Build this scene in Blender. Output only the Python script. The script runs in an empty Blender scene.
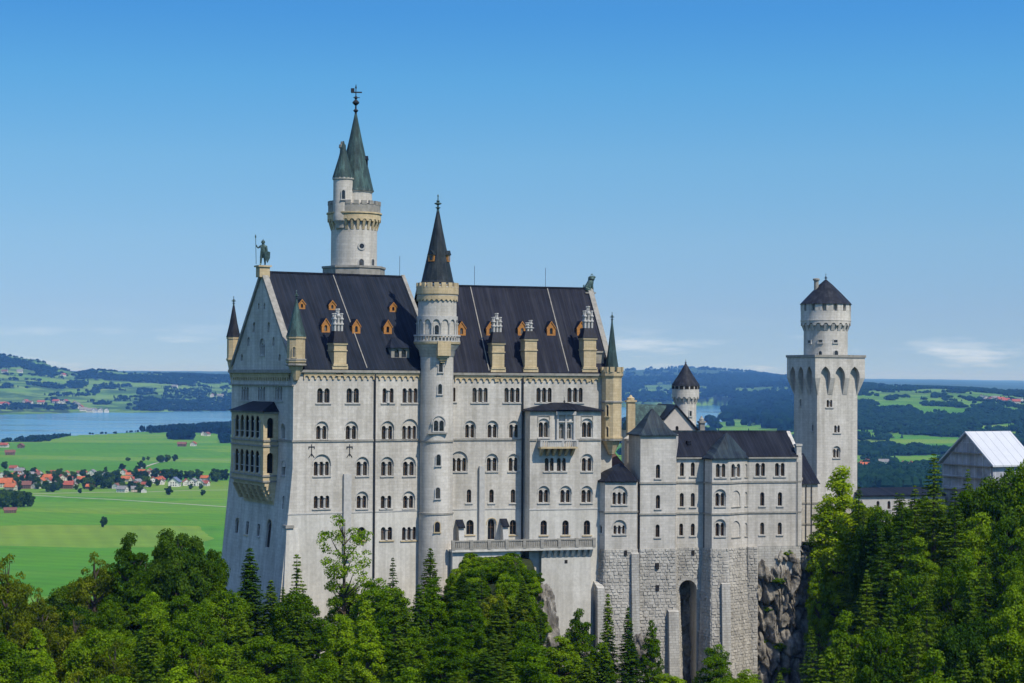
import bpy, bmesh, math, random
import numpy as np
from mathutils import Vector, Matrix, noise
from mathutils.geometry import delaunay_2d_cdt

random.seed(7)
RNG = np.random.default_rng(11)
SC = bpy.context.scene
COL = SC.collection
R = math.radians

# ------------------------------------------------------------------ camera
EYE = 155.0                      # metres above the valley floor
FPX = 1900.0                     # focal length in pixels of the 1024 px wide frame
ROLL = 0.0061
HORIZON = 378.0
cam_d = bpy.data.cameras.new('camera')
cam = bpy.data.objects.new('camera', cam_d)
COL.objects.link(cam)
cam_d.sensor_width = 36.0
cam_d.lens = FPX / 1024 * 36.0
cam_d.clip_start = 1.0
cam_d.clip_end = 200000.0
PITCH = math.atan((HORIZON - 341.5) / FPX)
CAM_ROT = Matrix.Rotation(math.pi / 2 + PITCH, 3, 'X') @ Matrix.Rotation(ROLL, 3, 'Z')
cam.matrix_world = Matrix.Translation((0, 0, EYE)) @ CAM_ROT.to_4x4()
SC.camera = cam
EYEV = Vector((0, 0, EYE))

# ------------------------------------------------------------------ light
SUN_EL, SUN_AZ = R(51), math.pi - R(42)          # azimuth clockwise from +Y
SUNV = Vector((math.sin(SUN_AZ) * math.cos(SUN_EL), math.cos(SUN_AZ) * math.cos(SUN_EL), math.sin(SUN_EL)))
sl = bpy.data.lights.new('sun', 'SUN')
sl.energy = 2.6
sl.angle = R(0.53)
sl.color = (1.0, 0.935, 0.825)
so = bpy.data.objects.new('sun', sl)
COL.objects.link(so)
so.rotation_euler = (-SUNV).to_track_quat('-Z', 'Y').to_euler()
so.location = (60, -60, 400)

world = bpy.data.worlds.new('World')
SC.world = world
world.use_nodes = True
wn, wl = world.node_tree.nodes, world.node_tree.links
wn.clear()
w_out = wn.new('ShaderNodeOutputWorld')
w_bg = wn.new('ShaderNodeBackground')
w_bg.inputs['Strength'].default_value = 0.15
sky = wn.new('ShaderNodeTexSky')
sky.sky_type = 'NISHITA'
sky.sun_disc = False
sky.sun_elevation = SUN_EL
sky.sun_rotation = SUN_AZ
sky.altitude = 900.0
sky.air_density = 1.0
sky.dust_density = 0.15
sky.ozone_density = 3.0
tc = wn.new('ShaderNodeTexCoord')
# a clear mountain sky: the deep blue comes down lower than over a hazy plain
lift = wn.new('ShaderNodeVectorMath'); lift.operation = 'MULTIPLY_ADD'
lift.inputs[1].default_value = (1, 1, 2.2)
lift.inputs[2].default_value = (0, 0, 0.105)
wl.new(tc.outputs['Generated'], lift.inputs[0])
wl.new(lift.outputs[0], sky.inputs['Vector'])
hsv = wn.new('ShaderNodeHueSaturation')
hsv.inputs['Saturation'].default_value = 1.15
wl.new(sky.outputs['Color'], hsv.inputs['Color'])
# thin fair-weather cloud banks low over the horizon
cm = wn.new('ShaderNodeMapping'); cm.inputs['Scale'].default_value = (9, 9, 62)
cm.inputs['Location'].default_value = (3.1, 0.4, 0.35)
wl.new(tc.outputs['Generated'], cm.inputs['Vector'])
cn = wn.new('ShaderNodeTexNoise'); cn.inputs['Scale'].default_value = 1.5
cn.inputs['Detail'].default_value = 7; cn.inputs['Roughness'].default_value = 0.6
wl.new(cm.outputs[0], cn.inputs['Vector'])
cr = wn.new('ShaderNodeValToRGB')
cr.color_ramp.elements[0].position = 0.52; cr.color_ramp.elements[0].color = (0, 0, 0, 1)
cr.color_ramp.elements[1].position = 0.72; cr.color_ramp.elements[1].color = (1, 1, 1, 1)
wl.new(cn.outputs['Fac'], cr.inputs['Fac'])
sp = wn.new('ShaderNodeSeparateXYZ'); wl.new(tc.outputs['Generated'], sp.inputs[0])
er = wn.new('ShaderNodeValToRGB')
e = er.color_ramp.elements
e[0].position = 0.0; e[0].color = (0.5, 0.5, 0.5, 1)
e[1].position = 0.04; e[1].color = (0, 0, 0, 1)
x = e.new(0.014); x.color = (0.8, 0.8, 0.8, 1)
x = e.new(0.026); x.color = (0.06, 0.06, 0.06, 1)
wl.new(sp.outputs['Z'], er.inputs['Fac'])
cmul = wn.new('ShaderNodeMath'); cmul.operation = 'MULTIPLY'
wl.new(cr.outputs['Color'], cmul.inputs[0]); wl.new(er.outputs['Color'], cmul.inputs[1])
cmix = wn.new('ShaderNodeMixRGB')
cmix.inputs['Color2'].default_value = (3.5, 3.8, 4.2, 1)
wl.new(cmul.outputs[0], cmix.inputs['Fac'])
tint = wn.new('ShaderNodeMixRGB'); tint.blend_type = 'MULTIPLY'; tint.inputs['Fac'].default_value = 1.0
# the air column: how the clear sky of this hazy-blue morning pales towards the horizon
zsp = wn.new('ShaderNodeSeparateXYZ'); wl.new(tc.outputs['Generated'], zsp.inputs[0])
air = wn.new('ShaderNodeValToRGB'); ae = air.color_ramp.elements
air_stops = [(0.0, (0.51, 0.415, 0.385)), (0.012, (0.56, 0.445, 0.40)), (0.036, (0.68, 0.535, 0.465)), (0.072, (0.83, 0.72, 0.59)), (0.114, (0.835, 0.882, 0.736)), (0.155, (0.66, 0.95, 0.872)), (0.19, (0.50, 0.89, 0.95)), (0.24, (0.62, 0.95, 0.98)), (0.5, (1.0, 0.95, 0.9))]
while len(ae) < len(air_stops): ae.new(0.9)
for q_, (p_, c_) in zip(ae, air_stops): q_.position = p_; q_.color = (*c_, 1)
wl.new(zsp.outputs['Z'], air.inputs['Fac']); wl.new(air.outputs['Color'], tint.inputs['Color2'])
wl.new(hsv.outputs['Color'], tint.inputs['Color1'])
zen = wn.new('ShaderNodeMixRGB'); zen.blend_type = 'MULTIPLY'; zen.inputs['Fac'].default_value = 1.0  # unseen upper sky brightened and reddened by hand to fill the shaded walls
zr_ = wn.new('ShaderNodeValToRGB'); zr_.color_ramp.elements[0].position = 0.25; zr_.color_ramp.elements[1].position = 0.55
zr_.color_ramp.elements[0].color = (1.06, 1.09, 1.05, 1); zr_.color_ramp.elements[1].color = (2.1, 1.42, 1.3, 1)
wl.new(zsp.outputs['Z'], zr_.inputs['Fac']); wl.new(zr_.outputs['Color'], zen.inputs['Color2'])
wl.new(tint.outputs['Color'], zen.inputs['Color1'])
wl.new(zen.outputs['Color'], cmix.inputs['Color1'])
wl.new(cmix.outputs['Color'], w_bg.inputs['Color'])
wl.new(w_bg.outputs[0], w_out.inputs['Surface'])

SC.view_settings.view_transform = 'Standard'
SC.view_settings.look = 'None'
SC.view_settings.exposure = 0.76
SC.view_settings.gamma = 1.0
SC.view_settings.use_curve_mapping = False
cy = SC.cycles
cy.max_bounces = 5; cy.diffuse_bounces = 2; cy.glossy_bounces = 2
cy.transmission_bounces = 3; cy.volume_bounces = 0; cy.transparent_max_bounces = 6
cy.caustics_reflective = False; cy.caustics_refractive = False
cy.use_denoising = True
cy.sample_clamp_indirect = 6.0

# ------------------------------------------------------------------ geometry helpers
def ray(px, py):
    d = CAM_ROT @ Vector(((px - 512) / FPX, -(py - 341.5) / FPX, -1.0))
    return d.normalized()

def at_y(px, py, y):
    d = ray(px, py); return EYEV + d * (y / d.y)

def at_z(px, py, z):
    d = ray(px, py); return EYEV + d * ((z - EYE) / d.z)

def pix(p):
    q = CAM_ROT.transposed() @ (Vector(p) - EYEV)
    return 512 + FPX * q.x / -q.z, 341.5 - FPX * q.y / -q.z

class Face:
    """A vertical wall plane: t runs along it (to the right seen from outside), z is up, d is outwards."""
    def __init__(s, x, y, ang):
        s.o = Vector((x, y, 0)); s.ang = ang
        s.u = Vector((math.cos(ang), math.sin(ang), 0)); s.n = Vector((math.sin(ang), -math.cos(ang), 0))
        s.bz = None; s.bs = 0
    @staticmethod
    def two(p, q):
        f = Face(p[0], p[1], math.atan2(q[1] - p[1], q[0] - p[0])); f.L = math.hypot(q[0] - p[0], q[1] - p[1]); return f
    def off(s, d):
        o = s.o + s.n * d; f = Face(o.x, o.y, s.ang); f.bz = s.bz; f.bs = s.bs; return f
    def pt(s, t, z, d=0.0):
        if s.bz is not None and z < s.bz: d = d + (s.bz - z) * s.bs
        p = s.o + s.u * t + s.n * d
        return Vector((p.x, p.y, z))
    def uz(s, px, py):
        r = ray(px, py); k = (s.o - EYEV).dot(s.n) / r.dot(s.n)
        p = EYEV + r * k
        if s.bz is not None and p.z < s.bz:
            dd = (s.bz - p.z) * s.bs
            k = (s.o + s.n * dd - EYEV).dot(s.n) / r.dot(s.n); p = EYEV + r * k
        return (p - s.o).dot(s.u), p.z
    def t(s, px, py=430): return s.uz(px, py)[0]
    def z(s, px, py): return s.uz(px, py)[1]
    def mpp(s, px, py=430):
        t0, z0 = s.uz(px, py); p = s.pt(t0, z0); return p.y / FPX

ORI = {}
def link(o): COL.objects.link(o); return o

def thing(name, label, cat, loc, group=None, rz=0.0):
    o = bpy.data.objects.new(name, None); link(o)
    o.empty_display_size = 0.5
    o.location = loc; o.rotation_euler = (0, 0, rz)
    o['label'] = label; o['category'] = cat
    if group: o['group'] = group
    ORI[o.name] = Vector(loc)
    return o

class MB:
    def __init__(s): s.v = []; s.f = []; s.sm = []
    def add(s, vs, fs, smooth=False):
        k = len(s.v); s.v += [tuple(p) for p in vs]
        for f in fs: s.f.append(tuple(i + k for i in f)); s.sm.append(smooth)
        return s
    def hexa(s, p):      # p: 4 bottom, 4 top
        return s.add(p, [(3, 2, 1, 0), (4, 5, 6, 7), (0, 1, 5, 4), (1, 2, 6, 5), (2, 3, 7, 6), (3, 0, 4, 7)])
    def fbox(s, F, t0, t1, z0, z1, d0, d1):
        return s.hexa([F.pt(t0, z0, d0), F.pt(t1, z0, d0), F.pt(t1, z0, d1), F.pt(t0, z0, d1),
                       F.pt(t0, z1, d0), F.pt(t1, z1, d0), F.pt(t1, z1, d1), F.pt(t0, z1, d1)])
    def fwedge(s, F, t0, t1, z0, z1, d0, dbot, dtop):
        return s.hexa([F.pt(t0, z0, d0), F.pt(t1, z0, d0), F.pt(t1, z0, dbot), F.pt(t0, z0, dbot),
                       F.pt(t0, z1, d0), F.pt(t1, z1, d0), F.pt(t1, z1, dtop), F.pt(t0, z1, dtop)])
    def box(s, c, sx, sy, sz, rz=0.0):
        ca, sa = math.cos(rz), math.sin(rz); P = []
        for z in (c[2], c[2] + sz):
            for a, b in ((-1, -1), (1, -1), (1, 1), (-1, 1)):
                x, y = a * sx / 2, b * sy / 2
                P.append((c[0] + ca * x - sa * y, c[1] + sa * x + ca * y, z))
        return s.hexa(P)
    def lathe(s, c, prof, n=32, smooth=True, a0=0.0, a1=None, cap=True, ph=0.0):
        full = a1 is None; a1 = 2 * math.pi if full else a1
        m = n if full else n + 1
        V = []
        for r, z in prof:
            for i in range(m):
                a = a0 + (a1 - a0) * i / n + ph
                V.append((c[0] + r * math.cos(a), c[1] + r * math.sin(a), z))
        Fs = []
        for j in range(len(prof) - 1):
            for i in range(n):
                i2 = (i + 1) % m
                Fs.append((j * m + i, j * m + i2, (j + 1) * m + i2, (j + 1) * m + i))
        s.add(V, Fs, smooth)
        if cap and full:
            k = len(s.v) - len(V)
            s.f.append(tuple(k + i for i in range(m))[::-1]); s.sm.append(False)
            s.f.append(tuple(k + (len(prof) - 1) * m + i for i in range(m))); s.sm.append(False)
        return s
    def loft(s, rings, cap=True, smooth=False):
        m = len(rings[0]); V = [p for r in rings for p in r]; Fs = []
        for j in range(len(rings) - 1):
            for i in range(m):
                i2 = (i + 1) % m
                Fs.append((j * m + i, j * m + i2, (j + 1) * m + i2, (j + 1) * m + i))
        if cap:
            Fs.append(tuple(range(m))[::-1]); Fs.append(tuple((len(rings) - 1) * m + i for i in range(m)))
        return s.add(V, Fs, smooth)
    def tube(s, pts, rads, n=6, smooth=True):
        rings = []
        for i, p in enumerate(pts):
            p = Vector(p)
            a = Vector(pts[min(i + 1, len(pts) - 1)]) - Vector(pts[max(i - 1, 0)])
            a = a.normalized() if a.length > 1e-9 else Vector((0, 0, 1))
            b = a.cross(Vector((0, 0, 1)) if abs(a.z) < 0.9 else Vector((1, 0, 0))).normalized(); c = a.cross(b)
            r = rads[i] if hasattr(rads, '__len__') else rads
            rings.append([p + (b * math.cos(2 * math.pi * k / n) + c * math.sin(2 * math.pi * k / n)) * r for k in range(n)])
        return s.loft(rings, True, smooth)
    def build(s, name, m, parent=None, sharp=35):
        o = bpy.data.objects.new(name, None)
        ori = ORI.get(parent.name, Vector((0, 0, 0))) if parent else Vector((0, 0, 0))
        me = bpy.data.meshes.new(name)
        me.from_pydata([(x - ori.x, y - ori.y, z - ori.z) for x, y, z in s.v], [], s.f)
        if any(s.sm):
            me.polygons.foreach_set('use_smooth', s.sm)
            me.set_sharp_from_angle(angle=R(sharp))
        me.materials.append(m)
        bpy.data.objects.remove(o)
        o = bpy.data.objects.new(name, me); link(o)
        if parent: o.parent = parent
        ORI[o.name] = ori
        return o

def inside(p, poly):
    x, y = p; c = False; n = len(poly)
    for i in range(n):
        x1, y1 = poly[i]; x2, y2 = poly[(i + 1) % n]
        if (y1 > y) != (y2 > y) and x < (x2 - x1) * (y - y1) / (y2 - y1) + x1: c = not c
    return c

def triangulate(outline, holes):
    V = []; E = []
    for lp in [outline] + holes:
        k = len(V); V += [Vector(p) for p in lp]
        E += [(k + i, k + (i + 1) % len(lp)) for i in range(len(lp))]
    v2, e2, f2, *_ = delaunay_2d_cdt(V, E, [], 0, 1e-5)
    out = []
    for f in f2:
        cx = sum(v2[i][0] for i in f) / len(f); cyy = sum(v2[i][1] for i in f) / len(f)
        if inside((cx, cyy), outline) and not any(inside((cx, cyy), h) for h in holes): out.append(tuple(f))
    return v2, out

def panel(mb, F, outline, holes=(), d=0.0):
    """A wall panel with real openings: holes = [(polygon, depth, sub-openings or None for an open hole)]."""
    v2, tr = triangulate(outline, [h[0] for h in holes])
    mb.add([F.pt(p[0], p[1], d) for p in v2], tr)
    for poly, dep, sub in holes:
        n = len(poly)
        V = [F.pt(a, b, d) for a, b in poly] + [F.pt(a, b, d - dep) for a, b in poly]
        mb.add(V, [(i, (i + 1) % n, n + (i + 1) % n, n + i) for i in range(n)])
        if sub is not None: panel(mb, F, poly, sub, d - dep)

def arch(tc_, zb, w, h, kind='round', n=8):
    """Opening outline: w wide, h high to the crown."""
    if kind == 'flat': return [(tc_ - w / 2, zb), (tc_ + w / 2, zb), (tc_ + w / 2, zb + h), (tc_ - w / 2, zb + h)]
    P = [(tc_ - w / 2, zb), (tc_ + w / 2, zb)]
    if kind == 'round':
        r = w / 2; zs = zb + h - r
        P += [(tc_ + r * math.cos(math.pi * i / n), zs + r * math.sin(math.pi * i / n)) for i in range(n + 1)]
    else:           # pointed
        r = w; zs = zb + h - r * math.sin(math.acos(0.5)); m = n // 2
        P += [(tc_ - w / 2 + r * math.cos(math.pi / 3 * i / m), zs + r * math.sin(math.pi / 3 * i / m)) for i in range(m + 1)]
        P += [(tc_ + w / 2 - r * math.cos(math.pi / 3 * (m - i) / m), zs + r * math.sin(math.pi / 3 * (m - i) / m)) for i in range(1, m + 1)]
    return P
# ------------------------------------------------------------------ materials
def new_mat(name):
    m = bpy.data.materials.new(name); m.use_nodes = True
    nt = m.node_tree; nt.nodes.clear()
    out = nt.nodes.new('ShaderNodeOutputMaterial'); b = nt.nodes.new('ShaderNodeBsdfPrincipled')
    nt.links.new(b.outputs[0], out.inputs['Surface'])
    return m, nt, b, out

def N(nt, typ, **kw):
    n = nt.nodes.new(typ)
    for k, v in kw.items():
        if k in n.inputs: n.inputs[k].default_value = v
        else: setattr(n, k, v)
    return n

def math_(nt, op, a, b=None, c=None):
    n = nt.nodes.new('ShaderNodeMath'); n.operation = op
    for i, q in enumerate((a, b, c)):
        if q is None: continue
        if isinstance(q, (int, float)): n.inputs[i].default_value = q
        else: nt.links.new(q, n.inputs[i])
    return n.outputs[0]

def mixc(nt, fac, a, b, typ='MIX'):
    n = nt.nodes.new('ShaderNodeMixRGB'); n.blend_type = typ
    for i, q in zip(('Fac', 'Color1', 'Color2'), (fac, a, b)):
        if isinstance(q, (int, float)): n.inputs[i].default_value = q
        elif isinstance(q, tuple): n.inputs[i].default_value = (*q, 1)[:4]
        else: nt.links.new(q, n.inputs[i])
    return n.outputs[0]

def ramp(nt, fac, stops):
    n = nt.nodes.new('ShaderNodeValToRGB'); el = n.color_ramp.elements
    while len(el) < len(stops): el.new(0.5)
    for e_, (p, c) in zip(el, stops):
        e_.position = p; e_.color = (*c, 1) if isinstance(c, tuple) else (c, c, c, 1)
    nt.links.new(fac, n.inputs['Fac'])
    return n.outputs[0]

UX, UY = math.cos(R(22)), math.sin(R(22))
def wall_coord(nt):
    """(distance along the wall, height): horizontal courses on every face of the castle."""
    g = N(nt, 'ShaderNodeNewGeometry')
    s = N(nt, 'ShaderNodeSeparateXYZ'); nt.links.new(g.outputs['Position'], s.inputs[0])
    a = math_(nt, 'MULTIPLY', s.outputs['X'], UX - UY); b = math_(nt, 'MULTIPLY', s.outputs['Y'], UX + UY)
    c = N(nt, 'ShaderNodeCombineXYZ')
    nt.links.new(math_(nt, 'ADD', a, b), c.inputs['X']); nt.links.new(s.outputs['Z'], c.inputs['Y'])
    return g, s, c.outputs[0]

def noise_tex(nt, vec, scale, detail=4, rough=0.55, stretch=None):
    if stretch:
        mp = N(nt, 'ShaderNodeMapping'); mp.inputs['Scale'].default_value = stretch
        nt.links.new(vec, mp.inputs['Vector']); vec = mp.outputs[0]
    n = N(nt, 'ShaderNodeTexNoise', Scale=scale, Detail=detail, Roughness=rough)
    nt.links.new(vec, n.inputs['Vector'])
    return n.outputs['Fac']

def stone(name, c1, c2, cm, bw, bh, bump=0.15, streak=0.3, mortar=0.012, blockvar=1.0, rough=0.9, warp=0.0):
    m, nt, b, out = new_mat(name)
    g, s, wc = wall_coord(nt)
    br = N(nt, 'ShaderNodeTexBrick', Scale=1.0)
    br.inputs['Brick Width'].default_value = bw; br.inputs['Row Height'].default_value = bh
    br.inputs['Mortar Size'].default_value = mortar; br.inputs['Mortar Smooth'].default_value = 0.3
    br.inputs['Color1'].default_value = (*c1, 1); br.inputs['Color2'].default_value = (*c2, 1); br.inputs['Mortar'].default_value = (*cm, 1)
    if warp:
        wv = N(nt, 'ShaderNodeTexNoise', Scale=0.9, Detail=3); nt.links.new(g.outputs['Position'], wv.inputs['Vector'])
        ws_ = N(nt, 'ShaderNodeVectorMath', operation='MULTIPLY_ADD'); nt.links.new(wv.outputs['Color'], ws_.inputs[0]); ws_.inputs[1].default_value = (warp * 1.6, warp, 0); nt.links.new(wc, ws_.inputs[2]); wc = ws_.outputs[0]
    nt.links.new(wc, br.inputs['Vector'])
    big = noise_tex(nt, g.outputs['Position'], 0.16, 5, 0.6)
    fine = noise_tex(nt, g.outputs['Position'], 2.2, 5, 0.65)
    st = noise_tex(nt, g.outputs['Position'], 1.0, 4, 0.6, (0.9, 0.9, 0.06))
    col = mixc(nt, 1.0, br.outputs['Color'], ramp(nt, big, [(0.3, 0.84), (0.7, 1.08)]), 'MULTIPLY')
    col = mixc(nt, 1.0, col, ramp(nt, fine, [(0.28, 0.86), (0.72, 1.08)]), 'MULTIPLY')
    col = mixc(nt, streak, col, ramp(nt, st, [(0.38, (0.56, 0.545, 0.51)), (0.60, (1.0, 1.0, 1.0))]), 'MULTIPLY')
    nt.links.new(col, b.inputs['Base Color'])
    b.inputs['Roughness'].default_value = rough
    b.inputs['Specular IOR Level'].default_value = 0.25
    h = math_(nt, 'MULTIPLY_ADD', br.outputs['Fac'], -1.0, math_(nt, 'MULTIPLY', fine, blockvar))
    bp = N(nt, 'ShaderNodeBump', Strength=bump, Distance=0.12)
    nt.links.new(h, bp.inputs['Height']); nt.links.new(bp.outputs[0], b.inputs['Normal'])
    return m

def roofmat(name, c, c2, ang, seam=0.75, rough=0.6, streak=(0.16, 0.16, 0.17), stfac=0.5):
    m, nt, b, out = new_mat(name)
    g = N(nt, 'ShaderNodeNewGeometry')
    s = N(nt, 'ShaderNodeSeparateXYZ'); nt.links.new(g.outputs['Position'], s.inputs[0])
    tt = math_(nt, 'ADD', math_(nt, 'MULTIPLY', s.outputs['X'], math.cos(ang)), math_(nt, 'MULTIPLY', s.outputs['Y'], math.sin(ang)))
    fr = math_(nt, 'FRACT', math_(nt, 'DIVIDE', tt, seam))
    line = math_(nt, 'LESS_THAN', math_(nt, 'ABSOLUTE', math_(nt, 'SUBTRACT', fr, 0.5)), 0.09)
    cc = N(nt, 'ShaderNodeCombineXYZ'); nt.links.new(tt, cc.inputs['X']); nt.links.new(math_(nt, 'MULTIPLY', s.outputs['Z'], 0.07), cc.inputs['Y'])
    sn = noise_tex(nt, cc.outputs[0], 0.9, 5, 0.7)
    big = noise_tex(nt, g.outputs['Position'], 0.3, 5, 0.6)
    pane = N(nt, 'ShaderNodeTexWhiteNoise', noise_dimensions='1D'); nt.links.new(math_(nt, 'FLOOR', math_(nt, 'DIVIDE', tt, seam)), pane.inputs['W'])
    col = mixc(nt, ramp(nt, big, [(0.35, 0.0), (0.65, 1.0)]), c, c2)
    col = mixc(nt, 1.0, col, ramp(nt, pane.outputs['Value'], [(0.0, 0.82), (1.0, 1.15)]), 'MULTIPLY')
    col = mixc(nt, math_(nt, 'MULTIPLY', ramp(nt, sn, [(0.5, 0.0), (0.7, 1.0)]), stfac), col, streak)
    col = mixc(nt, math_(nt, 'MULTIPLY', line, 0.36), col, tuple(q * 3.0 for q in c))
    nt.links.new(col, b.inputs['Base Color'])
    b.inputs['Roughness'].default_value = rough
    b.inputs['Specular IOR Level'].default_value = 0.10
    bp = N(nt, 'ShaderNodeBump', Strength=0.6, Distance=0.06)
    nt.links.new(line, bp.inputs['Height']); nt.links.new(bp.outputs[0], b.inputs['Normal'])
    return m

def conemat(name, c, c2, streak, foot=None):
    """Sheet-metal spire: weathered in long falls rather than ruled seams."""
    m, nt, b, out = new_mat(name)
    g = N(nt, 'ShaderNodeNewGeometry')
    big = noise_tex(nt, g.outputs['Position'], .8, 5, .65); fall = noise_tex(nt, g.outputs['Position'], 1.5, 5, .65, (1, 1, .10)); fine = noise_tex(nt, g.outputs['Position'], 6, 3, .6)
    col = mixc(nt, ramp(nt, big, [(.35, 0.0), (.65, 1.0)]), c, c2)
    col = mixc(nt, ramp(nt, fall, [(.48, 0.0), (.66, .8)]), col, streak)
    col = mixc(nt, 1.0, col, ramp(nt, fine, [(.3, .8), (.7, 1.2)]), 'MULTIPLY')
    nt.links.new(col, b.inputs['Base Color']); b.inputs['Roughness'].default_value = .6; b.inputs['Specular IOR Level'].default_value = .12
    bp = N(nt, 'ShaderNodeBump', Strength=.3, Distance=.08); nt.links.new(fall, bp.inputs['Height']); nt.links.new(bp.outputs[0], b.inputs['Normal'])
    return m

def plain(name, c, rough=0.7, var=0.25, scale=1.2, metal=0.0, spec=0.3):
    m, nt, b, out = new_mat(name)
    g = N(nt, 'ShaderNodeNewGeometry')
    n = noise_tex(nt, g.outputs['Position'], scale, 5, 0.6)
    col = mixc(nt, 1.0, c, ramp(nt, n, [(0.3, 1 - var), (0.7, 1 + var)]), 'MULTIPLY')
    nt.links.new(col, b.inputs['Base Color'])
    b.inputs['Roughness'].default_value = rough; b.inputs['Metallic'].default_value = metal
    b.inputs['Specular IOR Level'].default_value = spec
    return m

M = {}
M['lime'] = stone('limestone', (0.545, 0.51, 0.445), (0.61, 0.575, 0.51), (0.41, 0.38, 0.325), 1.1, 0.46, 0.14, 0.5)
M['lime_low'] = stone('rendered_plinth', (0.585, 0.56, 0.495), (0.62, 0.595, 0.53), (0.54, 0.52, 0.46), 1.8, 0.9, 0.06, 0.42)
M['annex'] = stone('annex_limestone', (0.535, 0.505, 0.445), (0.60, 0.565, 0.505), (0.41, 0.385, 0.335), 1.0, 0.42, 0.15, 0.48)
def rusticmat():
    m, nt, bs, out = new_mat('rusticated_blocks')
    g = N(nt, 'ShaderNodeNewGeometry'); big = noise_tex(nt, g.outputs['Position'], .2, 4, .6); f = noise_tex(nt, g.outputs['Position'], 2.6, 6, .7)
    st = noise_tex(nt, g.outputs['Position'], 1.0, 4, .6, (.7, .7, .06))
    col = ramp(nt, g.outputs['Random Per Island'], [(0, (.425, .40, .35)), (.4, (.475, .45, .395)), (1, (.53, .505, .445))])
    col = mixc(nt, 1.0, col, ramp(nt, f, [(.3, .72), (.7, 1.15)]), 'MULTIPLY'); col = mixc(nt, .6, col, ramp(nt, big, [(.35, .75), (.65, 1.1)]), 'MULTIPLY')
    col = mixc(nt, .45, col, ramp(nt, st, [(.36, (.45, .44, .42)), (.56, (1., 1., 1.))]), 'MULTIPLY')
    nt.links.new(col, bs.inputs['Base Color']); bs.inputs['Roughness'].default_value = .95
    bp = N(nt, 'ShaderNodeBump', Strength=.8, Distance=.12); nt.links.new(f, bp.inputs['Height']); nt.links.new(bp.outputs[0], bs.inputs['Normal'])
    return m
M['rustic'] = rusticmat()
M['rubble'] = stone('rough_masonry', (0.44, 0.425, 0.385), (0.52, 0.505, 0.455), (0.30, 0.285, 0.255), 0.8, 0.4, 0.35, 0.5, 0.03)
M['sand'] = stone('sandstone', (0.53, 0.42, 0.25), (0.60, 0.485, 0.30), (0.39, 0.295, 0.16), 0.9, 0.42, 0.15, 0.35)
M['white'] = plain('white_carved_stone', (0.44, 0.425, 0.39), 0.85, 0.14, 2.0)
M['surround'] = plain('window_surround_stone', (0.40, 0.385, 0.35), 0.9, 0.18, 1.6)
M['trim'] = plain('weathered_stone_trim', (0.27, 0.255, 0.22), 0.9, 0.25, 1.4)
M['roof1'] = roofmat('dark_sheet_roof', (0.0060, 0.0100, 0.0175), (0.0112, 0.0158, 0.0260), R(29), streak=(.04, .043, .055))
M['roof2'] = roofmat('dark_sheet_roof_weathered', (0.0070, 0.0088, 0.0160), (0.0130, 0.0151, 0.0248), R(17), streak=(.055, .058, .068))
M['slate'] = roofmat('dark_slate', (0.0077, 0.0096, 0.0155), (0.0143, 0.0168, 0.0242), R(15), 0.6, 0.55, (.04, .045, .055))
M['cone'] = conemat('dark_slate_cone', (.013, .019, .024), (.024, .033, .038), (.045, .055, .06))
M['copper'] = conemat('green_copper', (.026, .043, .044), (.042, .072, .070), (.075, .14, .13))
M['slate_cone'] = conemat('slate_cone', (.012, .015, .022), (.022, .025, .034), (.04, .044, .054))
M['copper2'] = roofmat('blue_green_copper', (0.0136, 0.0195, 0.0279), (0.0272, 0.0408, 0.0504), R(15), 0.6, 0.55, (0.085, 0.12, 0.125), 0.75)
M['bronze'] = plain('green_bronze', (0.075, 0.12, 0.105), 0.5, 0.4, 3.0, 0.4)
M['wood'] = plain('orange_timber', (0.38, 0.17, 0.042), 0.6, 0.25, 3.0)
M['joinery'] = plain('brown_window_joinery', (0.12, 0.075, 0.045), 0.6, 0.2, 3.0)
M['joinery_w'] = plain('pale_window_joinery', (0.42, 0.40, 0.37), 0.6, 0.15, 3.0)
M['iron'] = plain('dark_iron', (0.03, 0.032, 0.036), 0.5, 0.2, 3.0, 0.3)
def glassmat():
    m, nt, bs, out = new_mat('window_glass')
    g = N(nt, 'ShaderNodeNewGeometry'); oi = N(nt, 'ShaderNodeObjectInfo')
    r_ = math_(nt, 'FRACT', math_(nt, 'ADD', math_(nt, 'MULTIPLY', g.outputs['Random Per Island'], .37), oi.outputs['Random']))
    nt.links.new(ramp(nt, r_, [(0, (.010, .012, .016)), (.7, (.018, .021, .027)), (.82, (.05, .05, .05)), (.93, (.13, .12, .105))]), bs.inputs['Base Color'])
    bs.inputs['Roughness'].default_value = .1; bs.inputs['Specular IOR Level'].default_value = .5
    n = noise_tex(nt, g.outputs['Position'], 1.3, 2, .5); bp = N(nt, 'ShaderNodeBump', Strength=.25, Distance=.15); nt.links.new(n, bp.inputs['Height']); nt.links.new(bp.outputs[0], bs.inputs['Normal'])
    return m
M['glass'] = glassmat()
M['dark'] = plain('interior_shade', (0.02, 0.019, 0.018), 0.95, 0.2, 1.0)  # near-black colour stands for the shade inside openings
M['bark'] = plain('bark', (0.085, 0.065, 0.048), 0.95, 0.35, 4.0)

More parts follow.
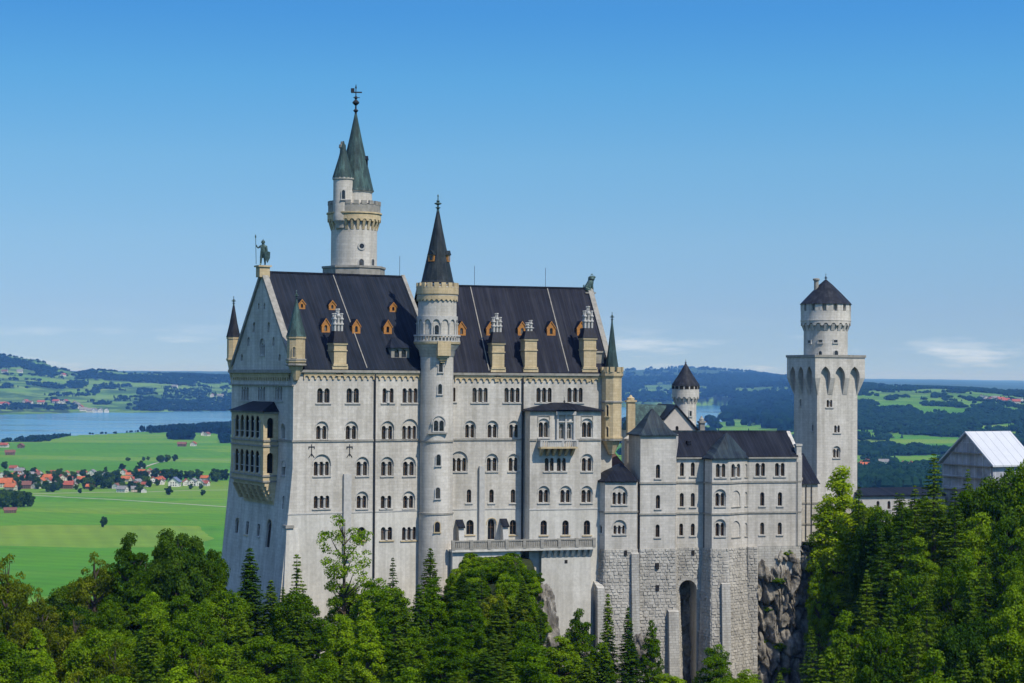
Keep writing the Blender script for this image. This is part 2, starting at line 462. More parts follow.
def leafmat(name, dark, mid, lite, trans=0.3, huevar=0.7):
    m, nt, b, out = new_mat(name)
    nt.nodes.remove(b)
    g = N(nt, 'ShaderNodeNewGeometry'); oi = N(nt, 'ShaderNodeObjectInfo')
    tcn = N(nt, 'ShaderNodeTexCoord')
    n = noise_tex(nt, tcn.outputs['Object'], 0.45, 3, 0.6)
    v = math_(nt, 'ADD', math_(nt, 'MULTIPLY', g.outputs['Random Per Island'], 0.45), math_(nt, 'MULTIPLY_ADD', n, 1.5, -0.38))
    v = math_(nt, 'ADD', v, math_(nt, 'MULTIPLY', math_(nt, 'SUBTRACT', oi.outputs['Random'], 0.5), huevar))
    col = ramp(nt, v, [(0.22, dark), (0.58, mid), (0.98, lite)])
    d = N(nt, 'ShaderNodeBsdfDiffuse'); t = N(nt, 'ShaderNodeBsdfTranslucent')
    gl = N(nt, 'ShaderNodeBsdfGlossy', Roughness=0.55)
    gl.inputs['Color'].default_value = (0.5, 0.55, 0.5, 1)
    nt.links.new(col, d.inputs['Color'])
    nt.links.new(mixc(nt, 1.0, col, (1.25, 1.2, 0.55), 'MULTIPLY'), t.inputs['Color'])
    mx = N(nt, 'ShaderNodeMixShader', Fac=trans); nt.links.new(d.outputs[0], mx.inputs[1]); nt.links.new(t.outputs[0], mx.inputs[2])
    m2 = N(nt, 'ShaderNodeMixShader', Fac=0.0); nt.links.new(mx.outputs[0], m2.inputs[1]); nt.links.new(gl.outputs[0], m2.inputs[2])
    nt.links.new(m2.outputs[0], out.inputs['Surface'])
    return m
M['leaf'] = leafmat('broadleaf_foliage', (0.0310, 0.0740, 0.0031), (0.0846, 0.1658, 0.0054), (0.1901, 0.2872, 0.0109))
M['leaf_b'] = leafmat('bright_broadleaf_foliage', (0.0507, 0.1122, 0.0035), (0.1239, 0.2297, 0.0066), (0.2395, 0.3509, 0.0117), 0.35)
M['leaf_o'] = leafmat('olive_broadleaf_foliage', (0.0422, 0.0665, 0.0043), (0.0986, 0.1379, 0.0077), (0.2042, 0.2362, 0.0140), 0.3)
M['leaf_d'] = leafmat('dark_broadleaf_foliage', (0.0141, 0.0383, 0.0035), (0.0339, 0.0829, 0.0059), (0.0774, 0.1404, 0.0093), 0.2)
M['needle'] = leafmat('spruce_needles', (0.0211, 0.0562, 0.0043), (0.0592, 0.1200, 0.0074), (0.1339, 0.2041, 0.0117), 0.15)
M['needle_b'] = leafmat('larch_needles', (0.0915, 0.1595, 0.0043), (0.1832, 0.2872, 0.0077), (0.3099, 0.4084, 0.0140), 0.35)
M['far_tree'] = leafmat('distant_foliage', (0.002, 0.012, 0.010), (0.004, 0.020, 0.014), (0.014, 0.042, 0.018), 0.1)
# ------------------------------------------------------------------ castle: shared builders
def archband(mb, F, tc_, zs, r0, r1, d0, d1, n=10, leg=0.0):
    P = []
    if leg: P.append((math.pi + 1e-9, -leg)); 
    ang = [math.pi * i / n for i in range(n + 1)]
    pts = [(1, -leg)] if leg else []
    ring_in = []; ring_out = []
    if leg: ring_in.append((tc_ + r0, zs - leg)); ring_out.append((tc_ + r1, zs - leg))
    for a in ang:
        ring_in.append((tc_ + r0 * math.cos(a), zs + r0 * math.sin(a))); ring_out.append((tc_ + r1 * math.cos(a), zs + r1 * math.sin(a)))
    if leg: ring_in.append((tc_ - r0, zs - leg)); ring_out.append((tc_ - r1, zs - leg))
    m = len(ring_in); V = []
    for (a, b), (c, d) in zip(ring_in, ring_out):
        V += [F.pt(a, b, d0), F.pt(c, d, d0), F.pt(c, d, d1), F.pt(a, b, d1)]
    Fs = []
    for i in range(m - 1):
        k = 4 * i; j = k + 4
        Fs += [(k + 1, j + 1, j + 2, k + 2), (k + 2, j + 2, j + 3, k + 3), (k + 3, j + 3, j, k)]
    Fs += [(0, 1, 2, 3), (4 * m - 1, 4 * m - 2, 4 * m - 3, 4 * m - 4)]
    mb.add(V, Fs)

def win(T, F, holes, px, pyb, n=2, lw=4.4, h=14, gap=1.7, hood=True, d=0.0, joinery='joinery', depth=0.42, kind='round', sill=True, name='window', stone_='surround', mast=None, glass='glass'):
    """A group of n arched lights: openings in the wall, stone sill, hood and colonnettes, timber bars and glass."""
    tcn, zb = F.uz(px, pyb)
    if mast is not None: tcn = mast
    s = F.mpp(px, pyb); dt = F.t(px + 0.5, pyb) - F.t(px - 0.5, pyb)
    w = lw * dt; hh = h * s; gp = gap * dt
    cs = [tcn + (i - (n - 1) / 2) * (w + gp) for i in range(n)]
    Wd = n * w + (n - 1) * gp
    rec = 0.2 if hood else 0.0
    lights = [(arch(c, zb, w, hh, kind), depth, None) for c in cs]
    if hood:
        Wo = Wd + 0.36; top = hh - w / 2 + Wo / 2 * 0.98
        holes.append((arch(tcn, zb - 0.05, Wo, top + 0.05, 'round', 14), rec, lights))
    else:
        holes.extend(lights)
    fr = MB(); subs = []
    if sill: fr.fbox(F, tcn - Wd / 2 - 0.28, tcn + Wd / 2 + 0.28, zb - 0.24, zb - 0.06, d - 0.05, d + 0.16)
    if hood:
        hb = MB(); archband(hb, F, tcn, zb - 0.05 + top + 0.05 - Wo / 2, Wo / 2 + 0.02, Wo / 2 + 0.14, d - 0.02, d + 0.07, 14, 0.25)
        if fr.v: subs.append(('hood', hb))
        else: fr = hb
    for i in range(n - 1):
        cb = MB(); q = F.pt((cs[i] + cs[i + 1]) / 2, zb, d - rec + 0.03); zc_ = zb + hh - w / 2; rr_ = gp / 2
        cb.lathe((q.x, q.y), [(rr_ + .05, zb - .05), (rr_ + .05, zb + .1), (rr_ * .62, zb + .16), (rr_ * .58, zc_ - .2), (rr_ + .06, zc_ - .05), (rr_ + .06, zc_ + .04)], 8); subs.append(('colonnette', cb))
    if not fr.v: archband(fr, F, tcn, zb + hh - w / 2, w / 2 + 0.01, w / 2 + 0.10, d - 0.02, d + 0.04, 8, 0.3)
    wo = fr.build(name, M[stone_], T)
    for nm, sb in subs: sb.build(nm, M[stone_] if nm == 'hood' else M['white'], wo)
    jb = MB(); gb = MB(); dd = d - rec - depth
    for c in cs:
        jb.fbox(F, c - 0.035, c + 0.035, zb, zb + hh - 0.03, dd + 0.03, dd + 0.10)
        jb.fbox(F, c - w / 2, c + w / 2, zb + hh * 0.6, zb + hh * 0.6 + 0.06, dd + 0.03, dd + 0.09)
        jb.fbox(F, c - w / 2 + 0.002, c - w / 2 + 0.07, zb, zb + hh - w / 2, dd + 0.03, dd + 0.11)
        jb.fbox(F, c + w / 2 - 0.07, c + w / 2 - 0.002, zb, zb + hh - w / 2, dd + 0.03, dd + 0.11)
        P = arch(c, zb - 0.02, w + 0.05, hh + 0.04, kind); v2, tr = triangulate(P, [])
        gb.add([F.pt(p[0], p[1], dd + 0.02) for p in v2], tr)
    jb.build('sash_frame', M[joinery], wo); gb.build('pane', M[glass], wo)
    return wo

def cylface(c, r, px):
    """Tangent face on a round tower where it shows at picture column px."""
    cpx = pix((c[0], c[1], EYE))[0]; D = math.hypot(c[0], c[1])
    ph = math.asin(max(-0.98, min(0.98, (px - cpx) * D / FPX / r)))
    a = math.atan2(-c[0] / D, c[1] / D) + ph
    return Face(c[0] + r * math.sin(a), c[1] - r * math.cos(a), a)

def cwin(T, c, r, px, pyb, n=1, lw=4.5, h=10, gap=1.5, hood=False, kind='round', st='white', name='window'):
    """Window on a round tower: a stone surround standing proud of the drum round a deep-set pane."""
    F = cylface(c, r, px); zb = F.z(px, pyb); s = F.mpp(px, pyb)
    w = lw * s; hh = h * s; gp = gap * s
    fr = MB(); gb = MB()
    cs = [(i - (n - 1) / 2) * (w + gp) for i in range(n)]
    for q in cs:
        if kind == 'flat':
            fr.fbox(F, q - w / 2 - 0.12, q - w / 2, zb, zb + hh, -0.3, 0.10); fr.fbox(F, q + w / 2, q + w / 2 + 0.12, zb, zb + hh, -0.3, 0.10)
            fr.fbox(F, q - w / 2 - 0.12, q + w / 2 + 0.12, zb + hh, zb + hh + 0.14, -0.3, 0.12)
        else:
            archband(fr, F, q, zb + hh - w / 2, w / 2, w / 2 + 0.13, -0.3, 0.11, 8, hh - w / 2)
        P = arch(q, zb, w, hh, 'flat' if kind == 'flat' else 'round'); v2, tr = triangulate(P, [])
        gb.add([F.pt(p[0], p[1], 0.025) for p in v2], tr)
    W = n * w + (n - 1) * gp
    fr.fbox(F, -W / 2 - 0.2, W / 2 + 0.2, zb - 0.2, zb, -0.3, 0.18)
    if hood: archband(fr, F, 0, zb + hh - w / 2, W / 2 + 0.22, W / 2 + 0.36, -0.3, 0.12, 12, 0.3)
    wo = fr.build(name, M[st], T); gb.build('pane', M['glass'], wo)
    return wo

def px_r(wpx, c): return wpx / 2 * c[1] / FPX
def zz(px, py, c): return at_y(px, py, c[1]).z

def finial(c, z0, z1, r=0.28):
    mb = MB(); H = z1 - z0
    mb.lathe(c, [(r * .75, z0 - .25), (r * .6, z0 + H * .08), (r * 1.5, z0 + H * .14), (r * .5, z0 + H * .2), (r * .42, z0 + H * .3), (r * 1.9, z0 + H * .38),
                 (r * 1.9, z0 + H * .42), (r * .45, z0 + H * .5), (r * 1.1, z0 + H * .56), (r * .3, z0 + H * .62), (r * .22, z0 + H * .84), (r * .5, z0 + H * .88), (r * .05, z1)], 10)
    return mb

def crenel(mb, c, r, z0, z1, n, frac=0.6, th=0.35, ph=0.0):
    for i in range(n):
        a = 2 * math.pi * (i + 0.5) / n + ph; wd = 2 * math.pi * r / n * frac
        mb.box((c[0] + (r - th / 2) * math.cos(a), c[1] + (r - th / 2) * math.sin(a), z0), th, wd, z1 - z0, a)

def corbels(mb, c, r0, r1, z0, z1, n, frac=0.5):
    """Ring of brackets stepping out from radius r0 (foot) to r1 (head)."""
    for i in range(n):
        a = 2 * math.pi * (i + 0.5) / n; h = 2 * math.pi * r1 / n * frac / 2
        ca, sa = math.cos(a), math.sin(a)
        def q(r, s, z): return (c[0] + r * ca - s * sa, c[1] + r * sa + s * ca, z)
        mb.hexa([q(r0 - .3, -h, z0), q(r0 + .05, -h, z0), q(r0 + .05, h, z0), q(r0 - .3, h, z0), q(r0 - .3, -h, z1), q(r1, -h, z1), q(r1, h, z1), q(r0 - .3, h, z1)])

def arcade_ring(mb, c, r, z0, z1, n, th, frac=0.62):
    """Round drum wall of thickness th pierced by n little arches along its foot."""
    for i in range(n):
        a0 = 2 * math.pi * i / n; a1 = 2 * math.pi * (i + 1) / n; m = 6
        am = (a0 + a1) / 2; hw = (a1 - a0) / 2 * frac
        zs = z0; rr = hw * r
        pts = [(a0, z0)] + [(am - hw * math.cos(math.pi * k / m), zs + rr * math.sin(math.pi * k / m)) for k in range(m + 1)] + [(a1, z0)]
        V = []
        for a, z in pts:
            for rad in (r, r - th):
                V += [(c[0] + rad * math.cos(a), c[1] + rad * math.sin(a), z), (c[0] + rad * math.cos(a), c[1] + rad * math.sin(a), z1)]
        Fs = []
        for k in range(len(pts) - 1):
            b = 4 * k; e_ = b + 4
            Fs += [(b, e_, e_ + 1, b + 1), (b, b + 2, e_ + 2, e_), (b + 1, e_ + 1, e_ + 3, b + 3)]
        mb.add(V, Fs)

def frieze(mb, F, t0, t1, z0, z1, dpt=0.22, step=0.95):
    """Arched corbel table under the eaves."""
    n = max(1, int((t1 - t0) / step)); st = (t1 - t0) / n
    mb.fbox(F, t0, t1, z1 - (z1 - z0) * 0.3, z1, -0.02, dpt + 0.06)
    for i in range(n):
        a = t0 + i * st
        V = []; m = 6; pts = [(a, z0 + .1)] + [(a + st * .16, z0 + .1)] + [(a + st / 2 - st * .34 * math.cos(math.pi * k / m), z0 + .32 + st * .34 * math.sin(math.pi * k / m)) for k in range(m + 1)] + [(a + st * .84, z0 + .1), (a + st, z0 + .1)]
        zt = z1 - (z1 - z0) * 0.28
        for tt, z in pts:
            z = min(z, zt - 0.03)
            V += [F.pt(tt, z, -.02), F.pt(tt, z, dpt), F.pt(tt, zt, dpt)]
        Fs = []
        for k in range(len(pts) - 1):
            b = 3 * k; e_ = b + 3
            Fs += [(b, b + 1, e_ + 1, e_), (b + 1, b + 2, e_ + 2, e_ + 1)]
        mb.add(V, Fs)

def poly_ring(F, pts, z, d_extra=0.0):
    return [F.pt(t, z, d + d_extra) for t, d in pts]

# ------------------------------------------------------------------ palace
TH1, TH2 = R(29), R(17)
C0 = at_y(293, 430, 285)
F1 = Face(C0.x, C0.y, TH1)
TK = F1.t(437, 430)
K = F1.pt(TK, 0)
F2 = Face(K.x, K.y, TH2)
T2 = F2.t(612, 430)
V1 = 26.0                                           # depth of the west block
FWo = C0 + F1.n * -V1
FW = Face(FWo.x, FWo.y, TH1 - math.pi / 2)           # west face, t runs from the north-west to the south-west corner
zE = F1.z(340, 370.5); zB = F1.z(340, 440.6); zL = F1.z(340, 512.7)
zBASE = EYE - 58
BZ, BS = F1.z(290, 468), 0.095
FW.bz, FW.bs = BZ, BS
FW0 = Face(FWo.x, FWo.y, TH1 - math.pi / 2)          # the same plane without its battered foot
zR1 = at_y(270, 273.5, (C0 + F1.n * -13).y).z        # west ridge
palace = thing('palace', 'long pale limestone palace with steep dark roof, orange dormers and five rows of arched windows', 'palace', (K.x, K.y, zBASE))

h1u, h1l, h2u, h2l, hWu, hWl, hBu, hBl, hg = [], [], [], [], [], [], [], [], []
P_ = palace
# south front, west block
for px, n, lw, gp in ((323.4, 2, 5.4, 1.6), (352.7, 2, 5.4, 1.6), (388, 2, 3.9, 3.2), (410, 3, 4.0, 1.5)):
    win(P_, F1, h1u, px, 402.7, n, lw, 14.5, gp, hood=False)
for px, n, lw, gp in ((321.8, 2, 4.2, 1.8), (351.4, 2, 4.2, 1.8), (387.5, 2, 4.0, 2.4), (409.7, 3, 3.6, 1.5)):
    win(P_, F1, h1u, px, 439.2, n, lw, 13.4, gp, hood=True)
for px, n, lw, gp in ((321.8, 3, 3.9, 1.7), (362.3, 2, 4.3, 2.0), (387, 2, 4.2, 2.2), (409, 2, 4.6, 1.6)):
    win(P_, F1, h1u, px, 475.6, n, lw, 14, gp, hood=True)
for px, n, lw, gp, hd in ((321.5, 3, 3.9, 1.9, False), (362, 2, 4.0, 1.6, True), (386, 2, 4.0, 2.4, False), (408.7, 2, 4.2, 1.6, True)):
    win(P_, F1, h1u, px, 508.2, n, lw, 12.5, gp, hood=hd)
for px, n, lw, gp in ((361.4, 1, 8, 1), (386.5, 2, 4.6, 2.0), (409, 3, 3.6, 1.6)):
    win(P_, F1, h1l, px, 540.0, n, lw, 13.0, gp, hood=False, stone_='sand')
# south front, east block
win(P_, F2, h2u, 454.2, 401.5, 1, 2.4, 14, 1, hood=False)
for px in (480, 512, 544, 575):
    win(P_, F2, h2u, px, 402.2, 3, 4.0, 14.5, 1.6, hood=False)
for px in (470, 492.4, 514):
    win(P_, F2, h2u, px, 437.6, 2, 3.6, 13, 1.6, hood=True)
win(P_, F2, h2u, 459, 471.2, 3, 3.8, 13.2, 1.6, hood=True)
win(P_, F2, h2u, 492, 471.0, 2, 4.0, 13.2, 1.6, hood=True)
win(P_, F2, h2u, 513.5, 471.0, 2, 3.6, 13.2, 1.6, hood=True)
for px in (469, 491.5, 513): win(P_, F2, h2u, px, 502.6, 1, 4.4, 13.2, 1, hood=False, stone_='white')
win(P_, F2, h2l, 470, 534.4, 1, 7.4, 14.5, 1, hood=False, stone_='sand', joinery='joinery')
win(P_, F2, h2l, 513, 534.4, 1, 6.6, 14.5, 1, hood=False, stone_='sand')
win(P_, F2, h2l, 491.5, 539.5, 1, 7.0, 20, 1, hood=True, stone_='sand', sill=False, name='door')
# projecting bay of the east block
DB = 3.0
FB = F2.off(DB)
tb0, tb1 = FB.t(530), FB.t(601)
zBt = FB.z(565, 410.5)
for px, lw in ((543.7, 4.3), (587, 4.3)):
    win(P_, FB, hBu, px, 437.2, 2, lw, 15, 0.7, hood=True, stone_='white')
win(P_, FB, hBu, 565.2, 438.6, 2, 4.6, 14.8, 3.0, hood=False, joinery='joinery_w')
win(P_, FB, hBu, 549.2, 471, 2, 3.7, 13, 1.5, hood=False); win(P_, FB, hBu, 561.4, 471, 2, 3.7, 13, 1.5, hood=False)
win(P_, FB, hBu, 587, 471, 2, 3.9, 13, 1.6, hood=True)
for px in (543.7, 565.5, 586.6): win(P_, FB, hBu, px, 502.4, 2, 4.0, 12.5, 1.4, hood=True)
for px in (543.7, 565.5, 587): win(P_, FB, hBl, px, 534.8, 1, 6.4, 14.5, 1, hood=False, stone_='sand')
# west front
FWx = FW
for px in (245, 261.5, 278.6): win(P_, FW, hWu, px, 399.6 + 0.7, 3, 1.9, 13.5, 0.75, hood=False, joinery='joinery_w')
win(P_, FW, hWu, 283.2, 438, 1, 2.6, 13, 1, hood=True); win(P_, FW, hWu, 283.0, 475, 1, 2.6, 13, 1, hood=True)
win(P_, FW, hWl, 236, 533, 1, 3.0, 15, 1, hood=False, kind='flat', stone_='sand', glass='dark', sill=False, name='window')
win(P_, FW, hWl, 246.3, 534.5, 1, 2.8, 13, 1, hood=False, stone_='sand', kind='flat')
win(P_, FW, hWl, 257.6, 536, 1, 2.6, 12, 1, hood=False, stone_='white', kind='flat')
win(P_, FW, hWl, 267, 547.5, 1, 4.4, 28, 1, hood=False, stone_='sand', sill=False)
win(P_, FW, hWu, 282.5, 509, 1, 1.4, 13, 1, hood=False, kind='flat', sill=False)

W_ = MB(); L_ = MB()
zb_ = zBASE
sp_ = lambda z: -(BZ - z) * BS if z < BZ else 0.0     # south wall spreads with the battered west corner
panel(W_, F1, [(0, zL), (TK, zL), (TK, zE), (0, zE), (0, BZ)] if zL > BZ else [(sp_(zL), zL), (TK, zL), (TK, zE), (0, zE), (0, BZ)], h1u)
panel(L_, F1, [(sp_(zb_), zb_), (TK, zb_), (TK, zL), (sp_(zL), zL)], h1l)
zE2 = F2.z(520, 373.5)
panel(W_, F2, [(0, zL), (T2, zL), (T2, zE2), (0, zE2)], h2u)
panel(L_, F2, [(0, zb_), (T2, zb_), (T2, zL), (0, zL)], h2l)
zWl = BZ
panel(W_, FW, [(0, zWl), (V1, zWl), (V1, zE), (0, zE)], [h for h in hWu if min(p[1] for p in h[0]) > zWl])
hWlow = [h for h in hWu if min(p[1] for p in h[0]) <= zWl]
panel(W_, FW, [(0, zb_), (V1, zb_), (V1, zWl), (0, zWl)], hWlow + hWl)
# gable of the west front with blind arches
hg = []
def gp_(px, py): return FW.uz(px, py)
apt = V1 / 2
for px, pyb, lw, h in ((262.3, 354, 6.0, 21), (261.8, 308, 2.4, 8), (254, 332, 3.0, 10), (268.6, 332, 3.0, 10), (248.5, 346, 3.0, 9), (273.6, 346, 3.0, 9), (241.8, 361, 2.6, 7), (279.6, 361, 2.6, 7), (258.6, 309, 1.6, 6), (264.4, 309, 1.6, 6)):
    if px in (261.8,): continue
    tcn, zb2 = gp_(px, pyb); dt = FW.t(px + .5, pyb) - FW.t(px - .5, pyb); s = FW.mpp(px, pyb)
    big = px == 262.3
    if big:
        win(P_, FW, hg, px, 355, 2, 1.7, 12, 0.8, hood=True, joinery='joinery_w')
    else:
        hg.append((arch(tcn, zb2, lw * dt * 0.9, h * s, 'round'), 0.3, []))
panel(W_, FW, [(0, zE), (V1, zE), (apt, zR1)], hg)
# bay, back and east walls
panel(W_, FB, [(tb0, zL), (tb1, zL), (tb1, zBt), (tb0, zBt)], hBu)
panel(L_, FB, [(tb0, zb_), (tb1, zb_), (tb1, zL), (tb0, zL)], hBl)
for tt in (tb0, tb1):
    a, b = F2.pt(tt, 0), FB.pt(tt, 0)
    fs = Face.two(a, b) if tt == tb0 else Face.two(b, a)
    fs = Face.two(a, b)
    panel(W_, fs, [(0, zL), (DB, zL), (DB, zBt), (0, zBt)]); panel(L_, fs, [(0, zb_), (DB, zb_), (DB, zL), (0, zL)])
V2 = 22.0
nw = F1.pt(0, 0, -V1); nk = F1.pt(TK, 0, -V1); nk2 = F2.pt(0, 0, -V2); ne = F2.pt(T2, 0, -V2); se = F2.pt(T2, 0, 0)
for a, b, zt in ((nw, nk, zE), (nk, F1.pt(TK, 0, 0), zE), (nk2, ne, zE2), (ne, se, zE2)):
    fs = Face.two(a, b); panel(W_, fs, [(0, zb_), (fs.L, zb_), (fs.L, zt), (0, zt)])
# east gables: of the west block above the lower east roof, and of the east block
zR2 = at_y(520, 288.3, F2.pt(14, 0, -11).y).z
fk = Face.two(F1.pt(TK + 0.0, 0, 0), nk); panel(W_, fk, [(0, zE), (V1, zE), (V1 / 2, zR1)])
fe = Face.two(se, ne); panel(W_, fe, [(0, zE2), (V2, zE2), (V2 / 2, zR2)])
W_.build('wall', M['lime'], palace); L_.build('plinth', M['lime_low'], palace)

# roofs
def gable_roof(mb, F, t0, t1, v, ze, zr, over=0.45, th=0.22, sl=None):
    m = (zr - ze) / (v / 2); e0 = over; zo = ze - over * m * 0.25
    for a, b, c in ((over, zo, -v / 2), (-v - over, zo, -v / 2)):
        mb.hexa([F.pt(t0, b, a), F.pt(t1, b, a), F.pt(t1, zr, c), F.pt(t0, zr, c),
                 F.pt(t0, b + th, a), F.pt(t1, b + th, a), F.pt(t1, zr + th, c), F.pt(t0, zr + th, c)])
rf = MB(); gable_roof(rf, F1, 0.35, TK + 0.15, V1, zE + .1, zR1)
roof_w = rf.build('roof', M['roof1'], palace)
rf = MB(); gable_roof(rf, F2, -0.6, T2 - 0.3, V2, zE2 + .1, zR2)
roof_e = rf.build('roof', M['roof2'], palace)
# bell-cast slope where the west roof dies into the stair turret and ridge rolls
rr = MB()
rr.fbox(F1, 0.35, TK + .2, zR1 + .12, zR1 + .42, -V1 / 2 - .18, -V1 / 2 + .18)
rr.build('ridge_cap', M['slate'], roof_w)
rr = MB(); rr.fbox(F2, 0.6, T2 - .3, zR2 + .12, zR2 + .40, -V2 / 2 - .18, -V2 / 2 + .18)
rr.build('ridge_cap', M['slate'], roof_e)

def slope_band(mb, F, t0, t1, v, ze, zr, half, h0, h1):
    a = 0.25 if half < 0 else -v - 0.25
    mb.hexa([F.pt(t0, ze + h0, a), F.pt(t1, ze + h0, a), F.pt(t1, zr + h0, -v / 2), F.pt(t0, zr + h0, -v / 2),
             F.pt(t0, ze + h1, a), F.pt(t1, ze + h1, a), F.pt(t1, zr + h1, -v / 2), F.pt(t0, zr + h1, -v / 2)])
for F, ta, tb, v, za, zb3, hh in ((F1, -.30, .75, V1, zE, zR1, .62), (F1, TK - .1, TK + .5, V1, zE, zR1, .55), (F2, T2 - .5, T2 + .35, V2, zE2, zR2, .7)):
    for half in (-1, 1):
        cp = MB(); slope_band(cp, F, ta, tb, v, za, zb3, half, -.1 - .004 * half, hh + .004 * half); cp.build('gable_coping', M['trim'], palace)
# roof flashing lines
for F, tt, v, ze, zr in ((F1, F1.off(-8).t(345, 310) , V1, zE, zR1), (F2, F2.off(-6).t(478, 330), V2, zE2, zR2), (F2, F2.off(-6).t(556, 330), V2, zE2, zR2)):
    fl = MB(); slope_band(fl, F, tt, tt + 0.14, v, ze + 0.2, zr, -1, 0.14, 0.34); fl.build('roof_seam', M['trim'], palace)

# cornice and string courses
co = MB()
for F, t0, t1, ze in ((F1, 1.6, TK - 2.2, zE), (F2, 2.8, T2 - 1.4, zE2)):
    frieze(co, F, t0, t1, ze - 1.45, ze - 0.32)
frieze(co, FW, 0.9, V1 - 1.2, zE - 1.7, zE - 0.4)
co.build('corbel_frieze', M['sand'], palace)
co = MB()
co.fbox(F1, 0, TK - 2, zE - 0.32, zE + 0.06, -.05, .5); co.fbox(F2, 2.4, T2, zE2 - 0.32, zE2 + 0.06, -.05, .5)
co.fbox(FW, -0.2, V1 + .2, zE - 0.42, zE + 0.1, -.05, .6); co.fbox(FW, -0.15, V1 + .15, zE - 0.40 - 2.0, zE - 0.42 - 1.75, -.05, .28)
co.build('eaves_gutter', M['trim'], palace)
co = MB()
co.fbox(F1, -0.14, TK - 2.2, zB - 0.16, zB + 0.14, -.05, .16)
co.fbox(F2, 2.5, tb0, zB - 0.16, zB + 0.14, -.05, .16); co.fbox(FB, tb0 - .16, FB.t(536.5), zB - 0.16, zB + 0.14, -.05, .16); co.fbox(FB, FB.t(577), tb1, zB - 0.16, zB + 0.14, -.05, .16)
co.fbox(FW, FW.t(279), V1 + .14, zB - 0.16, zB + 0.14, -.05, .16)
co.build('string_course', M['trim'], palace)
co = MB()
co.fbox(F1, -.10 + sp_(zL), TK - 2, zL - .1, zL + .1, -.05, .07); co.fbox(F2, 2.2, tb0, zL - .1, zL + .1, -.05, .07); co.fbox(FB, tb0 - .07, tb1, zL - .1, zL + .1, -.05, .07)
co.build('plinth_band', M['white'], palace)
# drain pipes
for F, px, pa, pb, dd in ((F1, 374.3, 374, 578, .12), (F2, 522.3, 376, 545, .12)):
    p = MB(); t = F.t(px); p.tube([F.pt(t, F.z(px, pb), .16), F.pt(t, F.z(px, pa), .16)], 0.15, 8); p.build('drain_pipe', M['iron'], palace)
# iron wall anchors
for px in (311.5, 349.5):
    p = MB(); t, z = F1.uz(px, 449.5); p.fbox(F1, t - .05, t + .05, z - 1.0, z + 0.8, 0, .08); p.fbox(F1, t - .5, t + .5, z + .35, z + .47, 0, .08)
    p.fbox(F1, t - .5, t - .38, z + .1, z + .35, 0, .08); p.fbox(F1, t + .38, t + .5, z + .1, z + .35, 0, .08)
    p.tube([F1.pt(t, z - .6, .05), F1.pt(t - .45, z - 1.2, .05)], .05, 5); p.tube([F1.pt(t, z - .6, .05), F1.pt(t + .45, z - 1.2, .05)], .05, 5)
    p.build('wall_anchor', M['iron'], palace)
# flat pilaster chimneys on the wall
p = MB(); p.fbox(F1, F1.t(343.3), F1.t(350.8), F1.z(347, 560), F1.z(347, 474), -.05, .45); p.build('pilaster', M['white'], palace)
p = MB(); p.fbox(F2, F2.t(479), F2.t(484.3), F2.z(481, 545), F2.z(481, 466), -.05, .5); p.build('pilaster', M['white'], palace)
# corner ledge on the battered foot
p = MB(); zq = F1.z(286, 526); p.fbox(F1, sp_(zq) - .35, sp_(zq) + 1.0, zq - .35, zq + .1, -1.0, .35); p.build('ledge', M['trim'], palace)
# sloping buttress at the south-west foot
p = MB(); zq = F1.z(286, 527)
p.hexa([F1.pt(-2.9, zb_, -2.2), F1.pt(1.6, zb_, -2.2), F1.pt(1.6, zb_, 1.5), F1.pt(-2.9, zb_, 1.5), F1.pt(-.75, zq - .3, -2.2), F1.pt(1.0, zq - .3, -2.2), F1.pt(1.0, zq - .3, .12), F1.pt(-.95, zq - .3, .12)])
p.build('buttress', M['lime_low'], palace)

# corner turrets of the palace
def turret(T, c, wpx, py_top, py_bot, py_taper, cone_py, fin_py, wcone, st='sand', cone='copper', n=8, cren=False, px=None):
    px = px if px is not None else pix((c[0], c[1], EYE))[0]
    r = px_r(wpx, c); z = lambda py: zz(px, py, c)
    b = MB()
    prof = [(r * .12, z(py_taper)), (r * .3, z(py_taper) + .15), (r * .55, z(py_taper * .6 + py_bot * .4)), (r * .92, z(py_bot) - .3), (r * 1.12, z(py_bot)), (r * 1.12, z(py_bot) + .25), (r, z(py_bot) + .3)]
    if cren: prof += [(r, z(py_top) - 1.0), (r * 1.15, z(py_top) - .6), (r * 1.15, z(py_top))]
    else: prof += [(r, z(py_top) - .35), (r * 1.1, z(py_top) - .3), (r * 1.1, z(py_top))]
    b.lathe(c, prof, n, n > 12, ph=TH1 + math.pi / n)
    o = b.build('corner_turret', M[st], T)
    if cren:
        k = MB(); crenel(k, c, r * 1.15, z(py_top), z(py_top) + .8, 10); k.build('battlement', M[st], o)
    k = MB(); rc = px_r(wcone, c)
    k.lathe(c, [(rc, z(py_top) + (.0 if not cren else .05)), (rc * .93, z(py_top) + .25), (rc * .55, z(py_top) + (z(cone_py) - z(py_top)) * .4), (.08, z(cone_py))], n, False, ph=TH1 + math.pi / n)
    k.build('cone_roof', M[cone], o)
    finial(c, z(cone_py) - .2, z(fin_py), .2).build('finial', M['bronze'], o)
    return o, r
c = F1.pt(0.3, 0, 0.2); c = (c.x, c.y)
o, r = turret(palace, c, 18, 336.5, 362, 381, 298, 290, 20.5, px=295)
cwin(o, c, r * .93, 294, 357, 1, 3.0, 10, st='sand', name='window_slit')
for nm, py in (('turret_band', 361), ('turret_band', 366)):
    k = MB(); k.lathe(c, [(r * 1.05, zz(295, py, c)), (r * 1.16, zz(295, py, c) + .1), (r * 1.16, zz(295, py, c) + .3), (r * 1.05, zz(295, py, c) + .35)], 8, False, ph=TH1 + math.pi / 8); k.build(nm, M['trim'], o)
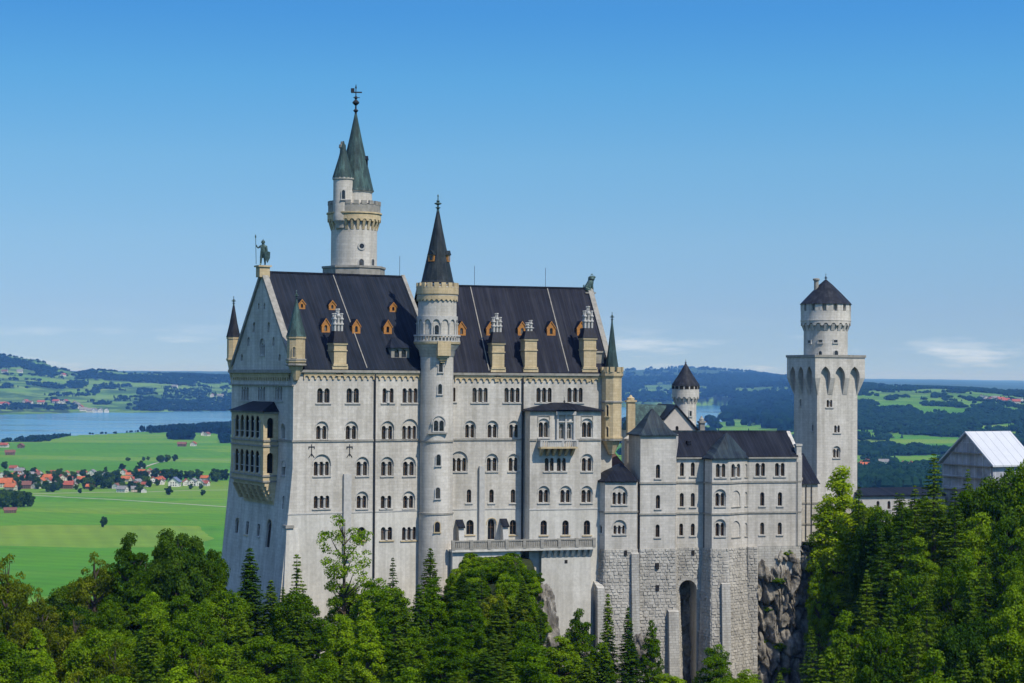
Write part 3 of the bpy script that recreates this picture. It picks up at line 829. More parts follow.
c = F1.pt(0.3, 0, -V1 - .2); c = (c.x, c.y)
cx_ = pix((c[0], c[1], EYE))[0]
o, r = turret(palace, c, 12.5, 337, 360, 384, 303, 296, 14.5, cone='slate_cone')
c = F2.pt(T2 - 0.3, 0, 0.6); c = (c.x, c.y)
o, r = turret(palace, c, 20, 372, 438.5, 455, 319, 312, 15.5, cren=True)
for py in (416, 438): cwin(o, c, r * .95, 607.5, py, 1, 2.8, 11, st='sand', name='window_slit')
for py in (403, 441, 376):
    k = MB(); q = zz(611, py, c); k.lathe(c, [(r * .98, q), (r * 1.1, q + .1), (r * 1.1, q + .3), (r * .98, q + .4)], 8, False, ph=TH1 + math.pi / 8); k.build('turret_band', M['trim'], o)

# dormers
def on_roof(F, v, ze, zr, px, py):
    """Where the picture ray meets the south slope of a gable roof."""
    s = (zr - ze) / (v / 2); a = F.pt(0, ze + .24, 0); nrm = F.n * s + Vector((0, 0, 1))
    r = ray(px, py); k = (a - EYEV).dot(nrm) / r.dot(nrm); p = EYEV + r * k
    return (p - F.o).dot(F.u), p.z, (p - F.o).dot(F.n), s
def dormer(F, v, ze, zr, px, pyb, wpx, hpx, big):
    t, z, d, s = on_roof(F, v, ze, zr, px, pyb); m = F.mpp(px, pyb)
    w = wpx * m * 1.12; h = hpx * m; hw = w / 2; zs = z + h * .55
    back = d - h / s * 1.15 - .2
    b = MB(); hl = []
    fa = F.off(d + .12)
    hl.append((arch(t, z + h * .14, w * .34, h * .42, 'round'), .18, None))
    panel(b, fa, [(t - hw, z - .1), (t + hw, z - .1), (t + hw, zs), (t, z + h), (t - hw, zs)], hl)
    for sg in (-1, 1):
        b.add([F.pt(t + sg * hw, z - .1, d + .12), F.pt(t + sg * hw, zs, d + .12), F.pt(t + sg * hw, zs, d - (zs - z) / s - .2), F.pt(t + sg * hw, z - .1, d - .1)], [(0, 1, 2, 3)])
    o = b.build('dormer', M['wood'], palace)
    k = MB()
    for sg in (-1, 1):
        e0, e1 = t + sg * (hw + .12), t
        k.hexa([F.pt(e0, zs - .12, d + .2), F.pt(e1, z + h + .02, d + .2), F.pt(e1, z + h + .02, back), F.pt(e0, zs - .12, d - (zs - z) / s - .4),
                F.pt(e0, zs + .0, d + .2), F.pt(e1, z + h + .12, d + .2), F.pt(e1, z + h + .16, back), F.pt(e0, zs + .0, d - (zs - z) / s - .4)])
    k.build('dormer_roof', M['roof1'], o)
    k = MB()
    for sg in (-1, 1):
        e0, e1 = t + sg * (hw + .1), t
        k.hexa([F.pt(e0, zs - .2, d + .24), F.pt(e1, z + h - .08, d + .24), F.pt(e1, z + h - .08, d + .16), F.pt(e0, zs - .2, d + .16),
                F.pt(e0, zs - .0, d + .24), F.pt(e1, z + h + .12, d + .24), F.pt(e1, z + h + .12, d + .24), F.pt(e0, zs - .0, d + .24)])
    k.build('barge_board', M['wood'], o)
    k = MB(); P = arch(t, z + h * .13, w * .36, h * .44, 'round'); v2, tr = triangulate(P, []); k.add([F.pt(p[0], p[1], d - .1) for p in v2], tr); k.build('pane', M['glass'], o)
ZE1, ZE2 = zE + .1, zE2 + .1
for px, pyb, w, h in ((301.6, 309, 6.6, 9.5), (332, 310, 6.8, 9.5), (393, 312, 7.2, 9.5), (325.5, 333, 8, 14.5), (356, 334, 8, 14.5), (387.5, 334.5, 8, 14.5)):
    dormer(F1, V1, ZE1, zR1, px, pyb, w, h, h > 12)
for px in (461.3, 490.5, 522, 551, 581):
    dormer(F2, V2, ZE2, zR2, px, 336, 8, 14.5, True)
# broad hipped dormer low on the west roof
t, z, d, s = on_roof(F1, V1, ZE1, zR1, 400, 359)
b = MB(); hl = []
fa = F1.off(d + .1); hw = 1.55; h = 1.75
for q in (-.6, .6): hl.append((arch(t + q, z + .25, .8, 1.25, 'round'), .3, None))
panel(b, fa, [(t - hw, z - .1), (t + hw, z - .1), (t + hw, z + h), (t - hw, z + h)], hl)
for sg in (-1, 1): b.add([F1.pt(t + sg * hw, z - .1, d + .1), F1.pt(t + sg * hw, z + h, d + .1), F1.pt(t + sg * hw, z + h, d - h / s - .1)], [(0, 1, 2)])
o = b.build('hipped_dormer', M['trim'], palace)
k = MB(); A = [F1.pt(t - hw - .35, z + h - .05, d + .5), F1.pt(t + hw + .35, z + h - .05, d + .5), F1.pt(t + hw + .35, z + h - .05, d - h / s), F1.pt(t - hw - .35, z + h - .05, d - h / s)]
k.add(A + [F1.pt(t - .5, z + h + 1.6, d - h / s - .6), F1.pt(t + .5, z + h + 1.6, d - h / s - .6)], [(0, 1, 5, 4), (1, 2, 5), (0, 4, 3), (3, 2, 1, 0), (2, 3, 4, 5)]); k.build('dormer_roof', M['roof1'], o)
k = MB()
for q in (-.6, .6):
    v2, tr = triangulate(arch(t + q, z + .22, .84, 1.3, 'round'), []); k.add([F1.pt(p[0], p[1], d - .15) for p in v2], tr)
k.build('pane', M['glass'], o)

# chimneys that rise from the eaves
def chimney(F, px, wpx, py_corb, py_eave, py_stone, py_hood, py_top, nst):
    t = F.t(px, py_eave); m = F.mpp(px, 350); w = wpx * m; z = lambda py: F.z(px, py)
    b = MB(); b.fbox(F, t - w / 2, t + w / 2, z(py_eave), z(py_stone), -1.9, .45)
    b.fbox(F, t - w / 2 - .15, t + w / 2 + .15, z(py_eave) - .02, z(py_eave) + .3, -1.9, .6)
    b.fbox(F, t - w / 2 - .12, t + w / 2 + .12, (z(py_eave) + z(py_stone)) / 2 + .5, (z(py_eave) + z(py_stone)) / 2 + .7, -1.95, .57)
    b.fbox(F, t - w / 2 - .15, t + w / 2 + .15, z(py_stone) - .25, z(py_stone) + .0, -2.0, .6)
    for i, f in enumerate((1.25, 0.9, 0.55, .25)):     # corbelled foot below the eaves
        za = z(py_eave) - .5 * i; b.fbox(F, t - w * f / 2, t + w * f / 2, za - .5, za - .02, -.05, .5 - .11 * i)
    o = b.build('chimney', M['sand'], palace)
    k = MB(); W2 = w / 2 + .22
    r0 = [F.pt(t - W2, z(py_stone) + .01, .68), F.pt(t + W2, z(py_stone) + .01, .68), F.pt(t + W2, z(py_stone) + .01, -2.1), F.pt(t - W2, z(py_stone) + .01, -2.1)]
    r1 = [F.pt(t - w * .36, z(py_hood), -.1), F.pt(t + w * .36, z(py_hood), -.1), F.pt(t + w * .36, z(py_hood), -1.3), F.pt(t - w * .36, z(py_hood), -1.3)]
    k.loft([r0, r1]); k.build('chimney_hood', M['slate'], o)
    k = MB(); zt = z(py_top); zh = z(py_hood) - .1; H = zt - zh
    for i in range(nst):
        for dd in (-.35, -1.05):
            q = t + (i - (nst - 1) / 2) * w * .27; P0 = F.pt(q, 0, dd); tall = 1.0 if (i == nst // 2) else .8
            k.lathe((P0.x, P0.y), [(.2, zh), (.2, zh + H * .28), (.3, zh + H * .3), (.3, zh + H * .36), (.17, zh + H * .39), (.17, zh + H * .62 * tall), (.29, zh + H * .66 * tall), (.29, zh + H * .72 * tall), (.15, zh + H * .76 * tall), (.15, zh + H * .93 * tall), (.24, zh + H * .95 * tall), (.2, zh + H * tall)], 8)
    k.fbox(F, t - w * .36, t + w * .36, zh + H * .30, zh + H * .36, -1.2, -.2)
    k.build('chimney_stack', M['white'], o)
chimney(F1, 339, 13.5, 381, 366, 343, 331, 308.5, 3)
chimney(F2, 497.5, 12.5, 381, 369, 343, 332, 313, 3)
chimney(F2, 530, 12.5, 381, 369, 339, 331, 320, 2)
chimney(F2, 589, 13, 381, 369, 338, 328, 306, 3)
k = MB(); t = F2.t(602, 350); k.fbox(F2, t - 1.0, t + .6, zE2, zE2 + 3.4, -3.0, -.8); k.fbox(F2, t - 1.15, t + .75, zE2 + 3.4, zE2 + 3.7, -3.2, -.6); k.build('chimney', M['trim'], palace)
# lightning rods
for F, px, v, zr, pt_ in ((F1, 399.6, V1, zR1, 256), (F2, 474.5, V2, zR2, 266), (F2, 545.5, V2, zR2, 268)):
    f = F.off(-v / 2); t = f.t(px, 280); k = MB(); k.tube([f.pt(t, zr), f.pt(t, f.z(px, pt_))], .035, 5); k.build('lightning_rod', M['iron'], palace)
# pedestals on the gable tops
k = MB(); zt = zz(263, 265.5, F1.pt(0, 0, -V1 / 2)); k.fbox(F1, -.75, .95, zR1 - .6, zt - .25, -V1 / 2 - .8, -V1 / 2 + .8); k.fbox(F1, -1.0, 1.2, zt - .25, zt, -V1 / 2 - 1.0, -V1 / 2 + 1.0); k.build('gable_pedestal', M['sand'], palace)
k = MB(); zt2 = zz(592, 292.5, F2.pt(T2, 0, -V2 / 2)); k.fbox(F2, T2 - .9, T2 + .55, zR2 - 3.0, zt2 - .2, -V2 / 2 - .7, -V2 / 2 + .7); k.fbox(F2, T2 - 1.1, T2 + .75, zt2 - .2, zt2, -V2 / 2 - .9, -V2 / 2 + .9); k.build('gable_pedestal', M['trim'], palace)

# roof of the bay, its balcony and canopy
zA = F2.z(562, 402.5)
k = MB(); e0, e1 = tb0 - .5, tb1 + .3
k.add([FB.pt(e0, zBt + .12, .5), FB.pt(e1, zBt + .12, .5), F2.pt(e1, zBt + .12, -.05), F2.pt(e0, zBt + .12, -.05), F2.pt(e0 + 5.0, zA, 0.12), F2.pt(e1 - 5.0, zA, 0.12),
       FB.pt(e0, zBt - .15, .5), FB.pt(e1, zBt - .15, .5), F2.pt(e1, zBt - .15, -.05), F2.pt(e0, zBt - .15, -.05)],
      [(0, 1, 5, 4), (1, 2, 5), (0, 4, 3), (0, 6, 7, 1), (0, 3, 9, 6), (1, 7, 8, 2), (6, 9, 8, 7)])
ob = k.build('bay_roof', M['slate'], palace)
k = MB(); tq = FB.t(565.4, 430); q0, q1 = FB.t(555.5, 430), FB.t(575.2, 430)
V = [FB.pt(q0, zBt + .14, .4), FB.pt(q0 + .6, zBt + .14, 1.5), FB.pt(q1 - .6, zBt + .14, 1.5), FB.pt(q1, zBt + .14, .4), FB.pt(tq, zBt + 1.1, -.6)]
k.add(V, [(0, 1, 4), (1, 2, 4), (2, 3, 4)]); k.build('canopy_roof', M['slate'], ob)
p0 = FB.pt(tq, 0, -.6); finial((p0.x, p0.y), zBt + .9, zBt + 2.1, .1).build('finial', M['iron'], ob)
# carved oriel frame round the twin balcony lights
k = MB()
for q in (q0 + .1, tq - .16, q1 - .4): k.fbox(FB, q, q + .3, FB.z(565, 440), zBt - .1, 0, .42)
k.fbox(FB, q0, q1, zBt - .7, zBt - .1, 0, .5); k.fbox(FB, q0 + .1, q1 - .1, FB.z(565, 422.3), FB.z(565, 421), 0, .3)
k.build('oriel_frame', M['white'], palace)
for px, w in ((543.7, 11), (587, 11)):
    t, z = FB.uz(px, 415.5); s = FB.mpp(px); k = MB(); k.fbox(FB, t - w * s * .55, t + w * s * .55, z - .12, z, 0, .12)
    for sg in (-1, 1): k.fbox(FB, t + sg * w * s * .55 - .05, t + sg * w * s * .55 + .05, z - 1.6, z, 0, .1)
    k.build('window_label', M['trim'], palace)
k = MB(); bl0, bl1 = FB.t(537.5, 445), FB.t(574.5, 445); zf = FB.z(556, 448.2); zr_ = FB.z(556, 440)
k.fbox(FB, bl0, bl1, zf, zf + .28, 0, 1.7)
bal = None
for i in range(6):
    q = bl0 + .5 + (bl1 - bl0 - 1.0) * i / 5; k.fwedge(FB, q - .2, q + .2, zf - 1.2, zf, -.02, .15, 1.5)
bal = k.build('balcony', M['sand'], palace)
k = MB()
for q in np.linspace(bl0 + .1, bl1 - .1, 17): k.fbox(FB, q - .08, q + .08, zf + .28, zr_ - .12, 1.5, 1.64)
for dd in np.linspace(.2, 1.4, 5):
    for q in (bl0 + .1, bl1 - .1): k.fbox(FB, q - .07, q + .07, zf + .28, zr_ - .12, dd - .07, dd + .07)
k.fbox(FB, bl0 - .05, bl1 + .05, zr_ - .12, zr_ + .06, 1.4, 1.75); k.fbox(FB, bl0 - .05, bl0 + .22, zr_ - .12, zr_ + .06, 0, 1.4); k.fbox(FB, bl1 - .22, bl1 + .05, zr_ - .12, zr_ + .06, 0, 1.4)
for q in (bl0 + .1, tq - .9, bl1 - .1): k.fbox(FB, q - .18, q + .18, zf + .28, zr_ - .12, 1.38, 1.72)
k.fbox(FB, bl0 + 1.2, tq - 1.0, zf + .3, zr_ - .13, 1.52, 1.6)
k.build('balustrade', M['white'], bal)

# loggia on the west front
LP = 2.4
FL = FW0.off(LP)
FL.bz = None
l0, l1 = FL.t(231.5, 450), FL.t(263.2, 450)
zl = lambda py: FL.z(248, py)
hl = []; lb = MB()
zt = zl(411.5); zb2 = zl(481)
FLw = (l1 - l0)
nA = 5
base = {1: zl(437), 2: zl(471.5)}
Aw = FLw / 5.9
for r_ in (1, 2):
    for i in range(nA):
        tcx = l0 + FLw * (.10 + .80 * (i + .5) / nA)
        hl.append((arch(tcx, base[r_], Aw * .66, 22 * FL.mpp(248), 'round'), .14, None))
panel(lb, FL, [(l0, zb2), (l1, zb2), (l1, zt), (l0, zt)], hl)
fs = Face.two(FL.pt(l1, 0), FW0.pt(l1, 0)); hs = []
for r_ in (1, 2): hs.append((arch(LP * .48, base[r_], 1.05, 20 * FL.mpp(248), 'round'), .4, None))
panel(lb, fs, [(0, zb2), (LP, zb2), (LP, zt), (0, zt)], hs)
fs0 = Face.two(FW0.pt(l0, 0), FL.pt(l0, 0)); panel(lb, fs0, [(0, zb2), (LP, zb2), (LP, zt), (0, zt)], [])
for za in (zb2, (base[1] - .9), base[2] - .9):
    lb.fbox(FW0, l0 + .05, l1 - .05, za - .02, za + .2, .02, LP - .03)
lo = lb.build('loggia', M['sand'], palace)
# near-black panel paints in the shade of the hollow behind the arches
k = MB(); k.fbox(FW0, l0 + .3, l1 - .3, zb2 + .4, zt - .4, .03, .16); k.build('loggia_shade_panel', M['dark'], lo)
k = MB()
for py in (412, 439.5, 444.5, 474, 479.5): 
    z0 = zl(py); k.fbox(FL, l0 - .16, l1 + .16, z0 - .14, z0 + .12, -.02, .16); k.fbox(fs, -.16, LP, z0 - .14, z0 + .12, -.02, .16)
k.build('loggia_cornice', M['trim'], lo)
k = MB()
for r_ in (1, 2):
    for i in range(nA + 1):
        tcx = l0 + FLw * (.10 + .80 * i / nA); p0 = FL.pt(tcx, 0, .0); k.lathe((p0.x, p0.y), [(.24, base[r_] - .1), (.24, base[r_] + .15), (.15, base[r_] + .2), (.15, base[r_] + 2.3), (.26, base[r_] + 2.5), (.26, base[r_] + 2.65)], 8)
    k.fbox(FL, l0 + FLw * .1, l1 - FLw * .1, base[r_] + .9, base[r_] + 1.0, -.2, -.1)
k.build('colonnette', M['white'], lo)
k = MB()
for i in range(7):                                       # stepped corbelling that carries the loggia
    f = i / 6; z0 = zb2 - (zb2 - zl(503)) * f; z1 = zb2 - (zb2 - zl(503)) * (f - 1 / 6) if i else zb2
    if i: k.fbox(FW0, l0 + .1 + .9 * f, l1 - .02, z0, z1 - .01, -.8, LP * (1.0 - f * .72))
k.build('loggia_corbel', M['sand'], lo)
k = MB()
for i in range(6):
    q = l0 + FLw * (.06 + .88 * i / 5); zq = zl(484)
    k.fwedge(FW0, q - .28, q + .28, zq - 2.4, zq, .0, LP * .55, LP + .06)
k.build('bracket', M['sand'], lo)
k = MB(); zo = zl(411); zp = FW0.z(262, 401.2)
A = [FL.pt(l0 - .4, zo, .5), FL.pt(l1 + .4, zo, .5), FW0.pt(l1 + .4, zo, 0), FW0.pt(l0 - .4, zo, 0)]
k.add(A + [FW0.pt(l0 + 3.2, zp, .1), FW0.pt(l1 - 1.6, zp, .1)], [(0, 1, 5, 4), (1, 2, 5), (0, 4, 3), (3, 2, 1, 0)]); k.build('loggia_roof', M['slate'], lo)

# terrace in front of the east block
DT = 5.0
FT = F2.off(DT)
zt_ = FT.z(530, 548.5); zp = FT.z(530, 539.5)
a0, a1 = FT.t(453), FT.t(596)
k = MB(); k.fbox(F2, a0, a1, zt_ - .35, zt_, .02, DT)
am_ = FT.t(522)
k.fbox(F2, a0 + .2, am_, zb_, zt_ - .36, .02, DT - .5); k.fbox(F2, am_ + 3.6, a1 - .4, zb_, zt_ - .36, DB + .02, DT - .9)
for q in np.linspace(am_ + 3.8, a1 - .6, 9): k.fwedge(F2, q - .25, q + .25, zt_ - 1.5, zt_ - .36, DT - .95, DT - .8, DT - .05)
ter = k.build('terrace', M['lime_low'], palace)
k = MB()
k.fbox(F2, a0, a1, zt_, zt_ + .25, DT - .35, DT - .05); k.fbox(F2, a0, a1, zp - .2, zp, DT - .4, DT)
for q in np.linspace(a0 + .1, a1 - .1, 78): k.fbox(F2, q - .11, q + .11, zt_ + .25, zp - .2, DT - .3, DT - .1)
for q in np.linspace(a0 + .2, a1 - .2, 9): k.fbox(F2, q - .25, q + .25, zt_ + .01, zp + .06, DT - .45, DT + .05)
k.build('balustrade', M['trim'], ter)
k = MB(); q, z0 = FB.off(DT - DB - .9).uz(566, 563.5); k.fbox(F2, q - .25, q + .25, z0, z0 + .55, DT - .93, DT - .88); k.build('drain_hole', M['dark'], ter)
for px, w, pa in ((459, 5.5, 524), (503, 5.5, 523)):     # lean-to stair heads on the terrace
    t = F2.t(px, 535); z1 = F2.z(px, pa); s = F2.mpp(px)
    k = MB(); k.fwedge(F2, t - w * s / 2, t + w * s / 2, zt_, z1 - .3, .02, 2.0, 1.2); o = k.build('stair_head', M['white'], palace)
    k = MB(); k.hexa([F2.pt(t - w * s / 2 - .15, z1 - .55, 1.6), F2.pt(t + w * s / 2 + .15, z1 - .55, 1.6), F2.pt(t + w * s / 2 + .15, z1 + .5, .02), F2.pt(t - w * s / 2 - .15, z1 + .5, .02),
                      F2.pt(t - w * s / 2 - .15, z1 - .35, 1.6), F2.pt(t + w * s / 2 + .15, z1 - .35, 1.6), F2.pt(t + w * s / 2 + .15, z1 + .7, .02), F2.pt(t - w * s / 2 - .15, z1 + .7, .02)]); k.build('stair_head_roof', M['slate'], o)

# ------------------------------------------------------------------ stair turret on the south front
cT = F1.pt(TK - .55, 0, .9); cT = (cT.x, cT.y)
st = thing('stair_turret', 'slender round stair turret with dark spire clasped to the middle of the palace front', 'turret', (cT[0], cT[1], zBASE))
z = lambda py: zz(436.5, py, cT)
r1, r2 = px_r(33, cT), px_r(38.5, cT)
b = MB(); b.lathe(cT, [(r1 * 1.08, zBASE), (r1 * 1.05, z(520)), (r1 * 1.02, z(512)), (r1, z(508)), (r1, z(357)), (r1 * 1.05, z(356)), (r1 * 1.12, z(350)), (r2 * 1.1, z(347)), (r2 * 1.18, z(343.5)), (r2 * 1.18, z(342.3)), (r2, z(342.2)),
                      (r2, z(306)), (r2 * 1.0, z(304)), (r2 * 1.0, z(298)), (r2 * 1.06, z(296)), (r2 * 1.08, z(287)), (r2 * .9, z(286.9))], 40)
b.build('shaft', M['lime'], st)
b = MB()
for py, f, w in ((441, r1, 1.0), (513, r1 * 1.02, .9)):
    b.lathe(cT, [(f, z(py) - .14), (f + .14, z(py) - .12), (f + .14, z(py) + .14), (f, z(py) + .16)], 40, cap=False)
b.build('string_course', M['trim'], st)
b = MB(); b.lathe(cT, [(r2 * 1.0, z(347.5)), (r2 * 1.2, z(344)), (r2 * 1.22, z(342)), (r2 * .95, z(341.9))], 36, cap=False)
bal = b.build('gallery', M['sand'], st)
b = MB()
n = 38
for i in range(n):
    a = 2 * math.pi * i / n; b.box((cT[0] + r2 * 1.16 * math.cos(a), cT[1] + r2 * 1.16 * math.sin(a), z(342)), .13, .2, z(336.4) - z(342), a)
b.lathe(cT, [(r2 * 1.11, z(336.6)), (r2 * 1.22, z(336.6)), (r2 * 1.22, z(335)), (r2 * 1.11, z(335))], 36, cap=False)
b.lathe(cT, [(r2 * 1.12, z(341.9)), (r2 * 1.21, z(341.9)), (r2 * 1.21, z(340.9)), (r2 * 1.12, z(340.9))], 36, cap=False)
b.build('balustrade', M['white'], bal)
b = MB(); arcade_ring(b, cT, r2 * 1.07, z(323), z(316.5), 14, r2 * .1, .72)
for i in range(14):
    a = 2 * math.pi * i / 14; b.lathe((cT[0] + r2 * 1.04 * math.cos(a), cT[1] + r2 * 1.04 * math.sin(a)), [(.13, z(335.2)), (.13, z(325)), (.24, z(323.6)), (.24, z(323))], 6)
b.build('blind_arcade', M['white'], st)
b = MB(); arcade_ring(b, cT, r2 * 1.07, z(301.5), z(296.3), 26, r2 * .09, .62); b.build('corbel_frieze', M['sand'], st)
b = MB(); b.lathe(cT, [(r2 * 1.0, z(296.2)), (r2 * 1.1, z(294.5)), (r2 * 1.1, z(288)), (r2 * .98, z(288))], 36, cap=False); crenel(b, cT, r2 * 1.1, z(288), z(283.2), 18, .62); b.build('battlement', M['sand'], st)
rc = px_r(33, cT)
b = MB(); b.lathe(cT, [(rc * 1.02, z(283)), (rc * .97, z(281)), (rc * .52, z(247)), (rc * .28, z(228)), (.1, z(207.5))], 16, False); cone = b.build('spire', M['cone'], st)
finial(cT, z(210), z(194), .3).build('finial', M['bronze'], cone)
for px in (431, 447):
    F = cylface(cT, rc * .66, px); k = MB(); zq = z(262)
    k.fbox(F, -.5, .5, zq, zq + 1.1, -1.2, .22); o = k.build('dormer', M['wood'], st)
    k = MB(); k.hexa([F.pt(-.65, zq + 1.05, -1.2), F.pt(.65, zq + 1.05, -1.2), F.pt(.65, zq + 1.05, .35), F.pt(-.65, zq + 1.05, .35), F.pt(-.03, zq + 1.75, -1.2), F.pt(.03, zq + 1.75, -1.2), F.pt(.03, zq + 1.75, .35), F.pt(-.03, zq + 1.75, .35)]); k.build('dormer_roof', M['cone'], o)
    k = MB(); k.fbox(F, -.28, .28, zq + .2, zq + .95, .2, .24); k.build('pane', M['glass'], o)
cwin(st, cT, r2, 436.5, 334.5, 1, 4.2, 9.5)
b = MB(); F = cylface(cT, r1, 442); b.fbox(F, -1.05, 1.05, z(356), z(341.5), -.6, 1.05)
for i, f in enumerate((.9, .6, .35)): b.fbox(F, -f, f, z(356) - .35 * (i + 1), z(356) - .35 * i - .01, -.6, .75 - .2 * i)
b.build('oriel', M['sand'], st)
for px, pyb, n_, lw, h, hd, s_ in ((440.6, 372, 1, 4, 10, True, 'white'), (440, 394, 1, 4, 10, False, 'white'), (439, 431, 2, 4.4, 10.5, True, 'white'), (439, 465.5, 1, 4.4, 11, False, 'white'), (438.6, 498.5, 1, 4.4, 11, False, 'white'), (438.3, 532, 1, 5, 10, False, 'sand')):
    cwin(st, cT, r1 * (1.045 if pyb > 510 else 1.0), px, pyb, n_, lw, h, 1.2, hd, 'round', s_)
# string course steps up under the twin window
b = MB(); F = cylface(cT, r1, 438); b.fbox(F, -1.5, 1.5, z(433.5), z(432), -.3, .2); b.build('ledge', M['trim'], st)

# ------------------------------------------------------------------ tall round tower behind the palace
p = F1.off(-24).uz(354, 250); c3 = F1.off(-24).pt(p[0], 0); cN = (c3.x, c3.y)
tt = thing('round_tower', 'tall round tower with green spire and side turret rising behind the palace roof', 'tower', (cN[0], cN[1], zBASE))
z = lambda py, px=354: zz(px, py, cN)
r = px_r(46, cN)
b = MB(); b.lathe(cN, [(r, zBASE), (r, z(232)), (r * 1.0, z(228)), (r * .98, z(204))], 40); b.build('shaft', M['lime'], tt)
b = MB(); b.lathe(cN, [(px_r(63, cN), z(300)), (px_r(63, cN), z(269.5)), (px_r(65, cN), z(269)), (px_r(65, cN), z(267)), (r, z(266.8))], 8, False, ph=R(15)); b.build('base_platform', M['trim'], tt)
rg = px_r(53.5, cN)
b = MB(); corbels(b, cN, r, rg * .985, z(231), z(220.5), 26, .42); ga = b.build('corbel_table', M['sand'], tt)
b = MB(); arcade_ring(b, cN, rg, z(222.5), z(215.5), 26, .5, .66); b.lathe(cN, [(rg, z(215.5)), (rg * 1.04, z(214.8)), (rg * 1.04, z(213.5)), (rg * .9, z(213.4))], 40, cap=False)
b.build('gallery_arcade', M['sand'], ga)
b = MB(); b.lathe(cN, [(rg * .98, z(213.5)), (rg * .98, z(206)), (rg * .9, z(206)), (rg * .9, z(213.5))], 40, cap=False); crenel(b, cN, rg * .99, z(206), z(202), 20, .62); b.build('parapet', M['trim'], tt)
cD = (cN[0] + .12, cN[1]); rd = px_r(34, cN)
b = MB(); b.lathe(cD, [(rd, z(206)), (rd, z(193)), (rd * 1.08, z(192)), (rd * 1.08, z(190.5))], 32); b.build('upper_drum', M['lime'], tt)
rc = px_r(38, cN)
b = MB(); b.lathe(cD, [(rc, z(191.5)), (rc * .95, z(189)), (rc * .55, z(157)), (rc * .3, z(136)), (.12, z(112))], 16, False); sp3 = b.build('spire', M['copper'], tt)
k = finial(cD, z(115), z(84), .3); 
k.box((cD[0] + .1, cD[1], z(93)), 1.8, .1, .22); k.box((cD[0] - .55, cD[1], z(93) + .1), .6, .08, .7); k.box((cD[0] + .1, cD[1], z(98)), 1.1, .1, .12)
k.build('weather_vane', M['iron'], sp3)
cS = (cN[0] - px_r(20, cN) , cN[1] - 2.6); rs = px_r(19.5, cN)
zs = lambda py: zz(344, py, cS)
b = MB(); b.lathe(cS, [(.3, zs(232)), (rs * .7, zs(228)), (rs * .75, zs(224)), (rs * 1.0, zs(221)), (rs * 1.02, zs(216)), (rs, zs(215)), (rs, zs(180.5)), (rs * 1.1, zs(179.5)), (rs * 1.1, zs(178))], 28); sd = b.build('side_turret', M['lime'], tt)
b = MB(); b.lathe(cS, [(rs * 1.12, zs(178.5)), (rs * 1.06, zs(176)), (rs * .5, zs(158)), (.1, zs(141))], 16, False); b.build('cone_roof', M['copper'], sd)
cwin(sd, cS, rs, 342, 199, 1, 3.2, 9, name='window_slit')
b = MB(); cc_ = (cN[0] - px_r(26, cN), cN[1] + 1.0); b.lathe(cc_, [(.45, z(200)), (.42, z(148)), (.6, z(147)), (.55, z(144)), (.3, z(143.5)), (.3, z(141))], 10); b.build('chimney', M['trim'], tt)
F = cylface(cD, rc * .55, 370.5); k = MB(); k.fbox(F, -.45, .45, z(167), z(160), -1.2, .3); o = k.build('dormer', M['slate'], tt)
k = MB(); k.hexa([F.pt(-.6, z(160), -1.2), F.pt(.6, z(160), -1.2), F.pt(.6, z(160), .4), F.pt(-.6, z(160), .4), F.pt(-.03, z(156), -1.2), F.pt(.03, z(156), -1.2), F.pt(.03, z(156), .4), F.pt(-.03, z(156), .4)]); k.build('dormer_roof', M['slate'], o)
# round and arched tower windows
for px, py in ((360.5, 246),):
    F = cylface(cN, r, px); q = F.z(px, py); k = MB()
    archband(k, F, 0, q, .42, .66, -.3, .12, 12); V = k.v[:]; 
    k2 = MB(); archband(k2, F, 0, q, .42, .66, -.3, .12, 12); k.add([(x, y, 2 * q - zq) for x, y, zq in k2.v], k2.f)
    o = k.build('round_window', M['white'], tt); g = MB(); g.add([F.pt(.42 * math.cos(a), q + .42 * math.sin(a), .02) for a in np.linspace(0, 2 * math.pi, 14, endpoint=False)], [tuple(range(14))]); g.build('pane', M['glass'], o)
cwin(tt, cN, r, 360.3, 267.5, 1, 5, 8.5); cwin(tt, cN, r, 371.5, 265.5, 1, 4, 6.5)
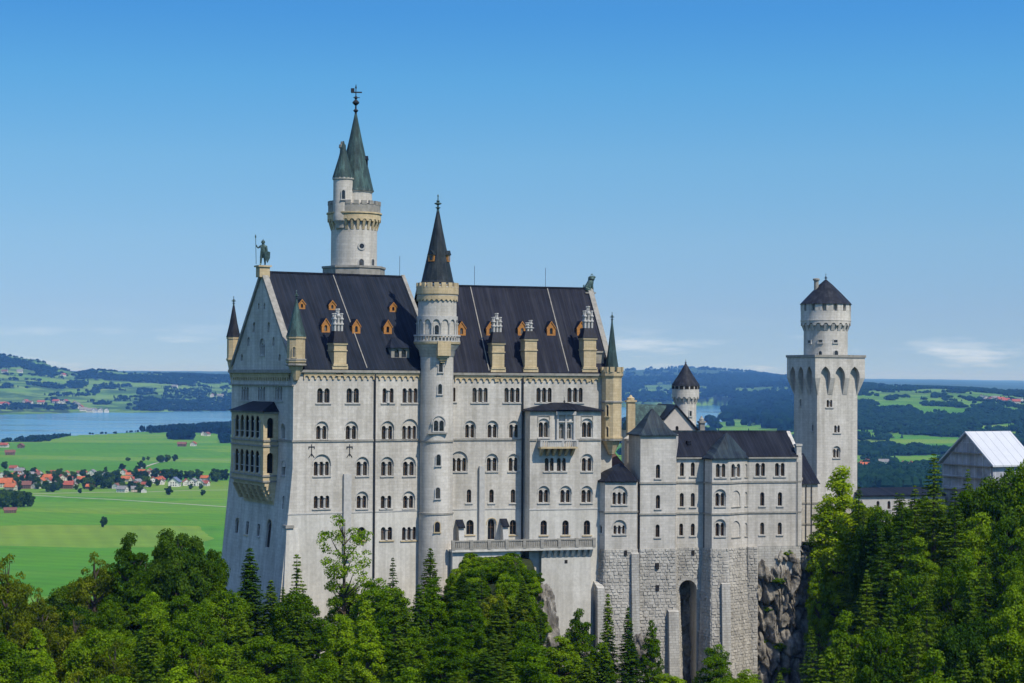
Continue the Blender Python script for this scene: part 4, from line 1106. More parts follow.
# ------------------------------------------------------------------ lower south wing on its rusticated base
THA = R(13)
A0 = at_y(640, 500, 303)
FA = Face(A0.x, A0.y, THA)
wing = thing('castle_wing', 'low pale wing of stepped polygonal bays on a tall rough stone base', 'wing', (A0.x + 12, A0.y + 5, EYE - 62))
zA0 = EYE - 66
zR = FA.z(680, 547.5)            # top of the rusticated base
zW = FA.z(720, 457.5)            # eaves
def dpt(px, d, py=500):          # (t, d) of a picture column on a plane d metres in front of the wing
    return (FA.off(d).t(px, py), d)
def blocks(P, zt, zb, skip=None):
    """Courses of rough-faced blocks on a wall strip; P(s, z) gives the wall point, s from 0 to 1."""
    z = zt; row = 0; rg = random.Random(int(zt * 10) + len(RB.v))
    while z > zb:
        h = rg.uniform(.40, .58); L = (P(1, z) - P(0, z)).length; s = -rg.random() * 1.2 / L if row % 2 else 0.0
        while s < 1 - 1e-4:
            w = rg.uniform(.55, 1.2) / L; a, b_ = max(s, 0.0), min(s + w, 1.0)
            if 1 - b_ < .35 / L: b_ = 1.0
            s = b_ if b_ >= 1 else s + w
            if (b_ - a) * L < .15: continue
            if skip and skip((a + b_) / 2, z - h / 2, (b_ - a) / 2, h / 2): continue
            g = .03 / L; q = [P(a + g, z - h + .03), P(b_ - g, z - h + .03), P(b_ - g, z - .03), P(a + g, z - .03)]
            n = (q[1] - q[0]).cross(q[3] - q[0]).normalized(); c_ = sum(q, Vector()) / 4; k = rg.uniform(.05, .16)
            ins = [p.lerp(c_, rg.uniform(.10, .24)) + n * k * rg.uniform(.6, 1.15) for p in q]; back = [p - n * .05 for p in q]
            RB.add(back + ins, [(0, 1, 5, 4), (1, 2, 6, 5), (2, 3, 7, 6), (3, 0, 4, 7), (4, 5, 6, 7)])
        z -= h; row += 1
wall_holes = {}
WB = MB(); RB = MB(); bands = MB()
def wallrun(pts, ztop, wins=(), base=True, zbands=(482.3, 513.2), flare=0.5, zlow=None):
    """A run of walls through plan points (t, d): one panel per side, openings listed per side."""
    n = len(pts) - 1
    for i in range(n):
        p = FA.pt(pts[i][0], 0, pts[i][1]); q = FA.pt(pts[i + 1][0], 0, pts[i + 1][1]); f = Face.two(p, q)
        hl = []
        for wi in wins:
            if wi[0] == i: wi[1](f, hl)
        panel(WB, f, [(0, zR), (f.L, zR), (f.L, ztop), (0, ztop)], hl)
        for pb in zbands:
            zq = FA.z(680, pb); bands.fbox(f, -.06, f.L + .06, zq - .15, zq + .12, -.02, .15)
    # battered base
    c = (sum(p[0] for p in pts) / len(pts), sum(p[1] for p in pts) / len(pts))
    if base:
        for i in range(n):
            a, b = pts[i], pts[i + 1]
            def o(p, k): return FA.pt(p[0], 0, p[1]) + (FA.pt(p[0], 0, p[1]) - FA.pt(c[0], 0, c[1] - 4)).normalized() * k
            A, B = o(a, .05), o(b, .05); A2, B2 = o(a, flare), o(b, flare)
            m = 6; V = []
            for k in range(m + 1):
                f = k / m; z = zR + (zA0 - zR) * f
                V += [tuple((A.lerp(A2, f)).xy) + (z,), tuple((B.lerp(B2, f)).xy) + (z,)]
            RB.add(V, [(2 * k, 2 * k + 1, 2 * k + 3, 2 * k + 2) for k in range(m)])
            blocks(lambda s_, z_, A=A, B=B, A2=A2, B2=B2: Vector((*(A.lerp(B, s_).lerp(A2.lerp(B2, s_), (zR - z_) / (zR - zA0))).xy, z_)), zR, max(zA0, zR - 24))
            RB.add([FA.pt(a[0], zR, a[1]), FA.pt(b[0], zR, b[1]), (A.x, A.y, zR), (B.x, B.y, zR)], [(0, 1, 3, 2)])

def w1(px, pyb, n, lw, h, gap=1.6, hood=False, **k):
    return lambda f, hl: win(wing, f, hl, px, pyb, n, lw, h, gap, hood=hood, **k)
def blind(px, pyb, lw, h):
    def g(f, hl):
        t, z = f.uz(px, pyb); s = f.mpp(px, pyb); dt = f.t(px + .5, pyb) - f.t(px - .5, pyb)
        hl.append((arch(t, z, lw * dt, h * s, 'round', 10), .16, []))
        bands.fbox(f, t - lw * dt / 2 - .1, t + lw * dt / 2 + .1, z - .16, z - .02, -.02, .12)
    return g
# a) corner bay beside the palace
za = FA.z(620, 480.5)
pa = [dpt(595.5, -1.0), dpt(605, 1.6), dpt(636.5, 1.6), dpt(641, -1.5)]
wallrun(pa, za, [(1, w1(619.5, 504.3, 3, 3.3, 12, 1.7, True)), (1, w1(619.5, 534, 3, 2.7, 8.5, 1.6, True)), (0, w1(600.5, 533, 1, 2.6, 8))], zbands=(510.5,), flare=1.3)
# b) square block with the bell-shaped roof
zb_t = FA.z(655, 434.5)
pb = [dpt(637, -2.5), dpt(640.2, 1.3), dpt(675.5, 1.3), dpt(678, -2.5)]
wallrun(pb, zb_t, [(1, w1(658, 478, 1, 4.2, 13.5)), (1, w1(658, 508.5, 1, 4.2, 13.5)), (1, w1(657.6, 537, 1, 4.0, 12.5))], flare=1.6)
# c) recessed bay
pc = [dpt(675, 0), dpt(705, 0)]
wallrun(pc, zW, [(0, w1(682, 476, 1, 4.0, 13.5)), (0, w1(692.8, 476, 1, 4.0, 13.5)), (0, w1(681.8, 506.5, 1, 4.0, 13.5)), (0, w1(692.8, 506.5, 1, 4.0, 13.5)), (0, w1(681.2, 535.5, 1, 3.8, 12)), (0, w1(692.8, 535.5, 1, 3.8, 12))], base=False)
# d) polygonal bay
pd = [dpt(702.5, -.2), dpt(711.8, 2.9), dpt(728.5, 2.9), dpt(742, 1.55), dpt(748.8, -.2)]
pd = [dpt(702.5, -.2), dpt(712, 2.6), dpt(728.6, 2.6), dpt(748.8, -.2)]
wallrun(pd, zW, [(1, w1(720.6, 477, 2, 3.8, 13.2, 1.8)), (2, w1(735.8, 477, 2, 3.6, 13.2, 1.7)), (1, w1(720.2, 506, 2, 3.7, 13, 1.4, True)), (2, blind(736, 506.5, 8.5, 16)), (2, blind(746, 506, 2.4, 14)), (2, blind(746, 477, 2.4, 13)),
                  (1, w1(720.2, 536, 2, 3.6, 13, 1.4, True)), (2, blind(736, 537, 8.5, 16)), (2, blind(746, 536, 2.4, 13))], flare=2.2)
# e) long east bay
pe = [dpt(748.0, 0), dpt(800.5, 0), dpt(802, -10)]
wallrun(pe, zW, [(0, w1(760.2, 476, 2, 3.9, 13, 1.7)), (0, w1(779.8, 476, 2, 3.9, 13, 1.7)), (0, w1(762.3, 505.7, 1, 4.2, 13.5)), (0, w1(780, 505.7, 1, 4.2, 13.5)), (0, w1(762.2, 534.5, 1, 4.0, 12)), (0, w1(779.8, 534.5, 1, 4.0, 12))], base=False)
WB.build('wall', M['annex'], wing)
# rusticated wall round the deep arch under the recessed bay
fr_ = FA.off(.45)
hl = []
tcx, zt = FA.t(687.5, 600), FA.z(688, 580)
ws = FA.t(697.5, 600) - FA.t(679.5, 600)
hl.append((arch(tcx, zA0 + .2, ws, zt - zA0, 'round', 14), 4.6, None))
f = FA.off(.06); t0, t1 = FA.t(674), FA.t(706)
panel(RB, f, [(t0, zA0), (t1, zA0), (t1, zR), (t0, zR)], hl)
RB.add([f.pt(t0, zR), f.pt(t1, zR), FA.pt(t1, zR, -.02), FA.pt(t0, zR, -.02)], [(0, 1, 2, 3)])
ARCH = (tcx, ws, zt)
blocks(lambda s_, z_: f.pt(t0 + (t1 - t0) * s_, z_), zR, zR - 24, lambda s_, z_, ws_, hs_: abs(t0 + (t1 - t0) * s_ - tcx) < ws / 2 + .1 + ws_ * (t1 - t0) and z_ - hs_ < zt + .1)
t0, t1 = FA.t(747), FA.t(757); RB.fbox(FA, t0, t1, zA0, zR, -2, .6); fp = FA.off(.6)
blocks(lambda s_, z_: fp.pt(t0 + (t1 - t0) * s_, z_), zR, zR - 24)
rb = RB.build('rusticated_base', M['rustic'], wing)
k = MB(); t0, t1 = FA.t(756.8), FA.t(801); k.fbox(FA, t0, t1, zR - 4.5, zR - .01, -8, .05); k.build('footing', M['rubble'], wing)
bands.build('string_course', M['trim'], wing)
k = MB(); archband(k, f, tcx, zt - ws / 2, ws / 2, ws / 2 + .5, -.05, .12, 16); k.build('arch_ring', M['rubble'], wing)
# slit windows in the base
for px, py, w, h in ((657.3, 566, 3.4, 6), (657.3, 588, 3.4, 6), (625.5, 553, 3, 5), (693, 553, 3, 5)):
    ff = FA.off(1.3 + .35 if px < 660 else .1); 
    if px == 625.5: ff = FA.off(1.75)
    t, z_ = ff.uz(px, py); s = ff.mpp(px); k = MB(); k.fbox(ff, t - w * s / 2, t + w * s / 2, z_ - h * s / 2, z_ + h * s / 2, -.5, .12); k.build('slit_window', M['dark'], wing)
# buttresses standing against the base
for (pxa, pxb), (pya, pyb), dt_, db_ in (((633.5, 641), (555, 690), 2.2, 4.2), ((670.5, 680.5), (613, 700), 2.6, 4.2), ((723.5, 732), (585, 700), 3.6, 5.0), ((598.5, 605.5), (589, 640), 2.6, 3.6)):
    ff = FA.off((dt_ + db_) / 2); t0, t1 = ff.t(pxa, pya), ff.t(pxb, pya); zt2 = ff.z(pxa, pya)
    k = MB(); k.fwedge(FA, t0, t1, zA0, zt2, 0, db_, dt_)
    k.hexa([FA.pt(t0, zt2, 0), FA.pt(t1, zt2, 0), FA.pt(t1, zt2, dt_), FA.pt(t0, zt2, dt_), FA.pt(t0, zt2 + 1.0, 0), FA.pt(t1, zt2 + 1.0, 0), FA.pt(t1, zt2 + .05, dt_), FA.pt(t0, zt2 + .05, dt_)])
    k.build('buttress', M['rubble'], wing)
# pipes
for px, pya, pyb in ((639, 482, 620), (704.2, 458, 556), (807, 470, 548)):
    k = MB(); d_ = 1.0 if px < 650 else .3
    ff = FA.off(d_); t = ff.t(px, 500); k.tube([ff.pt(t, ff.z(px, pyb)), ff.pt(t, ff.z(px, pya))], .11, 8)
    if px < 800: k.build('drain_pipe', M['iron'], wing)
k = MB(); ff = FA.off(.2); t = FA.t(797.5); k.tube([FA.pt(t, FA.z(797, 545), .15), FA.pt(t, FA.z(797, 462), .15)], .09, 6); k.build('drain_pipe', M['trim'], wing)

# roofs of the wing
VA = 9.5; zRd = FA.off(-VA / 2).z(720, 432.8)
k = MB(); gable_roof(k, FA, FA.t(674), FA.t(797.5), VA, zW + .05, zRd, .35)
ro = k.build('roof', M['slate'], wing)
k = MB(); k.fbox(FA, FA.t(674), FA.t(797), zRd + .15, zRd + .4, -VA / 2 - .15, -VA / 2 + .15); k.build('ridge_cap', M['copper2'], ro)
k = MB(); k.fbox(FA, FA.t(676), FA.t(704), zW - .2, zW + .06, -.02, .42); k.fbox(FA, FA.t(748), FA.t(797), zW - .2, zW + .06, -.02, .42); k.build('eaves_gutter', M['trim'], wing)
def bell(pts, z0, apex_t, apex_d, z1, over, prof, name, m, T):
    c = (apex_t, apex_d); rings = []
    for s_, hz in prof:
        ring = []
        for (t, d) in pts:
            dx, dy = t - c[0], d - c[1]; L = math.hypot(dx, dy); q = (L + over) / L
            ring.append(FA.pt(c[0] + dx * q * s_, z0 + (z1 - z0) * hz, c[1] + dy * q * s_))
        rings.append(ring)
    k = MB(); k.loft([[p - Vector((0, 0, .22)) for p in rings[0]]] + rings); return k.build(name, m, T)
PROF = [(1, 0), (.86, .07), (.66, .24), (.42, .52), (.2, .8), (.02, 1.0)]
tb_ = (pb[1][0] + pb[2][0]) / 2
sq = [(pb[1][0], 1.3), (pb[2][0], 1.3), (pb[2][0], -5.3), (pb[1][0], -5.3)]
WBk = MB()
for a, b in ((1, 2), (2, 3), (3, 0)):
    p, q = FA.pt(sq[a][0], 0, sq[a][1]), FA.pt(sq[b][0], 0, sq[b][1]); ff = Face.two(p, q); panel(WBk, ff, [(0, zR), (ff.L, zR), (ff.L, zb_t), (0, zb_t)])
WBk.build('rear_wall', M['annex'], wing)
bell(sq, zb_t + .02, tb_, -2.0, FA.off(-2).z(656, 408.5), .45, PROF, 'bell_roof', M['copper2'], wing)
ap = [(t, d) for t, d in pd] + [(pd[-1][0], -2.5), (pd[0][0], -2.5)]
bell(ap, zW + .02, FA.off(-1.2).t(727, 433), -1.2, FA.off(-1.2).z(727, 432.5), .5, [(1, 0), (.84, .1), (.6, .32), (.34, .64), (.02, 1.0)], 'bell_roof', M['copper2'], wing)
aq = [(t, d) for t, d in pa[:3]] + [(pa[2][0] + .2, -4.5), (pa[0][0], -4.5)]
bell(aq, za + .02, FA.off(-3).t(622, 466), -3.6, FA.off(-3.6).z(622, 463), .35, [(1, 0), (.55, .55), (.02, 1.0)], 'bay_roof', M['slate'], wing)
k = MB(); t0 = FA.t(796.5); t1 = FA.t(801.3)
k.fbox(FA, t0, t1, zR + .01, FA.z(799, 446), -.9, .12); k.fbox(FA, t0 - .12, t1 + .12, FA.z(799, 446), FA.z(799, 444), -1.0, .22)
zg = FA.off(-VA / 2).z(783, 431)
k.hexa([FA.pt(t0 + .1, zR, -VA / 2), FA.pt(t1 - .1, zR, -VA / 2), FA.pt(t1 - .1, zR, -.8), FA.pt(t0 + .1, zR, -.8), FA.pt(t0 + .1, zg, -VA / 2), FA.pt(t1 - .1, zg, -VA / 2), FA.pt(t1 - .1, zW + .9, -.8), FA.pt(t0 + .1, zW + .9, -.8)])
k.build('parapet_gable', M['annex'], wing)
k = MB(); t = FA.off(-3).t(687, 444); zq = FA.off(-2.2).z(687, 443); k.fbox(FA, t - .3, t + .3, zq - .3, zq + .35, -2.6, -1.8); k.build('roof_hatch', M['slate'], wing)

# ------------------------------------------------------------------ green-roofed house behind the wing
G0 = at_y(668, 430, 322)
ag = R(8)
FG = Face(G0.x, G0.y, ag)
gh = thing('gabled_house', 'green copper-roofed gabled house peeping over the low wing', 'house', (G0.x, G0.y + 4, EYE - 40))
g0, g1 = FG.t(664), FG.t(697); zap = FG.z(676, 406.5); zg0, zg1 = FG.z(664, 420), FG.z(696, 431)
tap = FG.t(676); hl = []
win(gh, FG, hl, 677, 432, 1, 3, 6, 1, hood=False)
k = MB(); zf = EYE - 40
k2 = (g0 + g1) / 2
panel(k, FG, [(g0, zf), (g1, zf), (g1, zg1), (tap, zap), (g0, zg0)], hl)
for a, b, zt in ((FG.pt(g1, 0), FG.pt(g1, 0, -14), zg1), (FG.pt(g0, 0, -14), FG.pt(g0, 0), zg0)):
    ff = Face.two(a, b); panel(k, ff, [(0, zf), (ff.L, zf), (ff.L, zt), (0, zt)])
k.build('wall', plain('pinkish_render', (0.50, 0.455, 0.40), 0.9, 0.12, 0.8), gh)
k = MB()
for a, za_ in ((g0, zg0), (g1, zg1)):
    k.hexa([FG.pt(a, za_ + .0, .3), FG.pt(tap, zap, .3), FG.pt(tap, zap, -14), FG.pt(a, za_, -14), FG.pt(a + (.2 if a == g1 else -.2), za_ + .25, .3), FG.pt(tap, zap + .35, .3), FG.pt(tap, zap + .35, -14), FG.pt(a + (.2 if a == g1 else -.2), za_ + .25, -14)])
k.build('roof', M['slate'], gh)
k = MB()
# long hipped copper slope running to the palace
P0 = FG.off(-1.0); tl = P0.t(632, 430); q = [P0.pt(tl, P0.z(632, 431)), P0.pt(P0.t(664), P0.z(664, 434)), P0.pt(P0.t(672), P0.z(672, 405.5), -4.5), P0.pt(P0.t(640), P0.z(640, 404), -4.5), P0.pt(tl, P0.z(632, 431), -10), P0.pt(P0.t(664), P0.z(664, 434), -10)]
k.add(q, [(0, 1, 2, 3), (3, 2, 5, 4), (0, 3, 4), (1, 5, 2), (0, 4, 5, 1)]); k.build('copper_roof', M['copper'], gh)
k = MB(); k.fbox(P0, tl + .1, P0.t(664), zf, P0.z(640, 430) - .2, -9.5, -.3); k.build('side_wall', M['annex'], gh)
for px, w, pt_, pb_ in ((631.5, 9.5, 396, 440), (702.6, 6, 417, 445)):
    ff = FG.off(-.3 if px < 650 else .5); t = ff.t(px, 420); s = ff.mpp(px); w_ = w * s / 2; k = MB()
    k.fbox(ff, t - w_ * .8, t + w_ * .8, zf, ff.z(px, pt_ + 6), -1.4, 0); k.fbox(ff, t - w_ * 1.1, t + w_ * 1.1, ff.z(px, pt_ + 6), ff.z(px, pt_ + 4.2), -1.6, .2)
    p_ = ff.pt(t, 0, -.7); k.lathe((p_.x, p_.y), [(w_ * .75, ff.z(px, pt_ + 4.2)), (w_ * .8, ff.z(px, pt_ + 2)), (w_ * .4, ff.z(px, pt_ + 1)), (.1, ff.z(px, pt_ - 1))], 8)
    k.build('chimney', M['sand'] if px < 650 else M['trim'], gh)
c_ = at_y(631, 440, 313); k = MB(); k.lathe((c_.x, c_.y), [(1.1, EYE - 40), (1.1, zz(631, 441, c_)), (1.25, zz(631, 440.5, c_)), (1.25, zz(631, 438.5, c_)), (.1, zz(631, 434, c_))], 20); k.build('round_stair', M['annex'], gh)
k = MB(); c_ = at_y(620, 466, 314); ff = Face(c_.x, c_.y, R(10)); k.add([ff.pt(-2.4, ff.z(620, 472)), ff.pt(1.8, ff.z(620, 472)), ff.pt(1.8, ff.z(620, 472), -6), ff.pt(-2.4, ff.z(620, 472), -6), ff.pt(-1.0, ff.z(620, 448), -3)], [(0, 1, 4), (1, 2, 4), (2, 3, 4), (3, 0, 4), (3, 2, 1, 0)]); k.build('link_roof', plain('brown_tiles', (0.10, 0.055, 0.045), 0.8, 0.25, 1.5), gh)

# ------------------------------------------------------------------ round battlement turret with pointed roof
c_ = at_y(685.5, 410, 336); cR = (c_.x, c_.y); z = lambda py: zz(685.5, py, cR)
rt = thing('crowned_turret', 'small round turret with flared arched crown and dark pointed roof, behind the green roof', 'turret', (cR[0], cR[1], EYE - 45))
r = px_r(21.5, cR); r2 = px_r(27, cR)
k = MB(); k.lathe(cR, [(r, EYE - 45), (r, z(402)), (r * .98, z(384))], 32); k.build('shaft', M['lime'], rt)
k = MB(); corbels(k, cR, r, r2 * .985, z(403.5), z(397), 16, .45); arcade_ring(k, cR, r2, z(398.5), z(393.5), 16, .5, .66); o = k.build('arched_crown', M['lime'], rt)
k = MB(); k.lathe(cR, [(r2, z(393.6)), (r2 * 1.01, z(385.5)), (r2 * .8, z(385.5))], 32, cap=False)
k.build('parapet', M['lime'], o)
k = MB()
for i in range(16):
    a = 2 * math.pi * i / 16; k.box((cR[0] + r2 * .98 * math.cos(a), cR[1] + r2 * .98 * math.sin(a), z(389)), .2, .7, z(386) - z(389), a)
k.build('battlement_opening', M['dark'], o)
rc = px_r(28.5, cR); k = MB(); k.lathe(cR, [(rc, z(385.8)), (rc * .92, z(383.5)), (rc * .5, z(374.5)), (.12, z(363.5))], 20, False); o = k.build('pointed_roof', M['slate_cone'], rt); finial(cR, z(365), z(359.5), .12).build('finial', M['iron'], o)
cwin(rt, cR, r, 690.5, 416, 1, 2.2, 5, kind='flat', name='window_slit')

# ------------------------------------------------------------------ square tower
q_ = at_y(817, 430, 336); THS = R(21)
FS = Face(q_.x, q_.y, THS); S_ = FS.t(857.3)
zS0 = EYE - 60
sw = FS.pt(0, 0); swn = FS.pt(0, 0, -S_)
FSW = Face.two(swn, sw)
tw = thing('square_tower', 'tall square tower with pointed-arch corbels and round crowned top', 'tower', ((FS.pt(S_ / 2, 0, -S_ / 2)).x, (FS.pt(S_ / 2, 0, -S_ / 2)).y, zS0))
zT = FS.z(837, 357.5); OV = 0.95
k = MB(); h1 = []; h2 = []
for px, pyb, w in ((829.5, 407, 3.0), (837, 432.5, 3.0), (836.5, 457.5, 3.0)):
    win(tw, FS, h1, px, pyb, 2, 2.3, 7.2 if pyb < 440 else 8.5, 1.0, hood=pyb > 440, sill=True)
for px, pyb in ((800.5, 406), (812.5, 431)):
    win(tw, FSW, h2, px, pyb, 1, 1.6, 6.5, 1, hood=False, kind='flat')
panel(k, FS, [(0, zS0), (S_, zS0), (S_, zT - .5), (0, zT - .5)], h1); panel(k, FSW, [(0, zS0), (S_, zS0), (S_, zT - .5), (0, zT - .5)], h2)
e1, e2 = FS.pt(S_, 0), FS.pt(S_, 0, -S_)
for a, b in ((e1, e2), (e2, swn)):
    ff = Face.two(a, b); panel(k, ff, [(0, zS0), (S_, zS0), (S_, zT - .5), (0, zT - .5)])
k.build('shaft', M['lime'], tw)
# machicolated head: each side a panel with three pointed arches carried on tapering pilasters
k = MB(); zsp = FS.z(837, 378); zft = FS.z(837, 394.5); zarch = FS.z(837, 366.5)
for a, b in ((swn, sw), (sw, e1), (e1, e2), (e2, swn)):
    ff0 = Face.two(a, b); ff = ff0.off(OV); x0, x1 = -OV, S_ + OV
    pw = .95; span = (S_ + 2 * OV - 1.2) / 3; out = [(x0, zT), (x0, zsp)]; arcs = []
    for i in range(3):
        tcx = x0 + .6 + span * (i + .5); ar = arch(tcx, zsp, span - pw, zarch - zsp, 'point', 10)[2:]
        arcs.append(ar); out += [(tcx - (span - pw) / 2, zsp)] + ar[::-1][1:-1] + [(tcx + (span - pw) / 2, zsp)]
    out += [(x1, zsp), (x1, zT)]
    panel(k, ff, out[::-1])
    V = []
    for t, z_ in out[1:-1]: V += [ff.pt(t, z_), ff.pt(t, z_, -OV - .05)]
    k.add(V, [(2 * i, 2 * i + 2, 2 * i + 3, 2 * i + 1) for i in range(len(V) // 2 - 1)])
    edges = [x0, x0 + .6 + pw / 2] + [q for i in (1, 2) for q in (x0 + .6 + span * i - pw / 2, x0 + .6 + span * i + pw / 2)] + [x1 - .6 - pw / 2, x1]
    for i in range(4):
        ta, tb = edges[2 * i], edges[2 * i + 1]
        ta2, tb2 = max(ta, 0.0) if i == 0 else ta, min(tb, S_) if i == 3 else tb
        k.hexa([ff0.pt(ta2, zft, -.05), ff0.pt(tb2, zft, -.05), ff0.pt(tb2, zft, .06), ff0.pt(ta2, zft, .06), ff0.pt(ta2, zsp - .004, -.05), ff0.pt(tb2, zsp - .004, -.05), ff0.pt(tb, zsp - .004, OV - .003), ff0.pt(ta, zsp - .004, OV - .003)])
k.build('machicolation', M['lime'], tw)
k = MB(); cS_ = FS.pt(S_ / 2, 0, -S_ / 2); cQ = (cS_.x, cS_.y)
k.box((cQ[0], cQ[1], zT), S_ + 2 * OV + .3, S_ + 2 * OV + .3, .45, THS); k.build('platform_cornice', M['trim'], tw)
z = lambda py: zz(827, py, cQ)
r = px_r(43.5, cQ); r2 = px_r(49.5, cQ)
k = MB(); k.lathe(cQ, [(r, zT + .4), (r, z(330)), (r, z(304))], 40); o = k.build('drum', M['lime'], tw)
k = MB(); corbels(k, cQ, r, r2 * .985, z(331), z(324.5), 20, .45); arcade_ring(k, cQ, r2, z(326), z(321.8), 20, .5, .66); cwn = k.build('corbel_table', M['lime'], tw)
k = MB(); k.lathe(cQ, [(r2, z(321.9)), (r2 * 1.015, z(321)), (r2 * 1.0, z(319.5)), (r2, z(311.5)), (r2 * .9, z(311.5))], 40, cap=False); crenel(k, cQ, r2, z(311.5), z(304.5), 14, .62, .4); k.build('battlement', M['lime'], cwn)
rc = px_r(52, cQ); k = MB(); k.lathe(cQ, [(rc, z(304.6)), (rc * .93, z(302.5)), (rc * .6, z(293.5)), (rc * .25, z(284.5)), (.12, z(279.5))], 24, False); o2 = k.build('pointed_roof', M['slate_cone'], tw)
finial(cQ, z(281), z(273.5), .16).build('finial', M['iron'], o2)
k = MB(); cc_ = (cQ[0] - px_r(20, cQ), cQ[1] - .5); k.lathe(cc_, [(.42, z(300)), (.42, z(281)), (.62, z(280.5)), (.62, z(279)), (.4, z(278.5))], 10); k.build('chimney', M['trim'], tw)
for px, pyb, n_, lw, h in ((820.5, 356, 1, 3.2, 5), (835.5, 356.5, 1, 4.2, 6)): cwin(tw, cQ, r, px, pyb, n_, lw, h)
for px, pyb in ((820.5, 342.5), (835, 342.5), (810, 343)): cwin(tw, cQ, r, px, pyb, 1, 4.0, 2.6, kind='flat', name='window_slit')
# lower stair building against the tower foot
F5 = Face(at_y(801, 500, 318).x, 318, R(14)); t0, t1 = F5.t(799.5), F5.t(818)
k = MB(); hl = []
panel(k, F5, [(t0, zS0), (t1, zS0), (t1, F5.z(808, 484)), (t0, F5.z(808, 484))], hl); ff = Face.two(F5.pt(t1, 0), F5.pt(t1, 0, -9)); panel(k, ff, [(0, zS0), (9, zS0), (9, F5.z(808, 484)), (0, F5.z(808, 484))])
lw_ = thing('stair_house', 'narrow pale stair house with dark lean-to roof at the foot of the square tower', 'building', (F5.pt((t0 + t1) / 2, 0, -3).x, F5.pt((t0 + t1) / 2, 0, -3).y, zS0))
k.build('wall', M['annex'], lw_)
k = MB(); zq = F5.z(808, 484); zp_ = F5.off(-7).z(808, 453)
k.add([F5.pt(t0 - .2, zq, .4), F5.pt(t1 + .3, zq, .4), F5.pt(t1 + .3, zp_, -7), F5.pt(t0 - .2, zp_, -7), F5.pt(t0 - .2, zq, -7), F5.pt(t1 + .3, zq, -7)], [(0, 1, 2, 3), (0, 3, 4), (1, 5, 2), (0, 4, 5, 1)]); k.build('roof', M['slate'], lw_)
for px in (806, 811.5):
    k = MB(); t = F5.t(px); k.tube([F5.pt(t, F5.z(px, 548), .15), F5.pt(t, F5.z(px, 485), .15)], .07, 6); k.build('drain_pipe', M['iron'], lw_)
k = MB()
for py in (503, 524): zq = F5.z(808, py); k.fbox(F5, t0, t1, zq - .12, zq + .12, -.02, .12)
k.build('string_course', M['trim'], lw_)
k = MB(); zq = F5.z(815, 541); k.fbox(F5, t0 + .5, F5.t(832), zq - 1.3, zq, -2, 3.0); k.build('landing', M['trim'], lw_)
k = MB(); k.fbox(F5, t0 + .6, F5.t(831.5), zS0, zq - 1.31, -2, 2.5); k.build('landing_wall', M['rubble'], lw_)

# ------------------------------------------------------------------ gallery wing and the sheeted gatehouse
F6 = Face(at_y(868, 495, 338).x, 338, R(16)); t0, t1 = F6.t(858), F6.t(945)
cwg = thing('gallery_wing', 'long low white gallery wing with dark roof between the square tower and the sheeted gatehouse', 'wing', (F6.pt((t0 + t1) / 2, 0).x, F6.pt((t0 + t1) / 2, 0).y, zS0))
k = MB(); hl = []
for px in (878, 889, 900, 911, 922): win(cwg, F6, hl, px, 509, 1, 3, 8, 1, hood=False)
panel(k, F6, [(t0, zS0), (t1, zS0), (t1, F6.z(890, 495.5)), (t0, F6.z(890, 495.5))], hl); k.build('wall', M['white'], cwg)
k = MB(); gable_roof(k, F6, t0, t1, 7.0, F6.z(890, 496), F6.off(-3.5).z(890, 488.5), .4); k.build('roof', M['roof1'], cwg)

ga_ = R(27); g_ = at_y(993, 466, 333)
FGt = Face(g_.x, g_.y, ga_)                         # south side; t=0 at its west corner
WG = 13.4
gzE = EYE + (g_.z - EYE); gzR = at_y(961, 433, (FGt.pt(0, 0, -WG / 2)).y).z; LG = 9.3
gt = thing('gatehouse', 'gatehouse wrapped in grey scaffold sheeting under a white temporary roof', 'building', (FGt.pt(LG / 2, 0, -WG / 2).x, FGt.pt(LG / 2, 0, -WG / 2).y, zS0))
FGw = Face.two(FGt.pt(0, 0, -WG), FGt.pt(0, 0))
def sheetmat():
    m, nt, b, out = new_mat('scaffold_sheeting')
    g, s, wc = wall_coord(nt)
    br = N(nt, 'ShaderNodeTexBrick', Scale=1.0); br.offset = 0.0
    br.inputs['Brick Width'].default_value = 1.9; br.inputs['Row Height'].default_value = 2.0; br.inputs['Mortar Size'].default_value = 0.05
    br.inputs['Color1'].default_value = (.33, .33, .36, 1); br.inputs['Color2'].default_value = (.47, .47, .50, 1); br.inputs['Mortar'].default_value = (.60, .60, .63, 1)
    nt.links.new(wc, br.inputs['Vector'])
    n = noise_tex(nt, g.outputs['Position'], 0.5, 5, 0.65)
    nt.links.new(mixc(nt, 1.0, br.outputs['Color'], ramp(nt, n, [(.3, .6), (.7, 1.2)]), 'MULTIPLY'), b.inputs['Base Color']); b.inputs['Roughness'].default_value = .55
    bp = N(nt, 'ShaderNodeBump', Strength=.4, Distance=.3); nt.links.new(n, bp.inputs['Height']); nt.links.new(bp.outputs[0], b.inputs['Normal'])
    return m
k = MB(); panel(k, FGw, [(0, zS0), (WG, zS0), (WG, gzE), (WG / 2, gzR), (0, gzE)], d=0); panel(k, FGt, [(0, zS0), (LG, zS0), (LG, gzE), (0, gzE)])
ff = Face.two(FGt.pt(LG, 0), FGt.pt(LG, 0, -WG)); panel(k, ff, [(0, zS0), (WG, zS0), (WG, gzE), (WG / 2, gzR), (0, gzE)])
k.build('sheeting', sheetmat(), gt)
k = MB(); gable_roof(k, FGt, -.6, LG + .6, WG, gzE, gzR, .7, .3)
